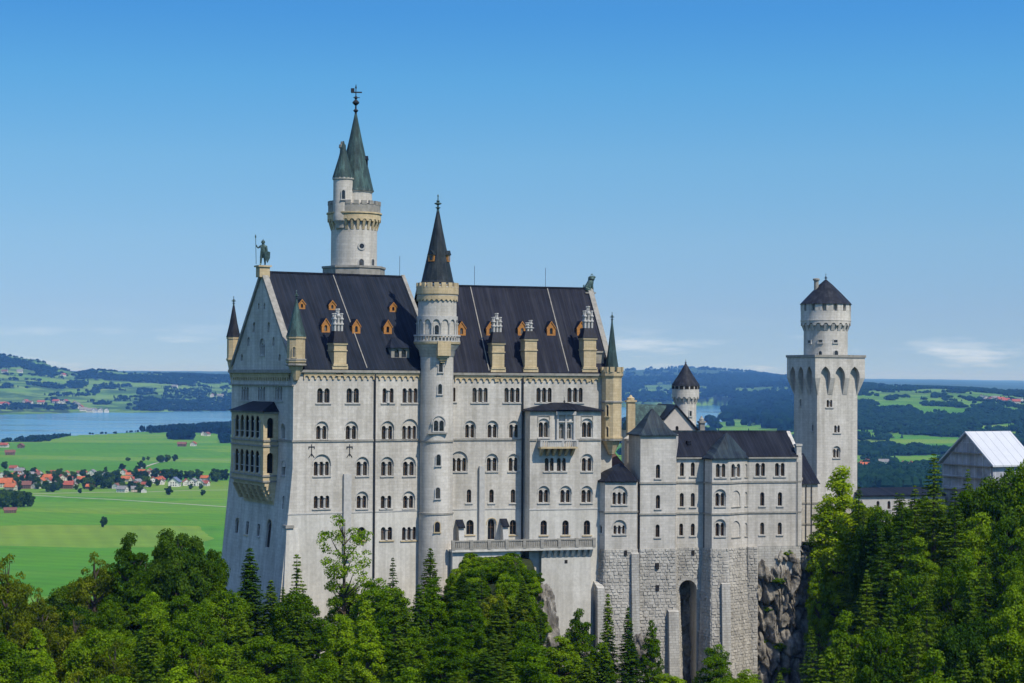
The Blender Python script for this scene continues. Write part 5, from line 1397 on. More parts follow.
def whitesheet():
    m, nt, b, out = new_mat('white_sheet_roof')
    g = N(nt, 'ShaderNodeNewGeometry'); s = N(nt, 'ShaderNodeSeparateXYZ'); nt.links.new(g.outputs['Position'], s.inputs[0])
    tt_ = math_(nt, 'ADD', math_(nt, 'MULTIPLY', s.outputs['X'], math.cos(ga_)), math_(nt, 'MULTIPLY', s.outputs['Y'], math.sin(ga_)))
    ln = math_(nt, 'LESS_THAN', math_(nt, 'FRACT', math_(nt, 'DIVIDE', tt_, 1.9)), .08)
    n = noise_tex(nt, g.outputs['Position'], .6, 4, .6)
    col = mixc(nt, ln, mixc(nt, n, (.46, .47, .48), (.58, .59, .60)), (.34, .35, .37)); nt.links.new(col, b.inputs['Base Color']); b.inputs['Roughness'].default_value = .5
    return m
k.build('sheet_roof', whitesheet(), gt)
for t in np.linspace(.3, WG - .3, 8):
    zt_2 = gzE + (gzR - gzE) * (1 - abs(t - WG / 2) / (WG / 2)); k = MB(); k.tube([FGw.pt(t, zS0, .35), FGw.pt(t, zt_2 - .2, .35)], .07, 6); k.build('scaffold_pole', M['white'], gt)
for i in range(6):
    zq = gzE + 2 - 2.2 * i; w_ = 0 if zq < gzE else (zq - gzE) / (gzR - gzE) * WG / 2
    k = MB(); k.fbox(FGw, .1 + w_, WG - .1 - w_, zq, zq + .12, .05, .75); k.build('scaffold_deck', M['trim'], gt)
# ------------------------------------------------------------------ terrain
def yh_(px): return HORIZON + (px - 512) * ROLL
def npmesh(name, V, Fq, m, parent=None, attr=None, smooth=False):
    V = np.asarray(V, dtype=np.float32); Fq = np.asarray(Fq, dtype=np.int32); k = Fq.shape[1]
    me = bpy.data.meshes.new(name)
    me.vertices.add(len(V)); me.vertices.foreach_set('co', V.ravel())
    me.loops.add(Fq.size); me.loops.foreach_set('vertex_index', Fq.ravel())
    me.polygons.add(len(Fq)); me.polygons.foreach_set('loop_start', np.arange(0, Fq.size, k, dtype=np.int32))
    me.polygons.foreach_set('use_smooth', np.full(len(Fq), smooth))
    if attr:
        for an, av in attr.items():
            a = me.attributes.new(an, 'FLOAT', 'POINT'); a.data.foreach_set('value', np.asarray(av, dtype=np.float32))
    me.update(calc_edges=True)
    me.materials.append(m)
    o = bpy.data.objects.new(name, me); link(o)
    if parent: o.parent = parent
    return o

def hash2(ix, iy, s):
    h = (ix.astype(np.int64) * 374761393 + iy.astype(np.int64) * 668265263 + s * 1442695041) & 0x7fffffff
    h = ((h ^ (h >> 13)) * 1274126177) & 0x7fffffff
    return ((h ^ (h >> 16)) & 0xffff) / 65535.0
def vnoise(x, y, s=0):
    ix, iy = np.floor(x), np.floor(y); fx, fy = x - ix, y - iy
    fx = fx * fx * (3 - 2 * fx); fy = fy * fy * (3 - 2 * fy)
    a, b, c, d = hash2(ix, iy, s), hash2(ix + 1, iy, s), hash2(ix, iy + 1, s), hash2(ix + 1, iy + 1, s)
    return (a * (1 - fx) + b * fx) * (1 - fy) + (c * (1 - fx) + d * fx) * fy
def fbm(x, y, o=4, s=0):
    v = 0; a = .5; t = 0
    for i in range(o): v = v + a * vnoise(x, y, s + i); t += a; a *= .5; x = x * 2.03 + 7.1; y = y * 2.03 + 3.7
    return v / t

YL = np.array([(-400, 572), (0, 566), (50, 576), (90, 572), (130, 556), (180, 548), (215, 566), (260, 566), (300, 573), (350, 576), (395, 561), (440, 558), (462, 560), (500, 553), (532, 558), (548, 590), (570, 628), (620, 632), (660, 650), (700, 664), (750, 668), (790, 630), (830, 545), (900, 520), (935, 515), (1024, 512), (1400, 512)], float)
HT = np.array([(-400, 17), (200, 17), (240, 15), (440, 13), (458, 5), (470, 3), (535, 3), (556, 10), (620, 13), (660, 9), (760, 9), (800, 17), (840, 24), (1400, 25)], float)
SL = np.array([(-400, 24), (440, 24), (470, 30), (540, 30), (600, 22), (760, 22), (840, 38), (1400, 38)], float)
def hill(px, D):
    y = np.interp(px, YL[:, 0], YL[:, 1]); h = np.interp(px, HT[:, 0], HT[:, 1]); s = np.interp(px, SL[:, 0], SL[:, 1])
    Dc = np.clip(D, 185, 284)
    # the spur in front of the palace only exists close to the wall
    mound = np.clip((px - 450) / 15, 0, 1) * np.clip((560 - px) / 15, 0, 1) * np.clip((258 - Dc) / 25, 0, 1)
    h = h + mound * 7
    z = -(y + (278 - Dc) / 20 * s - HORIZON) * Dc / FPX - h
    z = z - np.clip(185 - D, 0, 125) * .55
    k = np.clip((D - 345) / 560, 0, 1); k = k * k * (3 - 2 * k)
    return EYE + z * (1 - k) - 158 * k

COLS = {
    -500: [(1, 0), (8.6, 0), (9.5, 60), (11, 170), (12.5, 260), (15, 230), (40, 240), (60, 240)],
    0: [(1, 0), (8.45, 0), (9.2, 38), (10.5, 140), (12, 270), (14, 200), (35, 225), (60, 225)],
    35: [(1, 0), (8.45, 0), (9.2, 36), (10.5, 128), (12, 248), (14, 180), (35, 225), (60, 225)],
    60: [(1, 0), (8.5, 0), (9.2, 33), (10.5, 110), (12, 190), (14, 150), (35, 225), (60, 225)],
    78: [(1, 0), (8.5, 0), (9.2, 32), (10.5, 95), (12, 165), (14, 140), (35, 225), (60, 225)],
    95: [(1, 0), (8.5, 0), (9.2, 30), (10.5, 90), (12, 186), (14, 150), (35, 228), (60, 225)],
    150: [(1, 0), (8.6, 0), (9.3, 30), (10.5, 92), (12, 168), (14, 150), (40, 245), (60, 230)],
    230: [(1, 0), (8.7, 0), (9.4, 26), (10.5, 85), (12, 158), (15, 140), (40, 250), (60, 230)],
    420: [(1, 0), (9.2, 0), (11, 40), (14, 120), (20, 200), (30, 200), (40, 210), (60, 220)],
    620: [(1, 0), (9.6, 0), (11, 30), (14, 100), (20, 236), (24, 180), (40, 180), (60, 190)],
    690: [(1, 0), (10.2, 0), (11.5, 40), (14, 105), (20, 278), (24, 200), (40, 180), (60, 190)],
    740: [(1, 0), (9.0, 6), (11.0, 50), (14, 110), (20, 240), (24, 190), (40, 180), (60, 190)],
    790: [(1, 0), (7.0, 8), (9.0, 40), (12, 100), (20, 178), (24, 160), (40, 172), (60, 190)],
    860: [(1, 0), (4.2, 4), (6.0, 45), (7.0, 90), (8.6, 124), (10, 138), (14, 60), (40, 172), (60, 190)],
    930: [(1, 0), (4.2, 4), (6.0, 48), (7.0, 92), (8.6, 118), (9.4, 124), (14, 60), (40, 168), (60, 185)],
    1024: [(1, 0), (4.2, 4), (6.0, 42), (7.0, 84), (8.6, 104), (9.4, 106), (14, 50), (40, 125), (60, 170)],
    1500: [(1, 0), (4.2, 4), (6.0, 42), (7.0, 84), (8.6, 110), (10, 120), (14, 70), (40, 160), (60, 170)],
}
CPX = np.array(sorted(COLS)); LD = np.linspace(math.log(1), math.log(60), 300)
CZ = np.array([np.interp(LD, [math.log(d) for d, _ in COLS[c]], [z for _, z in COLS[c]]) for c in CPX])
def far_z(px, D):
    l = np.log(np.clip(D / 1000, 1, 60)); fi = (l - LD[0]) / (LD[-1] - LD[0]) * 299
    i0 = np.clip(fi.astype(int), 0, 298); f = fi - i0
    ci = np.clip(np.searchsorted(CPX, px) - 1, 0, len(CPX) - 2)
    g = np.clip((px - CPX[ci]) / (CPX[ci + 1] - CPX[ci]), 0, 1); g = g * g * (3 - 2 * g)
    return (CZ[ci, i0] * (1 - f) + CZ[ci, i0 + 1] * f) * (1 - g) + (CZ[ci + 1, i0] * (1 - f) + CZ[ci + 1, i0 + 1] * f) * g

LAKE = [(-900, 470), (-300, 458), (-100, 450), (0, 441.5), (30, 438.5), (60, 436), (100, 434.5), (140, 432), (180, 430), (230, 427), (400, 425), (560, 425), (660, 425.5), (704, 426.5), (716, 423.5), (729, 421.6), (722, 418.5), (719, 414.5), (725, 410), (739, 407.2), (715, 405.2),
        (620, 407), (500, 408), (350, 409), (230, 411), (175, 411.8), (130, 413), (100, 412.2), (60, 413.6), (0, 414.8), (-100, 416), (-500, 420), (-900, 430)]
LAKEW = [at_z(a, b, 0.0) for a, b in LAKE]
def inpoly(X, Y, P):
    c = np.zeros(X.shape, bool); n = len(P)
    for i in range(n):
        x1, y1 = P[i][0], P[i][1]; x2, y2 = P[(i + 1) % n][0], P[(i + 1) % n][1]
        if y1 == y2: continue
        c ^= ((y1 > Y) != (y2 > Y)) & (X < (x2 - x1) * (Y - y1) / (y2 - y1) + x1)
    return c
def terrain(X, Y):
    X = np.asarray(X, float); Y = np.asarray(Y, float)
    D = np.hypot(X, Y); az = np.arctan2(X, Y); px = 512 + FPX * np.tan(np.clip(az, -1.1, 1.1))
    zf = 1.0 + far_z(px, D)
    big = np.clip((D - 8700) / 1500, 0, 1)
    zf = zf + big * ((fbm(X / 900, Y / 900, 4, 5) - .5) * 34) + np.clip((D - 3500) / 2500, 0, 1) * (px > 780) * (fbm(X / 500, Y / 700, 3, 9) - .5) * 16
    zf = np.where(inpoly(X, Y, [(p.x, p.y) for p in LAKEW]), -4.0, zf)
    zh = hill(px, D) + (fbm(X / 14, Y / 14, 4, 21) - .5) * 3.0 * (D < 700)
    return np.maximum(zf, zh)
def ground_at(px, py, d0=950.0):
    """The terrain point seen at a picture position (found by marching the sight line)."""
    d = ray(px, py); s = np.exp(np.linspace(math.log(d0), math.log(58000), 2500)) / d.y
    X, Y, Z = d.x * s, d.y * s, EYE + d.z * s
    hit = np.nonzero(Z < terrain(X, Y))[0]
    i = hit[0] if len(hit) else 2499
    return Vector((X[i], Y[i], float(terrain(X[i], Y[i]))))
def gz(x, y): return float(terrain(np.array([x]), np.array([y]))[0])

# woods: ground outlines (picture positions of the tree feet), density, kind
def XY(sc, ox, oy, pts): return [(ox + sc * a, oy + sc * b) for a, b in pts]
L7 = lambda *p: XY(.2344, 0, 330, p)
L8 = lambda *p: XY(.1903, 860, 370, p)
L5 = lambda *p: XY(.2634, 580, 340, p)
WOODS = [
    (L7((-900, 60), (0, 115), (100, 132), (200, 160), (262, 192), (200, 196), (120, 172), (60, 165), (0, 165), (-900, 150)), 0.90),
    (L7((310, 196), (350, 172), (420, 182), (520, 192), (640, 196), (760, 192), (860, 190), (985, 196), (985, 232), (860, 234), (760, 240), (640, 232), (540, 222), (430, 212), (320, 205)), 0.85),
    (L7((130, 222), (270, 232), (275, 252), (150, 240)), 0.64), (L7((280, 222), (360, 222), (362, 246), (285, 250)), 0.48), (L7((400, 250), (432, 250), (432, 272), (402, 272)), 0.85), (L7((455, 240), (500, 240), (500, 255), (455, 255)), 0.64),
    (L7((575, 255), (650, 255), (650, 272), (575, 272)), 0.56), (L7((690, 250), (900, 258), (900, 292), (690, 292)), 0.36), (L7((470, 285), (700, 288), (700, 306), (470, 306)), 0.44),
    (L7((560, 318), (620, 300), (985, 300), (985, 348), (700, 352), (560, 346)), 0.68), (L7((-900, 320), (0, 318), (110, 322), (320, 328), (325, 356), (180, 352), (60, 352), (0, 360), (-900, 372)), 0.56),
    (L7((0, 240), (40, 230), (60, 250), (0, 256)), 0.56), (L7((190, 270), (380, 280), (380, 290), (190, 282)), 0.32), (L7((370, 305), (460, 310), (460, 322), (370, 322)), 0.48),
    (L7((628, 428), (640, 415), (760, 405), (920, 405), (985, 425), (985, 446), (860, 438), (740, 434), (640, 442)), 1.0), (L7((725, 460), (760, 455), (800, 460), (800, 470), (725, 470)), .9), (L7((945, 470), (990, 470), (990, 484), (945, 484)), .8),
    (L7((0, 470), (60, 462), (170, 452), (220, 440), (300, 440), (300, 452), (220, 470), (60, 474), (0, 480)), .8), (L7((300, 442), (450, 432), (640, 432), (640, 440), (450, 444), (300, 450)), .6),
    # east side
    (L8((-60, 60), (20, 78), (60, 78), (100, 100), (40, 118), (-60, 125)), .9), (L8((90, 100), (260, 96), (400, 82), (560, 92), (700, 110), (780, 124), (900, 132), (900, 146), (760, 134), (640, 116), (500, 104), (400, 98), (280, 108), (100, 112)), .9),
    (L8((170, 140), (215, 140), (215, 158), (170, 158)), .8), (L8((380, 128), (430, 128), (430, 142), (380, 142)), .7), (L8((-60, 160), (90, 170), (110, 200), (-60, 205)), .8), (L8((330, 178), (520, 178), (540, 195), (330, 195)), .7), (L8((570, 150), (680, 150), (690, 165), (570, 160)), .5), (L8((700, 150), (900, 158), (900, 184), (700, 178)), .4),
    (L8((-80, 198), (290, 198), (310, 216), (330, 232), (530, 232), (540, 210), (600, 186), (900, 192), (900, 282), (780, 284), (660, 296), (640, 322), (640, 352), (440, 352), (240, 338), (110, 310), (90, 312), (-80, 312)), .97),
    (L8((110, 345), (210, 350), (160, 378), (110, 374)), .7), (L8((-80, 398), (130, 398), (440, 414), (440, 446), (200, 452), (40, 458), (-80, 444)), .92), (L8((830, 290), (900, 290), (900, 380), (830, 340)), .9), (L8((620, 330), (900, 360), (900, 470), (620, 470)), .8),
    (L8((-80, 500), (0, 520), (160, 520), (330, 500), (440, 470), (440, 640), (-80, 640)), .85), (L8((50, 478), (110, 480), (110, 520), (50, 510)), .7), (L8((140, 470), (200, 480), (200, 500), (140, 500)), .6),
    # between palace and square tower
    (L5((440, 218), (560, 205), (700, 210), (860, 195), (860, 240), (760, 262), (640, 262), (560, 252), (440, 240)), .9), (L5((540, 275), (600, 270), (740, 268), (860, 262), (860, 340), (780, 330), (740, 336), (690, 320), (680, 296), (610, 300), (560, 306), (540, 295)), .9),
    (L5((380, 160), (860, 170), (860, 182), (380, 178)), .8), (L5((160, 210), (345, 215), (345, 240), (160, 236)), .8), (L5((645, 300), (672, 300), (672, 324), (650, 322)), .9), (L5((480, 318), (560, 300), (575, 306), (500, 326)), .5), (L5((440, 190), (620, 196), (620, 202), (440, 200)), .5),
    # behind the palace
    ([(225, 426.5), (330, 425.5), (470, 426.5), (600, 426), (600, 429), (470, 430), (330, 431), (225, 434)], .8), ([(225, 378), (430, 376), (640, 384), (640, 392), (430, 390), (225, 386)], .9), ([(225, 396), (360, 394), (470, 400), (620, 402), (620, 406), (470, 407), (360, 406), (225, 410)], .8),
    ([(300, 440), (360, 438), (370, 444), (310, 446)], .8), ([(430, 448), (520, 444), (560, 450), (470, 456)], .85), ([(250, 462), (300, 460), (320, 466), (260, 470)], .7), ([(520, 470), (600, 462), (640, 470), (560, 480)], .8), ([(380, 490), (440, 484), (470, 492), (400, 500)], .8),
    (L5((150, 150), (860, 130), (860, 158), (150, 168)), .75),
]
def pixnp(X, Y, Z):
    q = np.stack([X, Y, Z - EYE], -1) @ np.array(CAM_ROT)
    return 512 + FPX * q[..., 0] / -q[..., 2], 341.5 - FPX * q[..., 1] / -q[..., 2]
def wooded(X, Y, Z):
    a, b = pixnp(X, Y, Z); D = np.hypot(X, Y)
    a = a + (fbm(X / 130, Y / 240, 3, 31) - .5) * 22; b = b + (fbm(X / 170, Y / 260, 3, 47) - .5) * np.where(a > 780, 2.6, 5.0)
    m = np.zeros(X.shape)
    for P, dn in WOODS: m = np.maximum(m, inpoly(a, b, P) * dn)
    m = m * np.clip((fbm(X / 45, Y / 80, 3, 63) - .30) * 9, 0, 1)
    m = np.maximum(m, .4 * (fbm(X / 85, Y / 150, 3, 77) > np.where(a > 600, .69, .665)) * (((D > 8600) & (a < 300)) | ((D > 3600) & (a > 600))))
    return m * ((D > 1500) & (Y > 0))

azs = np.concatenate([np.radians(np.arange(-180, -21, 4)), np.radians(np.linspace(-20, 20, 760)), np.radians(np.arange(21, 180, 4))])
rs_ = np.concatenate([[6, 20], np.arange(40, 400, 2.6), np.arange(400, 1000, 12), np.exp(np.arange(math.log(1000), math.log(60000), .0105))])
A_, R_ = np.meshgrid(azs, rs_); GX, GY = R_ * np.sin(A_), R_ * np.cos(A_); GZ = terrain(GX, GY)
na, nr = len(azs), len(rs_)
idx = np.arange(na * nr).reshape(nr, na); i2 = np.roll(idx, -1, 1)
q4 = np.stack([idx[:-1], i2[:-1], i2[1:], idx[1:]], -1).reshape(-1, 4)[:, ::-1]
WD = wooded(GX, GY, GZ)
def groundmat():
    m, nt, b, out = new_mat('ground')
    g = N(nt, 'ShaderNodeNewGeometry'); pos = g.outputs['Position']
    fa = N(nt, 'ShaderNodeAttribute', attribute_name='wood'); ha = N(nt, 'ShaderNodeAttribute', attribute_name='hillside')
    mp = N(nt, 'ShaderNodeMapping'); mp.inputs['Scale'].default_value = (1 / 620, 1 / 165, 0); mp.inputs['Rotation'].default_value = (0, 0, R(-7)); nt.links.new(pos, mp.inputs['Vector'])
    wz = N(nt, 'ShaderNodeTexNoise', Scale=.8, Detail=3); nt.links.new(mp.outputs[0], wz.inputs['Vector'])
    wv = N(nt, 'ShaderNodeVectorMath', operation='MULTIPLY_ADD'); nt.links.new(wz.outputs['Color'], wv.inputs[0]); wv.inputs[1].default_value = (.16, .3, 0); nt.links.new(mp.outputs[0], wv.inputs[2])
    vo = N(nt, 'ShaderNodeTexVoronoi', Scale=1.0); nt.links.new(wv.outputs[0], vo.inputs['Vector'])
    sc = N(nt, 'ShaderNodeSeparateColor'); nt.links.new(vo.outputs['Color'], sc.inputs[0])
    f1 = ramp(nt, sc.outputs[0], [(0, (.054, .185, .008)), (.35, (.070, .208, .009)), (.55, (.096, .226, .012)), (.74, (.125, .24, .015)), (.90, (.145, .242, .018)), (1, (.16, .245, .024))])
    big = noise_tex(nt, pos, .0011, 4, .6); fine = noise_tex(nt, pos, .012, 5, .6, (1, 3.0, 1))
    col = mixc(nt, ramp(nt, big, [(.4, 0.0), (.65, .6)]), f1, (.095, .235, .028))
    col = mixc(nt, 1.0, col, ramp(nt, fine, [(.3, .86), (.7, 1.12)]), 'MULTIPLY')
    rot = math_(nt, 'MULTIPLY_ADD', sc.outputs[2], 1.2, .1); sx_ = N(nt, 'ShaderNodeSeparateXYZ'); nt.links.new(pos, sx_.inputs[0])
    along = math_(nt, 'ADD', math_(nt, 'MULTIPLY', sx_.outputs['X'], math_(nt, 'COSINE', rot)), math_(nt, 'MULTIPLY', sx_.outputs['Y'], math_(nt, 'SINE', rot)))
    mow = math_(nt, 'MULTIPLY_ADD', math_(nt, 'SINE', math_(nt, 'MULTIPLY', along, 6.283 / 22)), .055, 1.0)
    patch = noise_tex(nt, pos, .006, 6, .7, (1, 2.2, 1))
    col = mixc(nt, 1.0, col, mow, 'MULTIPLY'); col = mixc(nt, ramp(nt, patch, [(.5, 0.0), (.68, .4)]), col, (.125, .225, .024))
    # far meadows beyond the lake are duller, mixed with scattered scrub
    far = N(nt, 'ShaderNodeVectorMath', operation='LENGTH'); nt.links.new(pos, far.inputs[0])
    ff = ramp(nt, math_(nt, 'DIVIDE', far.outputs['Value'], 12000), [(.5, 0.0), (.72, 1.0)])
    scr = noise_tex(nt, pos, .0042, 5, .68)
    fcol = mixc(nt, ramp(nt, scr, [(.46, 0.0), (.56, 1.0)]), mixc(nt, sc.outputs[1], (.095, .215, .030), (.16, .25, .055)), (.040, .095, .024))
    vf = ramp(nt, math_(nt, 'DIVIDE', far.outputs['Value'], 26000), [(.5, 0.0), (.62, 1.0)])
    fcol = mixc(nt, vf, fcol, (.03, .065, .025))
    col = mixc(nt, ff, col, fcol)
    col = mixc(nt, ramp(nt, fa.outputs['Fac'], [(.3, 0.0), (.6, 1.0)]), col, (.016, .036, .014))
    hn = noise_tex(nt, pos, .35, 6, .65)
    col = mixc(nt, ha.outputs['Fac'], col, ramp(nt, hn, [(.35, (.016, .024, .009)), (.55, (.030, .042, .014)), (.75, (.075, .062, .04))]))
    nt.links.new(col, b.inputs['Base Color']); b.inputs['Roughness'].default_value = .95; b.inputs['Specular IOR Level'].default_value = .1
    return m
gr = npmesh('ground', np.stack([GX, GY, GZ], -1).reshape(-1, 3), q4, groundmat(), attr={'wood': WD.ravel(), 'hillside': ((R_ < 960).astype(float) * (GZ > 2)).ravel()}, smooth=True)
gr['kind'] = 'structure'
def watermat():
    m, nt, b, out = new_mat('lake_water'); b.inputs['Base Color'].default_value = (.045, .19, .33, 1); b.inputs['Specular IOR Level'].default_value = .32; b.inputs['Roughness'].default_value = .22
    g = N(nt, 'ShaderNodeNewGeometry'); n = noise_tex(nt, g.outputs['Position'], .02, 4, .6, (1, 1, 1)); w = noise_tex(nt, g.outputs['Position'], .0016, 4, .6, (1, 3, 1))
    nt.links.new(ramp(nt, w, [(.35, .08), (.65, .2)]), b.inputs['Roughness'])
    bp = N(nt, 'ShaderNodeBump', Strength=.25, Distance=.5); nt.links.new(n, bp.inputs['Height']); nt.links.new(bp.outputs[0], b.inputs['Normal'])
    return m
wv_, wt_ = triangulate([(p.x + (p.y > 7000) * 0, p.y + (150 if i > 20 else -60)) for i, p in enumerate(LAKEW)], [])
lake = npmesh('lake', [(p[0], p[1], 0.3) for p in wv_], [t for t in wt_ if len(t) == 3], watermat()); lake['kind'] = 'structure'

# ------------------------------------------------------------------ far woods (countless, one object per wood)
def tpl_conifer():
    V = []; Fs = []; n = 6
    for z0, z1, r in ((.08, .55, .19), (.32, .80, .145), (.58, 1.0, .09)):
        k = len(V); V += [(r * math.cos(2 * math.pi * i / n + z0), r * math.sin(2 * math.pi * i / n + z0), z0) for i in range(n)] + [(0, 0, z1)]
        Fs += [(k + i, k + (i + 1) % n, k + n) for i in range(n)]
    return np.array(V), np.array(Fs)
def tpl_broad():
    V = [(0, 0, 1.0)]; n = 6
    for z, r in ((.82, .26), (.5, .36), (.2, .24)): V += [(r * math.cos(2 * math.pi * i / n + z * 3), r * math.sin(2 * math.pi * i / n + z * 3), z) for i in range(n)]
    Fs = [(0, 1 + i, 1 + (i + 1) % n) for i in range(n)]
    for k in (1, 7):
        for i in range(n): a, b = k + i, k + (i + 1) % n; Fs += [(a, a + n, b + n), (a, b + n, b)]
    return np.array(V), np.array(Fs)
def scatter(name, label, px0, px1, D0, D1, sp0, cap, hmin, hmax, conif=.6, col='far_tree'):
    """Trees standing wherever the terrain is wooded between two picture columns."""
    D = []; PXs = []
    n = cap * 6
    u = RNG.random(n); D = np.sqrt(D0 ** 2 + u * (D1 ** 2 - D0 ** 2)); P = px0 + RNG.random(n) * (px1 - px0)
    az = np.arctan((P - 512) / FPX); X, Y = D * np.sin(az), D * np.cos(az); Z = terrain(X, Y)
    k = (RNG.random(n) < wooded(X, Y, Z)) & (Z > -1); X, Y, Z = X[k][:cap], Y[k][:cap], Z[k][:cap]
    VV = []; FF = []; off = 0
    for tpl, sel in ((tpl_conifer(), RNG.random(len(X)) < conif), (tpl_broad(), None)):
        if sel is None: sel = ~prev
        prev = sel
        V, Fs = tpl; m = sel.sum()
        if not m: continue
        H = (hmin + RNG.random(m) * (hmax - hmin)); a = RNG.random(m) * 6.28; W = H * (.8 + .5 * RNG.random(m)) * (sp0)
        J = 1 + (RNG.random((m, len(V))) - .5) * .5
        vx = V[None, :, 0] * J; vy = V[None, :, 1] * J
        wx = (vx * np.cos(a)[:, None] - vy * np.sin(a)[:, None]) * W[:, None] + X[sel][:, None]
        wy = (vx * np.sin(a)[:, None] + vy * np.cos(a)[:, None]) * W[:, None] + Y[sel][:, None]
        wz = V[None, :, 2] * H[:, None] + Z[sel][:, None] - .5
        VV.append(np.stack([wx, wy, wz], -1).reshape(-1, 3)); FF.append((Fs[None] + (np.arange(m) * len(V))[:, None, None]).reshape(-1, 3) + off); off += m * len(V)
    if not VV: return
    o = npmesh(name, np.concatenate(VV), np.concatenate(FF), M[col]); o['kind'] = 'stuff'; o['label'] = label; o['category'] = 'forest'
    return o
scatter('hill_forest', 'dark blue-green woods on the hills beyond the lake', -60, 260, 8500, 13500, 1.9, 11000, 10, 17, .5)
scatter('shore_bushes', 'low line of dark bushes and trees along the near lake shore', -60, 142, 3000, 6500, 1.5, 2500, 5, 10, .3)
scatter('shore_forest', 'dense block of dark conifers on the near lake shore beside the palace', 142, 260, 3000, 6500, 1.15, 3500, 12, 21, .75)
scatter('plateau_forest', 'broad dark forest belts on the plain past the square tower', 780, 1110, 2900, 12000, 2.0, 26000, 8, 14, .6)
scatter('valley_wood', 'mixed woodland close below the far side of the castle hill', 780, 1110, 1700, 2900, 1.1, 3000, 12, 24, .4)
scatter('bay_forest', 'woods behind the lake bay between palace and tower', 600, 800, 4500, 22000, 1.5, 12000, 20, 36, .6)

scatter('meadow_wood', 'scattered woods on the plain and shores hidden behind the palace', 225, 640, 2000, 15000, 1.5, 7000, 13, 24, .6)
# ------------------------------------------------------------------ hillside trees
def leaf_quads(P, Nn, s, asp=.62):
    n = len(P); Nn = Nn / np.linalg.norm(Nn, axis=1, keepdims=True)
    r = RNG.normal(size=(n, 3)); a = np.cross(Nn, r); a /= np.linalg.norm(a, axis=1, keepdims=True); b = np.cross(Nn, a)
    s = s[:, None]; bend = Nn * s * .18
    V = np.stack([P - a * s, P - b * s * asp + bend, P + a * s, P + b * s * asp + bend], 1).reshape(-1, 3)
    return V, np.arange(4 * n).reshape(-1, 4)
def unit(n):
    v = RNG.normal(size=(n, 3)); return v / np.linalg.norm(v, axis=1, keepdims=True)
PROTO = {}
def store(key, crown, trunk_mb):
    """Keep a prototype's crown and trunk meshes for the copies."""
    V, Fq, m = crown
    c = npmesh('crown', V, Fq, M[m]); t = trunk_mb.build('trunk', M['bark']) if trunk_mb else None
    PROTO[key] = (c.data, t.data if t else None)
    bpy.data.objects.remove(c)
    if t: bpy.data.objects.remove(t)
def broadleaf(key, H, Rr, nl, per, m, base=.22, leaf=(.2, .4), taper=.0, lobe=(.16, .3), inner=.45):
    cz, rz = H * (base + (1 - base) / 2), H * (1 - base) / 2
    L = []
    while len(L) < nl:
        p = RNG.uniform(-1, 1, 3); q = np.linalg.norm(p)
        if q > 1 or q < inner: continue
        w = 1 - taper * (p[2] * .5 + .5) 
        L.append((p[0] * Rr * w * .82, p[1] * Rr * w * .82, cz + p[2] * rz * .86))
    if taper > .3: L += [(RNG.uniform(-1, 1) * Rr * (1.02 - q_) * .9, RNG.uniform(-1, 1) * Rr * (1.02 - q_) * .9, H * q_) for q_ in np.linspace(.62, .945, 12)]
    L = np.array(L); P = []; Nn = []
    for l in L:
        rl = Rr * RNG.uniform(*lobe) * (1 - .35 * taper * (l[2] / H)); n = int(per * (rl / (Rr * .23)) ** 1.6)
        d = unit(n); out = l - np.array([0, 0, cz]); out = out / (np.linalg.norm(out) + 1e-6)
        d = d + out * .35 + np.array([0, 0, .25]); d /= np.linalg.norm(d, axis=1, keepdims=True)
        rad = rl * RNG.uniform(.55, 1.12, n)[:, None]
        P.append(l + d * rad * np.array([1.1, 1.1, .75])); Nn.append(d * .75 + unit(n) * .75 + np.array([0, 0, .3]))
    P = np.concatenate(P); Nn = np.concatenate(Nn); V, Fq = leaf_quads(P, Nn, RNG.uniform(leaf[0], leaf[1], len(P)))
    tb = MB(); tr = Rr * .06 + .05
    tb.tube([(0, 0, -1.5), (0, 0, 0), (.1, 0, H * .3), (-.08, .1, H * .6), (0, 0, H * .9)], [tr * 1.5, tr * 1.15, tr, tr * .6, .03], 7)
    for l in L[::3]:
        z0 = max(H * .15, l[2] - np.hypot(l[0], l[1]) * RNG.uniform(.7, 1.1)); z0 = min(z0, H * .8)
        tb.tube([(0, 0, z0), (l[0] * .5, l[1] * .5, z0 + (l[2] - z0) * .4), tuple(l)], [tr * .5, tr * .3, .02], 5)
    store(key, (V, Fq, m), tb)
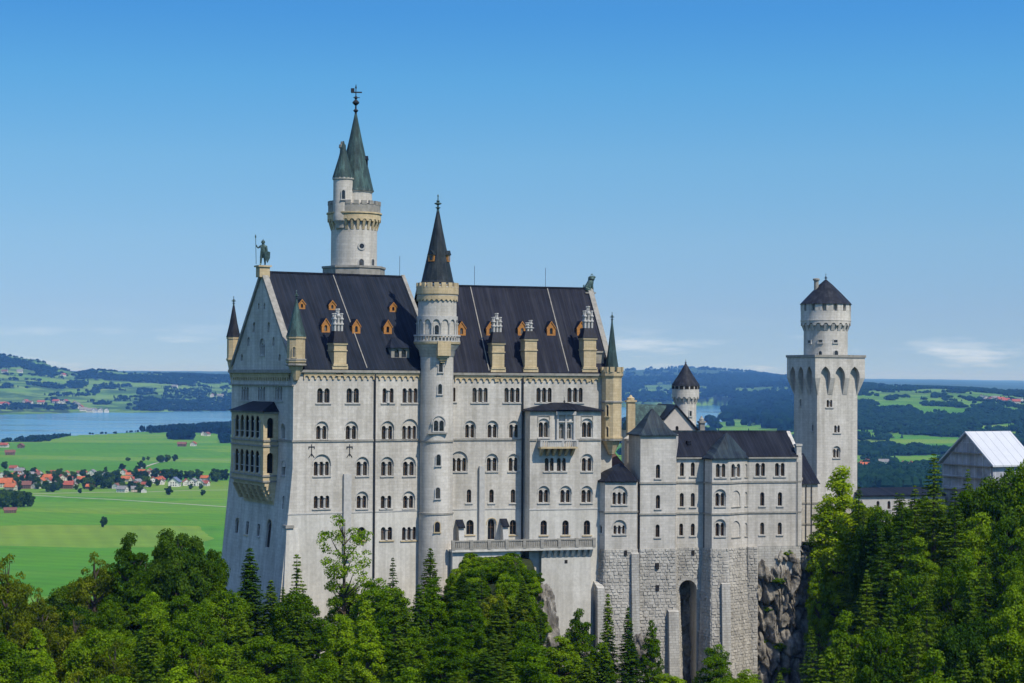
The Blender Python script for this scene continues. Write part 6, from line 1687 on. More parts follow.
def conifer(key, H, Rr, m, whorls=42, dens=1.0, droop=.35, base=.06, fill=1.0):
    P = []; Nn = []; S = []; tb = MB()
    for k in range(whorls):
        f = (k + RNG.uniform(-.3, .3)) / whorls; z = H * (base + (1 - base) * max(0, f) ** .92)
        Lk = Rr * (1 - max(0, f)) ** .8 * RNG.uniform(.72, 1.12) + .16
        nb = int(RNG.integers(7, 11) * fill)
        for j in range(nb):
            a = RNG.uniform(0, 6.283); L = Lk * RNG.uniform(.65, 1.15); n = max(3, int(L * 5.2 * dens))
            s = np.sqrt(RNG.uniform(.03, 1, n)); wd = .42 * L * (1.02 - s) * RNG.uniform(-1, 1, n)
            zz_ = z - droop * L * s * (1.15 - .55 * s) - np.abs(wd) * .25 + RNG.normal(size=n) * .05
            ca, sa = math.cos(a), math.sin(a)
            P.append(np.stack([L * s * ca - wd * sa, L * s * sa + wd * ca, zz_], 1))
            Nn.append(np.tile([ca * .35, sa * .35, 1.0], (n, 1)) + unit(n) * .55); S.append(RNG.uniform(.11, .25, n) * (1.15 - .3 * s))
    P = np.concatenate(P); Nn = np.concatenate(Nn); S = np.concatenate(S); V, Fq = leaf_quads(P, Nn, S, .5)
    tb.tube([(0, 0, -1.5), (0, 0, H * .4), (0, 0, H * .99)], [Rr * .09 + .05, Rr * .06 + .03, .02], 7)
    for k in range(14):
        z = H * RNG.uniform(.08, .7); a = RNG.uniform(0, 6.28); L = Rr * (1 - z / H) * .8; tb.tube([(0, 0, z), (L * math.cos(a), L * math.sin(a), z - .3 * L)], [.06, .015], 4)
    store(key, (V, Fq, m), tb)
broadleaf('round', 17, 5.2, 150, 230, 'leaf', lobe=(.11, .23), leaf=(.10, .22))
broadleaf('round2', 17, 4.9, 130, 240, 'leaf', lobe=(.12, .25), leaf=(.10, .22))
broadleaf('tall', 19, 4.6, 140, 220, 'leaf', base=.12, taper=.35, lobe=(.11, .24), leaf=(.10, .22))
broadleaf('bright', 16, 4.7, 140, 230, 'leaf_b', base=.08, taper=.3, lobe=(.11, .24), leaf=(.10, .21))
broadleaf('bright2', 16, 4.3, 140, 210, 'leaf_b', base=.08, taper=.5, lobe=(.10, .23), leaf=(.10, .20))
broadleaf('dark', 17, 5.6, 130, 260, 'leaf_d', lobe=(.14, .27), leaf=(.10, .23))
broadleaf('olive', 17, 5.0, 140, 190, 'leaf_o', base=.12, lobe=(.09, .22), leaf=(.10, .22))
broadleaf('pale', 30, 6.0, 330, 190, 'needle_b', base=.04, taper=.55, lobe=(.12, .22), leaf=(.12, .25), inner=.3)
broadleaf('open', 24, 4.6, 58, 120, 'leaf_b', base=.3, leaf=(.11, .22), lobe=(.13, .27))
broadleaf('bush', 5, 2.7, 44, 190, 'leaf_b', base=.0, leaf=(.08, .17), lobe=(.16, .32), inner=.3)
broadleaf('bush3', 5, 2.3, 30, 150, 'leaf_o', base=.0, leaf=(.08, .17), lobe=(.14, .30), inner=.3)
broadleaf('bush2', 5, 2.5, 44, 180, 'leaf', base=.0, leaf=(.08, .17), lobe=(.16, .32), inner=.3)
conifer('spruce', 32, 6.0, 'needle', 66, 2.6, fill=1.7)
conifer('spruce2', 22, 3.7, 'needle', 54, 3.2, .45, fill=1.7)
conifer('spruce3', 30, 5.6, 'needle', 62, 2.7, .25, fill=1.7)
conifer('young', 17, 2.6, 'needle', 36, 2.6, .15, .03, 1.1)
H0 = dict(round=17, round2=17, tall=19, bright=16, bright2=16, dark=17, olive=17, pale=30, open=24, bush=5, bush2=5, bush3=5, spruce=32, spruce2=22, spruce3=30, young=17)
W0 = dict(round=5.2, round2=4.9, tall=4.6, bright=4.7, bright2=4.3, dark=5.6, olive=5.0, pale=6.0, open=4.6, bush=2.7, bush2=2.5, bush3=2.3, spruce=6.0, spruce2=3.7, spruce3=5.6, young=2.6)
NAME = dict(round='broadleaf_tree', round2='broadleaf_tree', tall='broadleaf_tree', bright='broadleaf_tree', bright2='broadleaf_tree', dark='broadleaf_tree', olive='broadleaf_tree', pale='broadleaf_tree', open='birch_tree', bush='shrub', bush2='shrub', bush3='shrub', spruce='spruce_tree', spruce2='spruce_tree', spruce3='spruce_tree', young='young_spruce')
TREES = []
def plant(kind, x, y, z, H, W, label=None, group=None, rot=None):
    o = bpy.data.objects.new(NAME[kind], None); link(o); o.empty_display_size = .5
    o.location = (x, y, z); o.rotation_euler = (0, 0, RNG.uniform(0, 6.28) if rot is None else rot)
    o.scale = (W / W0[kind], W / W0[kind], H / H0[kind])
    o['category'] = 'shrub' if kind.startswith('bush') else 'tree'
    cd, td = PROTO[kind]
    for nm, dt in (('crown', cd), ('trunk', td)):
        if dt is None: continue
        c = bpy.data.objects.new(nm, dt); link(c); c.parent = o
    if label: o['label'] = label
    if group: o['group'] = group
    TREES.append((o, kind)); return o
def by_top(kind, px, py, D, W, label=None, group=None, Hmin=3.0, Hmax=40.0):
    p = at_y(px, py, D); g = gz(p.x, p.y); H = p.z - g
    H = max(Hmin, min(Hmax, H)); return plant(kind, p.x, p.y, p.z - H, H, W, label, group)

# trees one can name in the picture
KEY = [
    ('dark', 178, 524, 268, 4.9, 'dark round broadleaf tree standing against the bright green meadow'),
    ('tall', 131, 529, 262, 4.6, 'tall brownish-green tree beside the dark round tree below the meadow'),
    ('olive', 95, 545, 262, 4.4, 'olive tree at the meadow edge before the tall brownish-green one'),
    ('round', 212, 545, 272, 3.6, 'bushy tree at the foot of the shaded north-west palace corner'),
    ('olive', 8, 546, 250, 4.2, 'olive tree cut by the picture edge below the meadow'),
    ('spruce2', 250, 546, 268, 4.6, 'dark spruce below the shaded west front of the palace'),
    ('young', 297, 552, 273, 3.1, 'thin young spruce standing before the white south-west buttress'),
    ('open', 345, 504, 276, 4.6, 'open airy birch with visible limbs before the palace wall'),
    ('bright', 376, 574, 272, 4.4, 'bright green tree beneath the birch at the palace foot'),
    ('young', 393, 556, 277, 2.0, 'small thin tree with loose top by the drain pipe'),
    ('spruce2', 437, 600, 256, 3.0, 'dark slender spruce below the stair turret'),
    ('spruce3', 915, 484, 296, 5.4, 'second-tallest dark spruce, close beside the tallest one'),
    ('round2', 868, 497, 306, 5.0, 'full-crowned tree just off the pale pointed tree, before the gallery wing'),
    ('tall', 905, 503, 306, 4.8, 'tall leafy tree screening the gallery wing'),
    ('round', 886, 506, 298, 5.2, 'full green tree before the white gallery wing'),
    ('spruce', 864, 506, 300, 5.6, 'dark spruce partly behind the pale pointed tree'),
    ('spruce3', 955, 486, 280, 5.6, 'dark spruce right under the gable of the sheeted gatehouse'),
    ('round2', 985, 476, 300, 5.4, 'green tree hiding the foot of the sheeted gatehouse'),
    ('bright', 524, 644, 238, 3.2, 'bright green tree at the bottom of the shrubby spur beside the split rock'),
    ('spruce2', 504, 636, 240, 2.6, 'dark spruce at the bottom of the shrubby spur'),
    ('round', 296, 588, 262, 4.2, 'rounded tree hiding the foot of the south-west buttress'),
    ('spruce2', 608, 592, 277, 2.6, 'narrow spruce in front of the corner bay base'),
    ('tall', 580, 606, 272, 3.2, 'leafy dark tree right of the rocky spur below the terrace'),
    ('spruce2', 628, 606, 274, 2.6, 'narrow spruce nearest the sloping buttress of the wing'),
    ('bright2', 652, 618, 276, 2.4, 'slim bright green tree against the rough stone base'),
    ('bright', 716, 640, 272, 3.9, 'bright green tree in front of the great base arch'),
    ('pale', 840, 459, 309, 7.9, 'tall pale yellow-green pointed tree before the square tower'),
    ('spruce', 934, 452, 286, 7.0, 'tallest dark spruce, its tip reaching the sheeted gatehouse'),
    ('spruce3', 902, 492, 282, 5.6, 'broad dark tree beside the tallest spruce'),
    ('round2', 968, 482, 292, 4.6, 'green broadleaf tree under the sheeted gable'),
    ('dark', 1006, 461, 290, 6.0, 'large dark tree in front of the white sheet roof'),
    ('tall', 1027, 455, 286, 5.0, 'dark green tree cut by the frame next to the white sheet roof'),
    ('spruce3', 876, 508, 292, 5.6, 'dark spruce between the pale tree and the tallest spruce'),
    ('bright2', 819, 560, 306, 3.0, 'bright green tree at the edge of the grey rock face'),
]
for kind, px, py, D, W, lb in KEY: by_top(kind, px, py, D, W, lb)

# the wood that fills the slope, row behind row
rows = [(303, 'rearmost'), (289, 'rear'), (274, 'topmost'), (258, 'second'), (242, 'third'), (226, 'fourth'), (211, 'fifth'), (197, 'lowest')]
cnt = {}
for ri, (D, rn) in enumerate(rows):
    px = -60 + RNG.uniform(0, 20)
    while px < 1090:
        yl = np.interp(px, YL[:, 0], YL[:, 1]); sl_ = np.interp(px, SL[:, 0], SL[:, 1])
        d = D + RNG.uniform(-6, 6); top = yl + (278 - d) / 20 * sl_ + RNG.uniform(-10, 15)
        W = RNG.uniform(3.4, 5.0); step = W * 2 * FPX / d * RNG.uniform(.55, .78)
        if px < 225: kinds = ['olive', 'olive', 'round', 'tall', 'dark'] if ri < 4 else ['round', 'round2', 'bright', 'tall', 'bright2', 'olive', 'spruce2']
        elif px < 300: kinds = ['spruce2', 'round', 'spruce', 'round2']
        elif px < 455: kinds = ['bright', 'bright2', 'tall', 'spruce2', 'bright2', 'spruce2', 'round']
        elif px < 560: kinds = ['bright2', 'spruce2', 'bright', 'spruce2', 'tall']
        elif px < 650: kinds = ['spruce2', 'tall', 'round', 'spruce2']
        elif px < 770: kinds = ['bright2', 'bright', 'round2']
        else: kinds = ['spruce', 'spruce3', 'spruce2', 'dark', 'tall', 'spruce', 'spruce3', 'round'] if px < 965 else ['tall', 'round', 'spruce3', 'bright', 'dark', 'spruce']
        kind = kinds[RNG.integers(len(kinds))]
        skip = (446 < px < 556 and D > 228) or (672 < px < 704 and d > 190) or (646 < px < 770 and top < 655)
        if 300 < px < 330 and ri == 2: skip = True
        if ri < 2: skip = px < 838; top = max(top, 492 + RNG.uniform(-4, 14)) if px < 940 else top + 14
        if 752 < px < 806 and top < 668: skip = True
        if 800 < px < 852 and d > 250: skip = True
        if 800 < px < 835: top = max(top, 585)
        if kind.startswith('spruce'): W *= .85; top -= 8
        if px > 800: W *= 1.15
        if not skip and top < 735:
            zone = 'meadow side' if px < 225 else 'west front' if px < 300 else 'palace front' if px < 455 else 'rocky spur' if px < 560 else 'terrace wall' if px < 650 else 'stone base' if px < 770 else 'grey rock' if px < 860 else 'gatehouse'
            o = by_top(kind, px, top, d, W, None, 'trees of the wooded slope below the castle', 5.0, 34.0)
            o['_z'] = zone; o['_r'] = rn
        px += step
# shrubs over the rocky spur
for i in range(175):
    px = RNG.uniform(447, 556); D = RNG.uniform(238, 282)
    if i > 134: px = RNG.uniform(456, 545); D = RNG.uniform(264, 283)
    elif i > 104: px = RNG.uniform(404, 450); D = RNG.uniform(272, 283)
    if px > 536 and D < 272 and RNG.random() < .6: continue
    az = math.atan((px - 512) / FPX); x, y = D * math.sin(az), D * math.cos(az); s = RNG.uniform(.5, 1.25) * (1.5 if RNG.random() < .16 else 1.0)
    if D > 262: s = max(.65, min(s, 1.05))
    o = plant(['bush', 'bush2', 'bush3', 'bush2'][RNG.integers(4)], x, y, gz(x, y) - .4, 3.3 * s * RNG.uniform(.8, 1.15 if D > 262 else 1.5), 1.75 * s, None, 'shrubs on the rocky spur before the palace'); o['_z'] = 'terrace' if D > 268 else 'upper spur' if D > 254 else 'lower spur'; o['_r'] = ''
for px, py, D, k_, W, lb in ((463, 572, 262, 'spruce2', 1.9, 'slim spruce on the flank of the spur beside the stair turret'), (482, 566, 254, 'young', 1.8, 'young spruce halfway up the shrubby spur'), (523, 578, 252, 'spruce2', 2.2, 'dark little spruce near the ridge of the shrubby spur'),
                             (500, 596, 246, 'spruce2', 2.6, 'spruce low on the middle of the shrubby spur'), (541, 604, 250, 'young', 1.7, 'thin young spruce close to the pale split rock'), (472, 590, 244, 'bright2', 2.6, 'slender bright tree low on the spur beside the palace'), (515, 552, 268, 'open', 1.5, 'thin airy sapling on the crest of the spur')):
    by_top(k_, px, py, D, W, lb)

# words for the rest: look, place, then order along the row
LOOK = dict(round='rounded green tree', round2='full-crowned green tree', tall='tall leafy tree', bright='bright green tree', bright2='slim bright tree', dark='dark leafy tree', olive='olive loose-crowned tree',
            spruce='tall dark spruce', spruce2='narrow dark spruce', spruce3='broad dark spruce', bush='bright leafy shrub', bush2='deep green shrub', bush3='olive-green shrub')
ORD = ['first', 'second', 'third', 'fourth', 'fifth', 'sixth', 'seventh', 'eighth', 'ninth', 'tenth', 'eleventh', 'twelfth', 'thirteenth', 'fourteenth', 'fifteenth', 'sixteenth', 'seventeenth', 'eighteenth', 'nineteenth', 'twentieth']
def nth(i): return ORD[i] if i < 20 else 'number %d' % (i + 1)
bk = {}
for o, kind in TREES:
    if '_z' in o.keys(): bk.setdefault((o['_z'], o['_r'], kind), []).append(o)
for (zn, rw, kind), os_ in bk.items():
    os_.sort(key=lambda o: o.location.x / o.location.y)
    for i, o in enumerate(os_):
        pos = '' if len(os_) == 1 else ', %s from the meadow end' % nth(i)
        place = ('in the %s row below the %s' % (rw, zn)) if rw else ('on the spur by the %s' % zn)
        if zn == 'meadow side': place = 'in the %s row beneath the meadow' % rw
        if rw: o['label'] = LOOK[kind] + ' ' + place.replace('of the slope ', '') + pos
        else: o['label'] = LOOK[kind] + ' ' + place + pos
        del o['_z']; del o['_r']
# ------------------------------------------------------------------ rocks
def rockmat():
    m, nt, b, out = new_mat('grey_rock')
    g = N(nt, 'ShaderNodeNewGeometry'); s = N(nt, 'ShaderNodeSeparateXYZ'); nt.links.new(g.outputs['Position'], s.inputs[0])
    n = noise_tex(nt, g.outputs['Position'], .5, 8, .65); st = noise_tex(nt, g.outputs['Position'], .6, 6, .65, (1, 1, .18)); f = noise_tex(nt, g.outputs['Position'], 3.5, 5, .7)
    col = ramp(nt, n, [(.3, (.10, .088, .07)), (.5, (.225, .205, .17)), (.7, (.41, .38, .325))])
    col = mixc(nt, .75, col, ramp(nt, st, [(.38, (.30, .29, .28)), (.6, (1.1, 1.1, 1.08))]), 'MULTIPLY'); col = mixc(nt, 1.0, col, ramp(nt, f, [(.3, .7), (.7, 1.25)]), 'MULTIPLY')
    nt.links.new(col, b.inputs['Base Color']); b.inputs['Roughness'].default_value = .95
    bp = N(nt, 'ShaderNodeBump', Strength=.9, Distance=.35); nt.links.new(math_(nt, 'ADD', n, math_(nt, 'MULTIPLY', f, .35)), bp.inputs['Height']); nt.links.new(bp.outputs[0], b.inputs['Normal'])
    return m
M['rock'] = rockmat()
def rnoise(p, s): return noise.fractal(Vector(p) * s, 1.0, 2.1, 6)
from mathutils.bvhtree import BVHTree
def cliff(label, F, t0, t1, z0, z1, dtop, dbot, amp, nx=120, nz=170, back=-7):
    V = []
    for j in range(nz + 1):
        f = j / nz; z = z1 + (z0 - z1) * f
        for i in range(nx + 1):
            g = i / nx; t = t0 + (t1 - t0) * g
            d = dtop + (dbot - dtop) * f ** 1.2
            p = F.pt(t, z, 0); w = rnoise((p.x, p.y, z * .4), .12)
            rib = 1 - abs(noise.noise(Vector((t * .42 + w * 1.5, z * .09, 3.3)))) * 2.2           # upright ribs and clefts
            crk = abs(noise.noise(Vector((t * .9 + w * 3, z * .22, 9.1))))
            nn = w * amp * .9 + rib * amp * .75 - max(0, .16 - crk) * amp * 3.2 + rnoise((p.x * 1.2, p.y * 1.2, z), .7) * amp * .28
            st = (((z * .17 + w * 1.4) % 1) ** 3) * amp * .8
            ed = -max(0, g - .84) ** 1.5 * 60 - max(0, .06 - f) * 20
            V.append(F.pt(t + rnoise((z, t, 3), .3) * .7 * g, z, max(back, d + nn - st + ed)))
    n0 = len(V); Fs = [(j * (nx + 1) + i, j * (nx + 1) + i + 1, (j + 1) * (nx + 1) + i + 1, (j + 1) * (nx + 1) + i) for j in range(nz) for i in range(nx)]
    V += [F.pt(t0 + (t1 - t0) * i / nx, z1 - .2, back) for i in range(nx + 1)]
    Fs += [(i, n0 + i, n0 + i + 1, i + 1) for i in range(nx)]
    k = MB(); k.add(V, Fs, True); o = k.build('rock_cliff', M['rock'], sharp=38); o['label'] = label; o['category'] = 'rock'
    return BVHTree.FromPolygons([Vector(v) for v in V], Fs)
CB = cliff('tall grey rock face carrying the east end of the castle wing', FA, FA.t(756), FA.t(823), EYE - 66, zR - .15, -.4, 2.6, 1.5)
# natural rock left standing behind the great arch of the base
V = []; nx, nz = 30, 90
for j in range(nz + 1):
    for i in range(nx + 1):
        t = ARCH[0] - ARCH[1] * .62 + ARCH[1] * 1.24 * i / nx; z = zA0 + (ARCH[2] + .4 - zA0) * j / nz
        p = FA.pt(t, z, 0); V.append(FA.pt(t, z, -3.6 + rnoise(p, .35) * 1.0 + rnoise(p, 1.1) * .35 + 1.5 * (1 - j / nz)))
k = MB(); k.add(V, [(j * (nx + 1) + i, j * (nx + 1) + i + 1, (j + 1) * (nx + 1) + i + 1, (j + 1) * (nx + 1) + i) for j in range(nz) for i in range(nx)], True)
k.build('arch_recess', M['rock'], wing, sharp=50)
def boulder(label, px, py, D, sx, sy, sz, seed):
    c = at_y(px, py, D); bm = bmesh.new(); bmesh.ops.create_icosphere(bm, subdivisions=5, radius=1)
    for v in bm.verts:
        d = v.co.normalized(); k = 1 + .38 * noise.fractal(d * 1.3 + Vector((seed, 0, 0)), 1, 2.1, 6) + .10 * noise.fractal(d * 5 + Vector((0, seed, 0)), 1, 2, 4)
        k -= .12 * abs(((d.z * 3 + noise.noise(d * 2) * 1.2) % 1) - .5)
        v.co = Vector((d.x * sx, d.y * sy, d.z * sz)) * k
    me = bpy.data.meshes.new('boulder'); bm.to_mesh(me); bm.free(); me.materials.append(M['rock'])
    o = bpy.data.objects.new('rock_outcrop', me); link(o); o.location = c; o['label'] = label; o['category'] = 'rock'
    me.polygons.foreach_set('use_smooth', [True] * len(me.polygons)); return o
boulder('pale split rock outcrop on the side of the shrubby spur', 546, 642, 270, 2.1, 2.8, 5.6, 3)
boulder('upper rock slab of the spur under the terrace wall', 545, 606, 276, 1.4, 2.0, 2.8, 8)
boulder('small outcrop at the foot of the sloping buttress', 642, 652, 284, 1.8, 2.0, 2.6, 12)
# tufts on the rock face
for (px, py, s), lb in zip(((786, 553, 1.1), (771, 557, .7), (779, 581, 1.0), (768, 609, .8), (781, 648, 1.5), (784, 672, 1.3), (809, 545, 1.0), (764, 640, .7)),
                           ('grass tuft crowning the top ledge of the grey rock face', 'small tuft beside the top ledge of the rock face', 'grass tuft on the upper middle ledge of the rock face', 'small tuft over the dark hollow of the rock face', 'wide mossy cushion on the low ledge of the rock face', 'mossy tuft at the very foot of the rock face', 'tuft on the corner next to the stair landing', 'little tuft in the dark lower rock cleft')):
    p = CB.ray_cast(EYEV, ray(px, py))[0]
    if p is None: continue
    p = p + FA.n * -.15
    o = plant('bush', p.x, p.y, p.z - .5, 1.1 * s, 1.15 * s, lb, 'tufts on the rock face')
    o.name = 'grass_tuft'; o['category'] = 'tuft'

# ------------------------------------------------------------------ bronze figures on the gables
def skin_body(name, pts, edges, m, parent, root=0, sub=1):
    me = bpy.data.meshes.new(name); me.from_pydata([p[0] for p in pts], edges, []); me.materials.append(m)
    o = bpy.data.objects.new(name, me); link(o); o.parent = parent
    md = o.modifiers.new('skin', 'SKIN'); o.modifiers.new('smooth', 'SUBSURF').render_levels = sub
    for v, p in zip(me.skin_vertices[0].data, pts): v.radius = (p[1], p[1])
    me.skin_vertices[0].data[root].use_root = True
    return o
pk = F1.pt(.1, zt_k := zz(263, 265.5, F1.pt(0, 0, -V1 / 2)), -V1 / 2)
kn = thing('knight_statue', 'green bronze knight with lance and shield standing on the west gable', 'statue', pk, rz=R(-8))
B = [((0, 0, 2.05), .34), ((0, 0, 2.5), .36), ((0, .02, 2.95), .44), ((0, 0, 3.25), .2), ((0, -.03, 3.55), .26), ((0, -.02, 3.72), .2),
     ((-.22, 0, 1.75), .27), ((-.3, -.06, 1.05), .2), ((-.36, 0, .3), .15), ((-.4, -.2, .08), .12),
     ((.22, 0, 1.75), .27), ((.3, -.12, 1.05), .2), ((.34, .02, .3), .15), ((.36, -.2, .08), .12),
     ((-.45, 0, 3.0), .19), ((-.82, -.1, 2.72), .15), ((-1.02, -.25, 3.1), .11), ((-1.05, -.3, 3.25), .11),
     ((.45, 0, 2.98), .19), ((.66, -.05, 2.45), .15), ((.72, -.25, 2.0), .11), ((.72, -.32, 1.85), .11)]
E = [(0, 1), (1, 2), (2, 3), (3, 4), (4, 5), (0, 6), (6, 7), (7, 8), (8, 9), (0, 10), (10, 11), (11, 12), (12, 13), (2, 14), (14, 15), (15, 16), (16, 17), (2, 18), (18, 19), (19, 20), (20, 21)]
skin_body('body', B, E, M['bronze'], kn)
def local(mb, name, m, parent):
    o = mb.build(name, m); o.parent = parent; return o
k = MB(); k.tube([(-1.0, -.33, .2), (-1.12, -.33, 4.3), (-1.122, -.33, 4.32), (-1.13, -.33, 4.55), (-1.14, -.33, 4.9)], [.05, .05, .1, .13, .01], 6); local(k, 'lance', M['bronze'], kn)
k = MB(); sh = [(-.45, 0), (-.42, -.9), (0, -1.7), (.42, -.9), (.45, 0), (.2, .12), (-.2, .12)]
k.loft([[(.82 + a, -.42, 2.05 + b) for a, b in sh], [(.82 + a * .9, -.34, 2.05 + b) for a, b in sh]]); local(k, 'shield', M['bronze'], kn)
k = MB(); k.loft([[(.42 * math.cos(a), .22 + .18 * math.sin(a), 3.1) for a in np.linspace(0, 6.28, 10, endpoint=False)], [(.6 * math.cos(a), .3 + .22 * math.sin(a), 1.2) for a in np.linspace(0, 6.28, 10, endpoint=False)]], smooth=True); local(k, 'cloak', M['bronze'], kn)
k = MB(); k.lathe((0, -.02), [(.31, 3.5), (.33, 3.62), (.26, 3.86), (.07, 3.98), (.05, 4.14)], 10); local(k, 'helmet', M['bronze'], kn)
pl_ = F2.pt(T2 - .2, zz(592, 292.5, F2.pt(T2, 0, -V2 / 2)), -V2 / 2)
ln = thing('lion_statue', 'green bronze lion sitting upright on the east gable', 'statue', pl_, rz=R(15))
B = [((-.35, 0, .55), .52), ((-.1, 0, 1.1), .5), ((.2, 0, 1.7), .48), ((.38, 0, 2.2), .5), ((.62, 0, 2.6), .42), ((1.0, 0, 2.55), .24), ((1.15, 0, 2.5), .16),
     ((.45, .28, 1.3), .22), ((.55, .3, .7), .17), ((.6, .3, .12), .16), ((.85, .3, .08), .13), ((.45, -.28, 1.3), .22), ((.55, -.3, .7), .17), ((.6, -.3, .12), .16), ((.85, -.3, .08), .13),
     ((-.3, .42, .5), .32), ((.1, .48, .3), .22), ((.35, .48, .1), .14), ((-.3, -.42, .5), .32), ((.1, -.48, .3), .22), ((.35, -.48, .1), .14), ((-.8, 0, .3), .13), ((-.95, .1, .9), .09), ((-.8, .12, 1.3), .12)]
E = [(0, 1), (1, 2), (2, 3), (3, 4), (4, 5), (5, 6), (2, 7), (7, 8), (8, 9), (9, 10), (2, 11), (11, 12), (12, 13), (13, 14), (0, 15), (15, 16), (16, 17), (0, 18), (18, 19), (19, 20), (0, 21), (21, 22), (22, 23)]
skin_body('body', B, E, M['bronze'], ln, 1)
k = MB(); k.lathe((0, 0), [(.55, 0), (.72, .25), (.66, .6), (.3, .85)], 12); V_ = [(x * .8 + .42, y * .9, z + 1.95) for x, y, z in k.v]; k.v = V_; local(k, 'mane', M['bronze'], ln)
for sg in (-1, 1):
    k = MB(); k.lathe((.52, .24 * sg), [(.14, 2.95), (.1, 3.08), (.02, 3.15)], 8); local(k, 'ear', M['bronze'], ln)

# ------------------------------------------------------------------ village, farms and single trees of the plain
HM = {'orange': plain('orange_roof_tiles', (.42, .115, .035), .8, .25, .2), 'red': plain('red_roof_tiles', (.30, .075, .04), .8, .25, .2), 'brown': plain('brown_roof_tiles', (.17, .075, .05), .8, .25, .2),
      'grey': plain('grey_roof', (.20, .195, .19), .8, .2, .2), 'blue': plain('blue_grey_roof', (.12, .15, .22), .6, .2, .2)}
WMt = {'white': plain('white_render', (.66, .64, .59), .9, .1, .2), 'wood': plain('dark_boarding', (.16, .10, .06), .9, .2, .3), 'cream': plain('cream_render', (.58, .52, .40), .9, .1, .2)}
HP = {}
def house_proto(wc, rc_, L=15, W=11, hw=5.6, hr=4.2):
    key = (wc, rc_)
    if key in HP: return HP[key]
    a = MB(); a.add([(-L / 2, -W / 2, -1), (L / 2, -W / 2, -1), (L / 2, W / 2, -1), (-L / 2, W / 2, -1), (-L / 2, -W / 2, hw), (L / 2, -W / 2, hw), (L / 2, W / 2, hw), (-L / 2, W / 2, hw), (-L / 2, 0, hw + hr), (L / 2, 0, hw + hr)],
                    [(0, 1, 5, 4), (2, 3, 7, 6), (1, 2, 6, 9, 5), (3, 0, 4, 8, 7), (3, 2, 1, 0)])
    wo = a.build('wall', WMt[wc]); b = MB(); o_ = 1.1; m_ = hr / (W / 2)
    for sg in (-1, 1):
        b.hexa([(-L / 2 - o_, sg * (W / 2 + o_), hw - o_ * m_ + .05), (L / 2 + o_, sg * (W / 2 + o_), hw - o_ * m_ + .05), (L / 2 + o_, 0, hw + hr + .05), (-L / 2 - o_, 0, hw + hr + .05),
                (-L / 2 - o_, sg * (W / 2 + o_), hw - o_ * m_ + .4), (L / 2 + o_, sg * (W / 2 + o_), hw - o_ * m_ + .4), (L / 2 + o_, 0, hw + hr + .4), (-L / 2 - o_, 0, hw + hr + .4)])
    b.box((L * .2, W * .12, hw + hr * .6), .9, .9, 2.4)
    ro_ = b.build('roof', HM[rc_]); c = MB()
    for xx in np.linspace(-L / 2 + 2, L / 2 - 2, 5):
        for zz_ in (1.0, 3.6): c.box((xx, -W / 2 - .03, zz_), 1.3, .12, 1.4); c.box((xx, W / 2 + .03, zz_), 1.3, .12, 1.4)
    for yy in (-2.6, 0, 2.6):
        for zz_ in (1.0, 3.6): c.box((-L / 2 - .03, yy, zz_), .12, 1.2, 1.4); c.box((L / 2 + .03, yy, zz_), .12, 1.2, 1.4)
    wn_ = c.build('window_pane', M['glass'])
    HP[key] = (wo.data, ro_.data, wn_.data)
    for q in (wo, ro_, wn_): bpy.data.objects.remove(q)
    return HP[key]
HOUSES = []
def house(px, py, wc, rc_, s=1.0, L=1.0, group='houses of the meadow village', name='village_house', cat='house'):
    p = ground_at(px, py); o = bpy.data.objects.new(name, None); link(o); o.location = p; o.rotation_euler = (0, 0, RNG.choice([0, 1.57]) + RNG.uniform(-.4, .4)); o.scale = (s * L, s, s)
    for nm, dt in zip(('wall', 'roof', 'window_pane'), house_proto(wc, rc_)):
        c = bpy.data.objects.new(nm, dt); link(c); c.parent = o
    o['category'] = cat; o['group'] = group; HOUSES.append((o, px, py, wc, rc_)); return o
V4 = lambda a, b: (a / 4.452, 455 + b / 4.452)
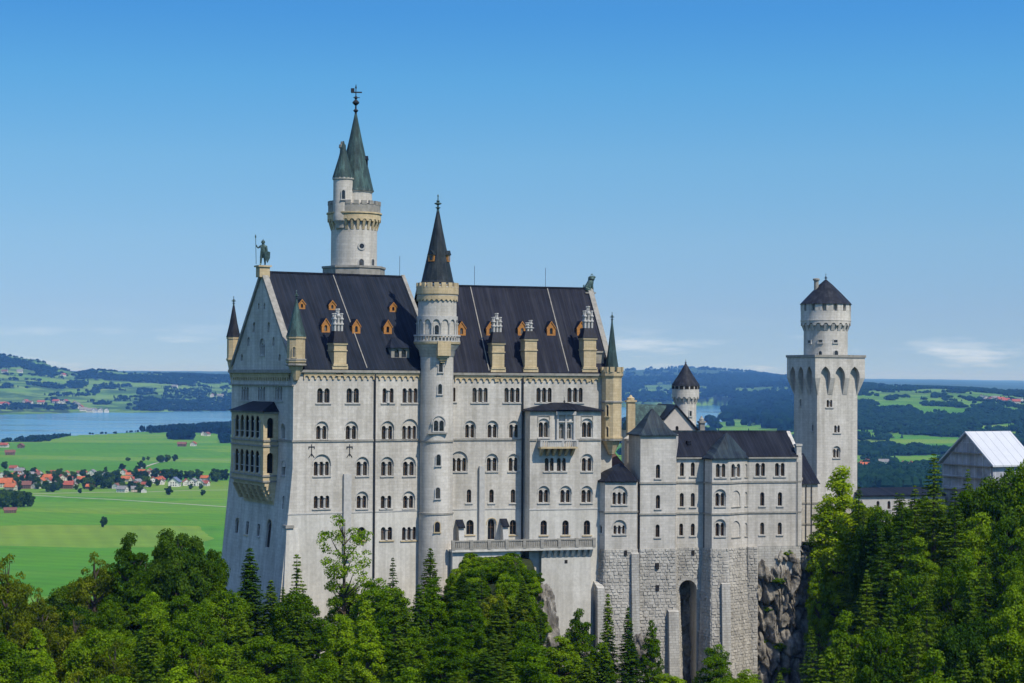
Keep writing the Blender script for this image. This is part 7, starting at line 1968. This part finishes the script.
for cx, cy_, wc, rc_, s in ((20, 145, 'cream', 'orange', 1.5), (48, 158, 'cream', 'orange', 1.1), (62, 70, 'white', 'red', 1), (88, 84, 'white', 'grey', 1.1), (72, 100, 'white', 'grey', .9), (125, 106, 'cream', 'grey', 1.2), (152, 88, 'white', 'red', 1), (178, 92, 'white', 'red', .9), (112, 150, 'wood', 'brown', 1.2),
                            (185, 128, 'white', 'orange', 1), (215, 114, 'white', 'orange', 1.1), (238, 124, 'white', 'red', .9), (275, 116, 'cream', 'red', 1.1), (296, 112, 'white', 'orange', .8), (300, 150, 'wood', 'red', 1.2), (326, 143, 'white', 'red', 1.1), (366, 122, 'white', 'orange', 1), (402, 152, 'wood', 'orange', .8), (412, 92, 'white', 'grey', 1.1), (472, 102, 'white', 'grey', 1),
                            (552, 88, 'white', 'red', 1), (576, 98, 'white', 'orange', .8), (562, 120, 'cream', 'orange', 1), (612, 134, 'white', 'grey', 1), (630, 88, 'white', 'orange', 1), (652, 98, 'white', 'brown', 1), (690, 88, 'wood', 'blue', 1.2), (725, 90, 'white', 'grey', 1), (682, 126, 'white', 'red', 1.1), (712, 124, 'white', 'red', 1.1),
                            (778, 140, 'white', 'blue', 1.5), (830, 136, 'white', 'orange', 1.1), (862, 136, 'white', 'grey', 1.2), (890, 138, 'white', 'grey', 1.1), (913, 114, 'white', 'orange', .9), (912, 138, 'white', 'red', .9), (545, 166, 'white', 'grey', 1), (604, 164, 'cream', 'grey', .9), (640, 168, 'white', 'grey', .7), (8, 100, 'white', 'grey', .9), (28, 118, 'white', 'red', 1), (140, 122, 'white', 'brown', 1), (160, 150, 'white', 'grey', .9), (255, 140, 'white', 'brown', 1), (345, 125, 'white', 'red', .9), (520, 150, 'white', 'brown', .9), (590, 118, 'white', 'red', .8), (665, 78, 'cream', 'red', .8)):
    house(*V4(cx, cy_), wc, rc_, s * .86)
for i in range(26):
    house(*V4(RNG.uniform(5, 400) if i < 18 else RNG.uniform(520, 740), RNG.uniform(84, 150)), 'white', ['orange', 'red', 'red', 'brown'][i % 4], RNG.uniform(.62, .8))
house(*V4(45, 258), 'wood', 'brown', .62, 1.4, 'single barns on the meadow', 'barn', 'barn')
for px, py, wc, rc_ in ((182, 446.5, 'wood', 'brown'), (193.5, 446, 'white', 'red'), (4, 447.5, 'white', 'red'), (21, 448, 'wood', 'brown'), (10, 455, 'wood', 'brown'), (189, 436, 'white', 'grey'), (203, 435.5, 'white', 'grey'), (207, 436, 'white', 'brown')): house(px, py, wc, rc_, 1.0, 1.2, 'single barns on the meadow', 'barn', 'barn')
for a, b, wc, rc_ in ((10, 322, 'white', 'red'), (30, 325, 'white', 'red'), (110, 312, 'white', 'red'), (125, 318, 'white', 'brown'), (175, 316, 'white', 'red'), (240, 312, 'white', 'red'), (262, 316, 'white', 'brown'), (280, 312, 'white', 'red'), (330, 326, 'white', 'grey'), (345, 336, 'white', 'red'), (355, 346, 'white', 'grey'), (385, 350, 'white', 'grey'), (405, 352, 'white', 'grey'), (430, 350, 'white', 'grey'), (455, 350, 'white', 'grey'), (320, 318, 'white', 'red'), (20, 183, 'white', 'brown'), (85, 182, 'white', 'grey'), (270, 197, 'white', 'red'), (745, 247, 'white', 'grey'), (940, 287, 'white', 'grey'), (905, 285, 'white', 'red')):
    house(a * .2344, 330 + b * .2344, wc, rc_, 1.7, 1.2, 'houses on the far lake shore', 'lakeside_house')
for a, b, wc, rc_ in ((640, 152, 'white', 'red'), (662, 158, 'white', 'grey'), (690, 166, 'white', 'red'), (712, 160, 'white', 'grey'), (740, 166, 'cream', 'red'), (765, 172, 'white', 'red'), (785, 178, 'white', 'brown'), (820, 178, 'white', 'red'), (842, 172, 'white', 'grey'), (10, 505, 'white', 'orange'), (40, 498, 'white', 'red'), (25, 515, 'white', 'orange'), (125, 498, 'white', 'grey'), (225, 508, 'white', 'red'), (245, 512, 'white', 'orange'), (268, 508, 'white', 'red')):
    house(860 + a * .1903, 370 + b * .1903, wc, rc_, 1.6 if b < 300 else 1.0, 1.1, 'farmhouses on the plain past the square tower', 'farmhouse')
bk = {}
RC = dict(orange='orange-roofed', red='red-roofed', brown='brown-roofed', grey='grey-roofed', blue='blue-grey-roofed'); WC = dict(white='white', wood='timber', cream='cream')
for h in HOUSES: bk.setdefault((h[0]['group'], h[3], h[4]), []).append(h)
for (g_n, wc, rc_), hs_ in bk.items():
    hs_.sort(key=lambda h: h[1])
    where = {'houses of the meadow village': 'in the meadow village', 'single barns on the meadow': 'alone on the meadow', 'houses on the far lake shore': 'on the far lake shore', 'farmhouses on the plain past the square tower': 'past the square tower'}[g_n]
    end = 'from the palace end' 
    for i, h in enumerate(hs_[::-1]):
        h[0]['label'] = '%s %s %s %s' % (RC[rc_], WC[wc], 'barn' if 'barns' in g_n else 'house', where) + ('' if len(hs_) == 1 else ', %s %s' % (nth(i), end if 'past' not in g_n else 'from the gatehouse end'))
# trees of the plain
def far_tree(px, py, H, W=None, kind='round', lb=None, group='single trees on the plain'):
    p = ground_at(px, py); o = plant(kind, p.x, p.y, p.z - .3, H, W or H * .42, lb, group); return o
broadleaf('plain', 12, 5.0, 22, 60, 'leaf_d', base=.06, leaf=(.5, 1.0), lobe=(.26, .42), inner=.3); H0['plain'] = 12; W0['plain'] = 5.0; NAME['plain'] = 'meadow_tree'
far_tree(103.5, 527.5, 11.5, 3.6, 'plain', 'lone upright tree in the middle of the bright green meadow')
FT_ = []
for cx, cy_, H in ((20, 62, 13), (210, 165, 16), (235, 165, 14), (248, 158, 12), (265, 150, 14), (370, 100, 13), (385, 150, 16), (405, 150, 14), (430, 145, 18), (460, 150, 18), (485, 150, 17), (500, 140, 20), (530, 148, 18), (520, 104, 14), (545, 72, 13), (600, 102, 14), (610, 80, 12), (625, 58, 13), (640, 62, 10), (622, 168, 14), (735, 112, 17), (755, 112, 18), (780, 112, 17), (800, 112, 15), (750, 178, 12), (832, 108, 13), (855, 108, 14), (885, 108, 16), (903, 181, 8), (955, 116, 19), (965, 120, 15), (990, 112, 15), (1000, 112, 17), (710, 34, 14), (722, 34, 14), (745, 32, 14), (778, 28, 13), (565, 26, 7), (575, 26, 6), (640, 26, 8), (660, 24, 8), (470, 70, 7), (165, 130, 11), (95, 80, 10), (895, 152, 8), (848, 152, 8), (668, 140, 9), (590, 150, 11), (330, 108, 9), (240, 98, 10), (355, 170, 7)):
    px, py = V4(cx, cy_); FT_.append((far_tree(px, py, H, None, 'plain'), px))
for cx, cy_, H in ((5, 232, 26), (22, 240, 27), (40, 236, 26), (58, 236, 25), (75, 234, 26), (92, 232, 24), (108, 232, 24), (122, 230, 22), (136, 230, 20), (14, 222, 24), (50, 222, 24), (84, 222, 22)):
    px, py = V4(cx, cy_); o = far_tree(px, py, H * .8, H * .26, 'plain', group='trees of the copse by the barn'); FT_.append((o, px))
for i in range(64):
    px, py = V4(RNG.uniform(10, 720), RNG.uniform(92, 162)); FT_.append((far_tree(px, py, RNG.uniform(8, 15), None, 'plain'), px))
FT_.sort(key=lambda q: -q[1]); ct = {}
for o, px in FT_:
    g_n = o['group']; i = ct.get(g_n, 0); ct[g_n] = i + 1
    o['label'] = ('dark bushy tree of the copse by the brown barn, %s from its palace side' if 'copse' in g_n else 'dark round tree in or near the meadow village, %s from the palace side') % nth(i)
# pale farm tracks
def track(pts, w, lb):
    P = [ground_at(a, b) for a, b in pts]; V = []
    for i, p in enumerate(P):
        d = (P[min(i + 1, len(P) - 1)] - P[max(i - 1, 0)]); d.z = 0; d.normalize(); s = Vector((-d.y, d.x, 0)) * w / 2
        V += [p + s + Vector((0, 0, .12)), p - s + Vector((0, 0, .12))]
    k = MB(); k.add(V, [(2 * i, 2 * i + 1, 2 * i + 3, 2 * i + 2) for i in range(len(P) - 1)]); o = k.build('farm_track', M['track']); o['kind'] = 'structure'; o['label'] = lb; o['category'] = 'track'
M['track'] = plain('pale_gravel', (.40, .37, .30), .95, .15, .05)
track([(34, 495.5), (70, 497.5), (110, 499.5), (150, 502), (190, 504.5), (235, 507.5)], 5, 'pale straight farm track across the meadow behind the village')
track([(140, 468.5), (155, 463.5), (168, 460.5), (190, 459.5), (235, 460.5)], 5, 'pale bending track on the far meadow')
track([(30, 494), (100, 492.5), (150, 492), (190, 490.5), (235, 490)], 6, 'pale village road along the front houses')

# ------------------------------------------------------------------ the air over the plain
hz = MB(); hz.hexa([(-90000, -3000, -30), (90000, -3000, -30), (90000, 62000, -30), (-90000, 62000, -30), (-90000, -3000, 325), (90000, -3000, 325), (90000, 62000, 325), (-90000, 62000, 325)])
m = bpy.data.materials.new('haze'); m.use_nodes = True; m.node_tree.nodes.clear()
ho = m.node_tree.nodes.new('ShaderNodeOutputMaterial'); hv = m.node_tree.nodes.new('ShaderNodeVolumePrincipled')
hv.inputs['Color'].default_value = (.17, .43, 1.0, 1); hv.inputs['Absorption Color'].default_value = (1, 1, 1, 1); hv.inputs['Density'].default_value = 4.3e-5; hv.inputs['Anisotropy'].default_value = 0.0
m.node_tree.links.new(hv.outputs[0], ho.inputs['Volume'])
ho_ = hz.build('haze', m); ho_['kind'] = 'stuff'; ho_['label'] = 'thin bluish summer haze over the plain and lake'; ho_['category'] = 'haze'
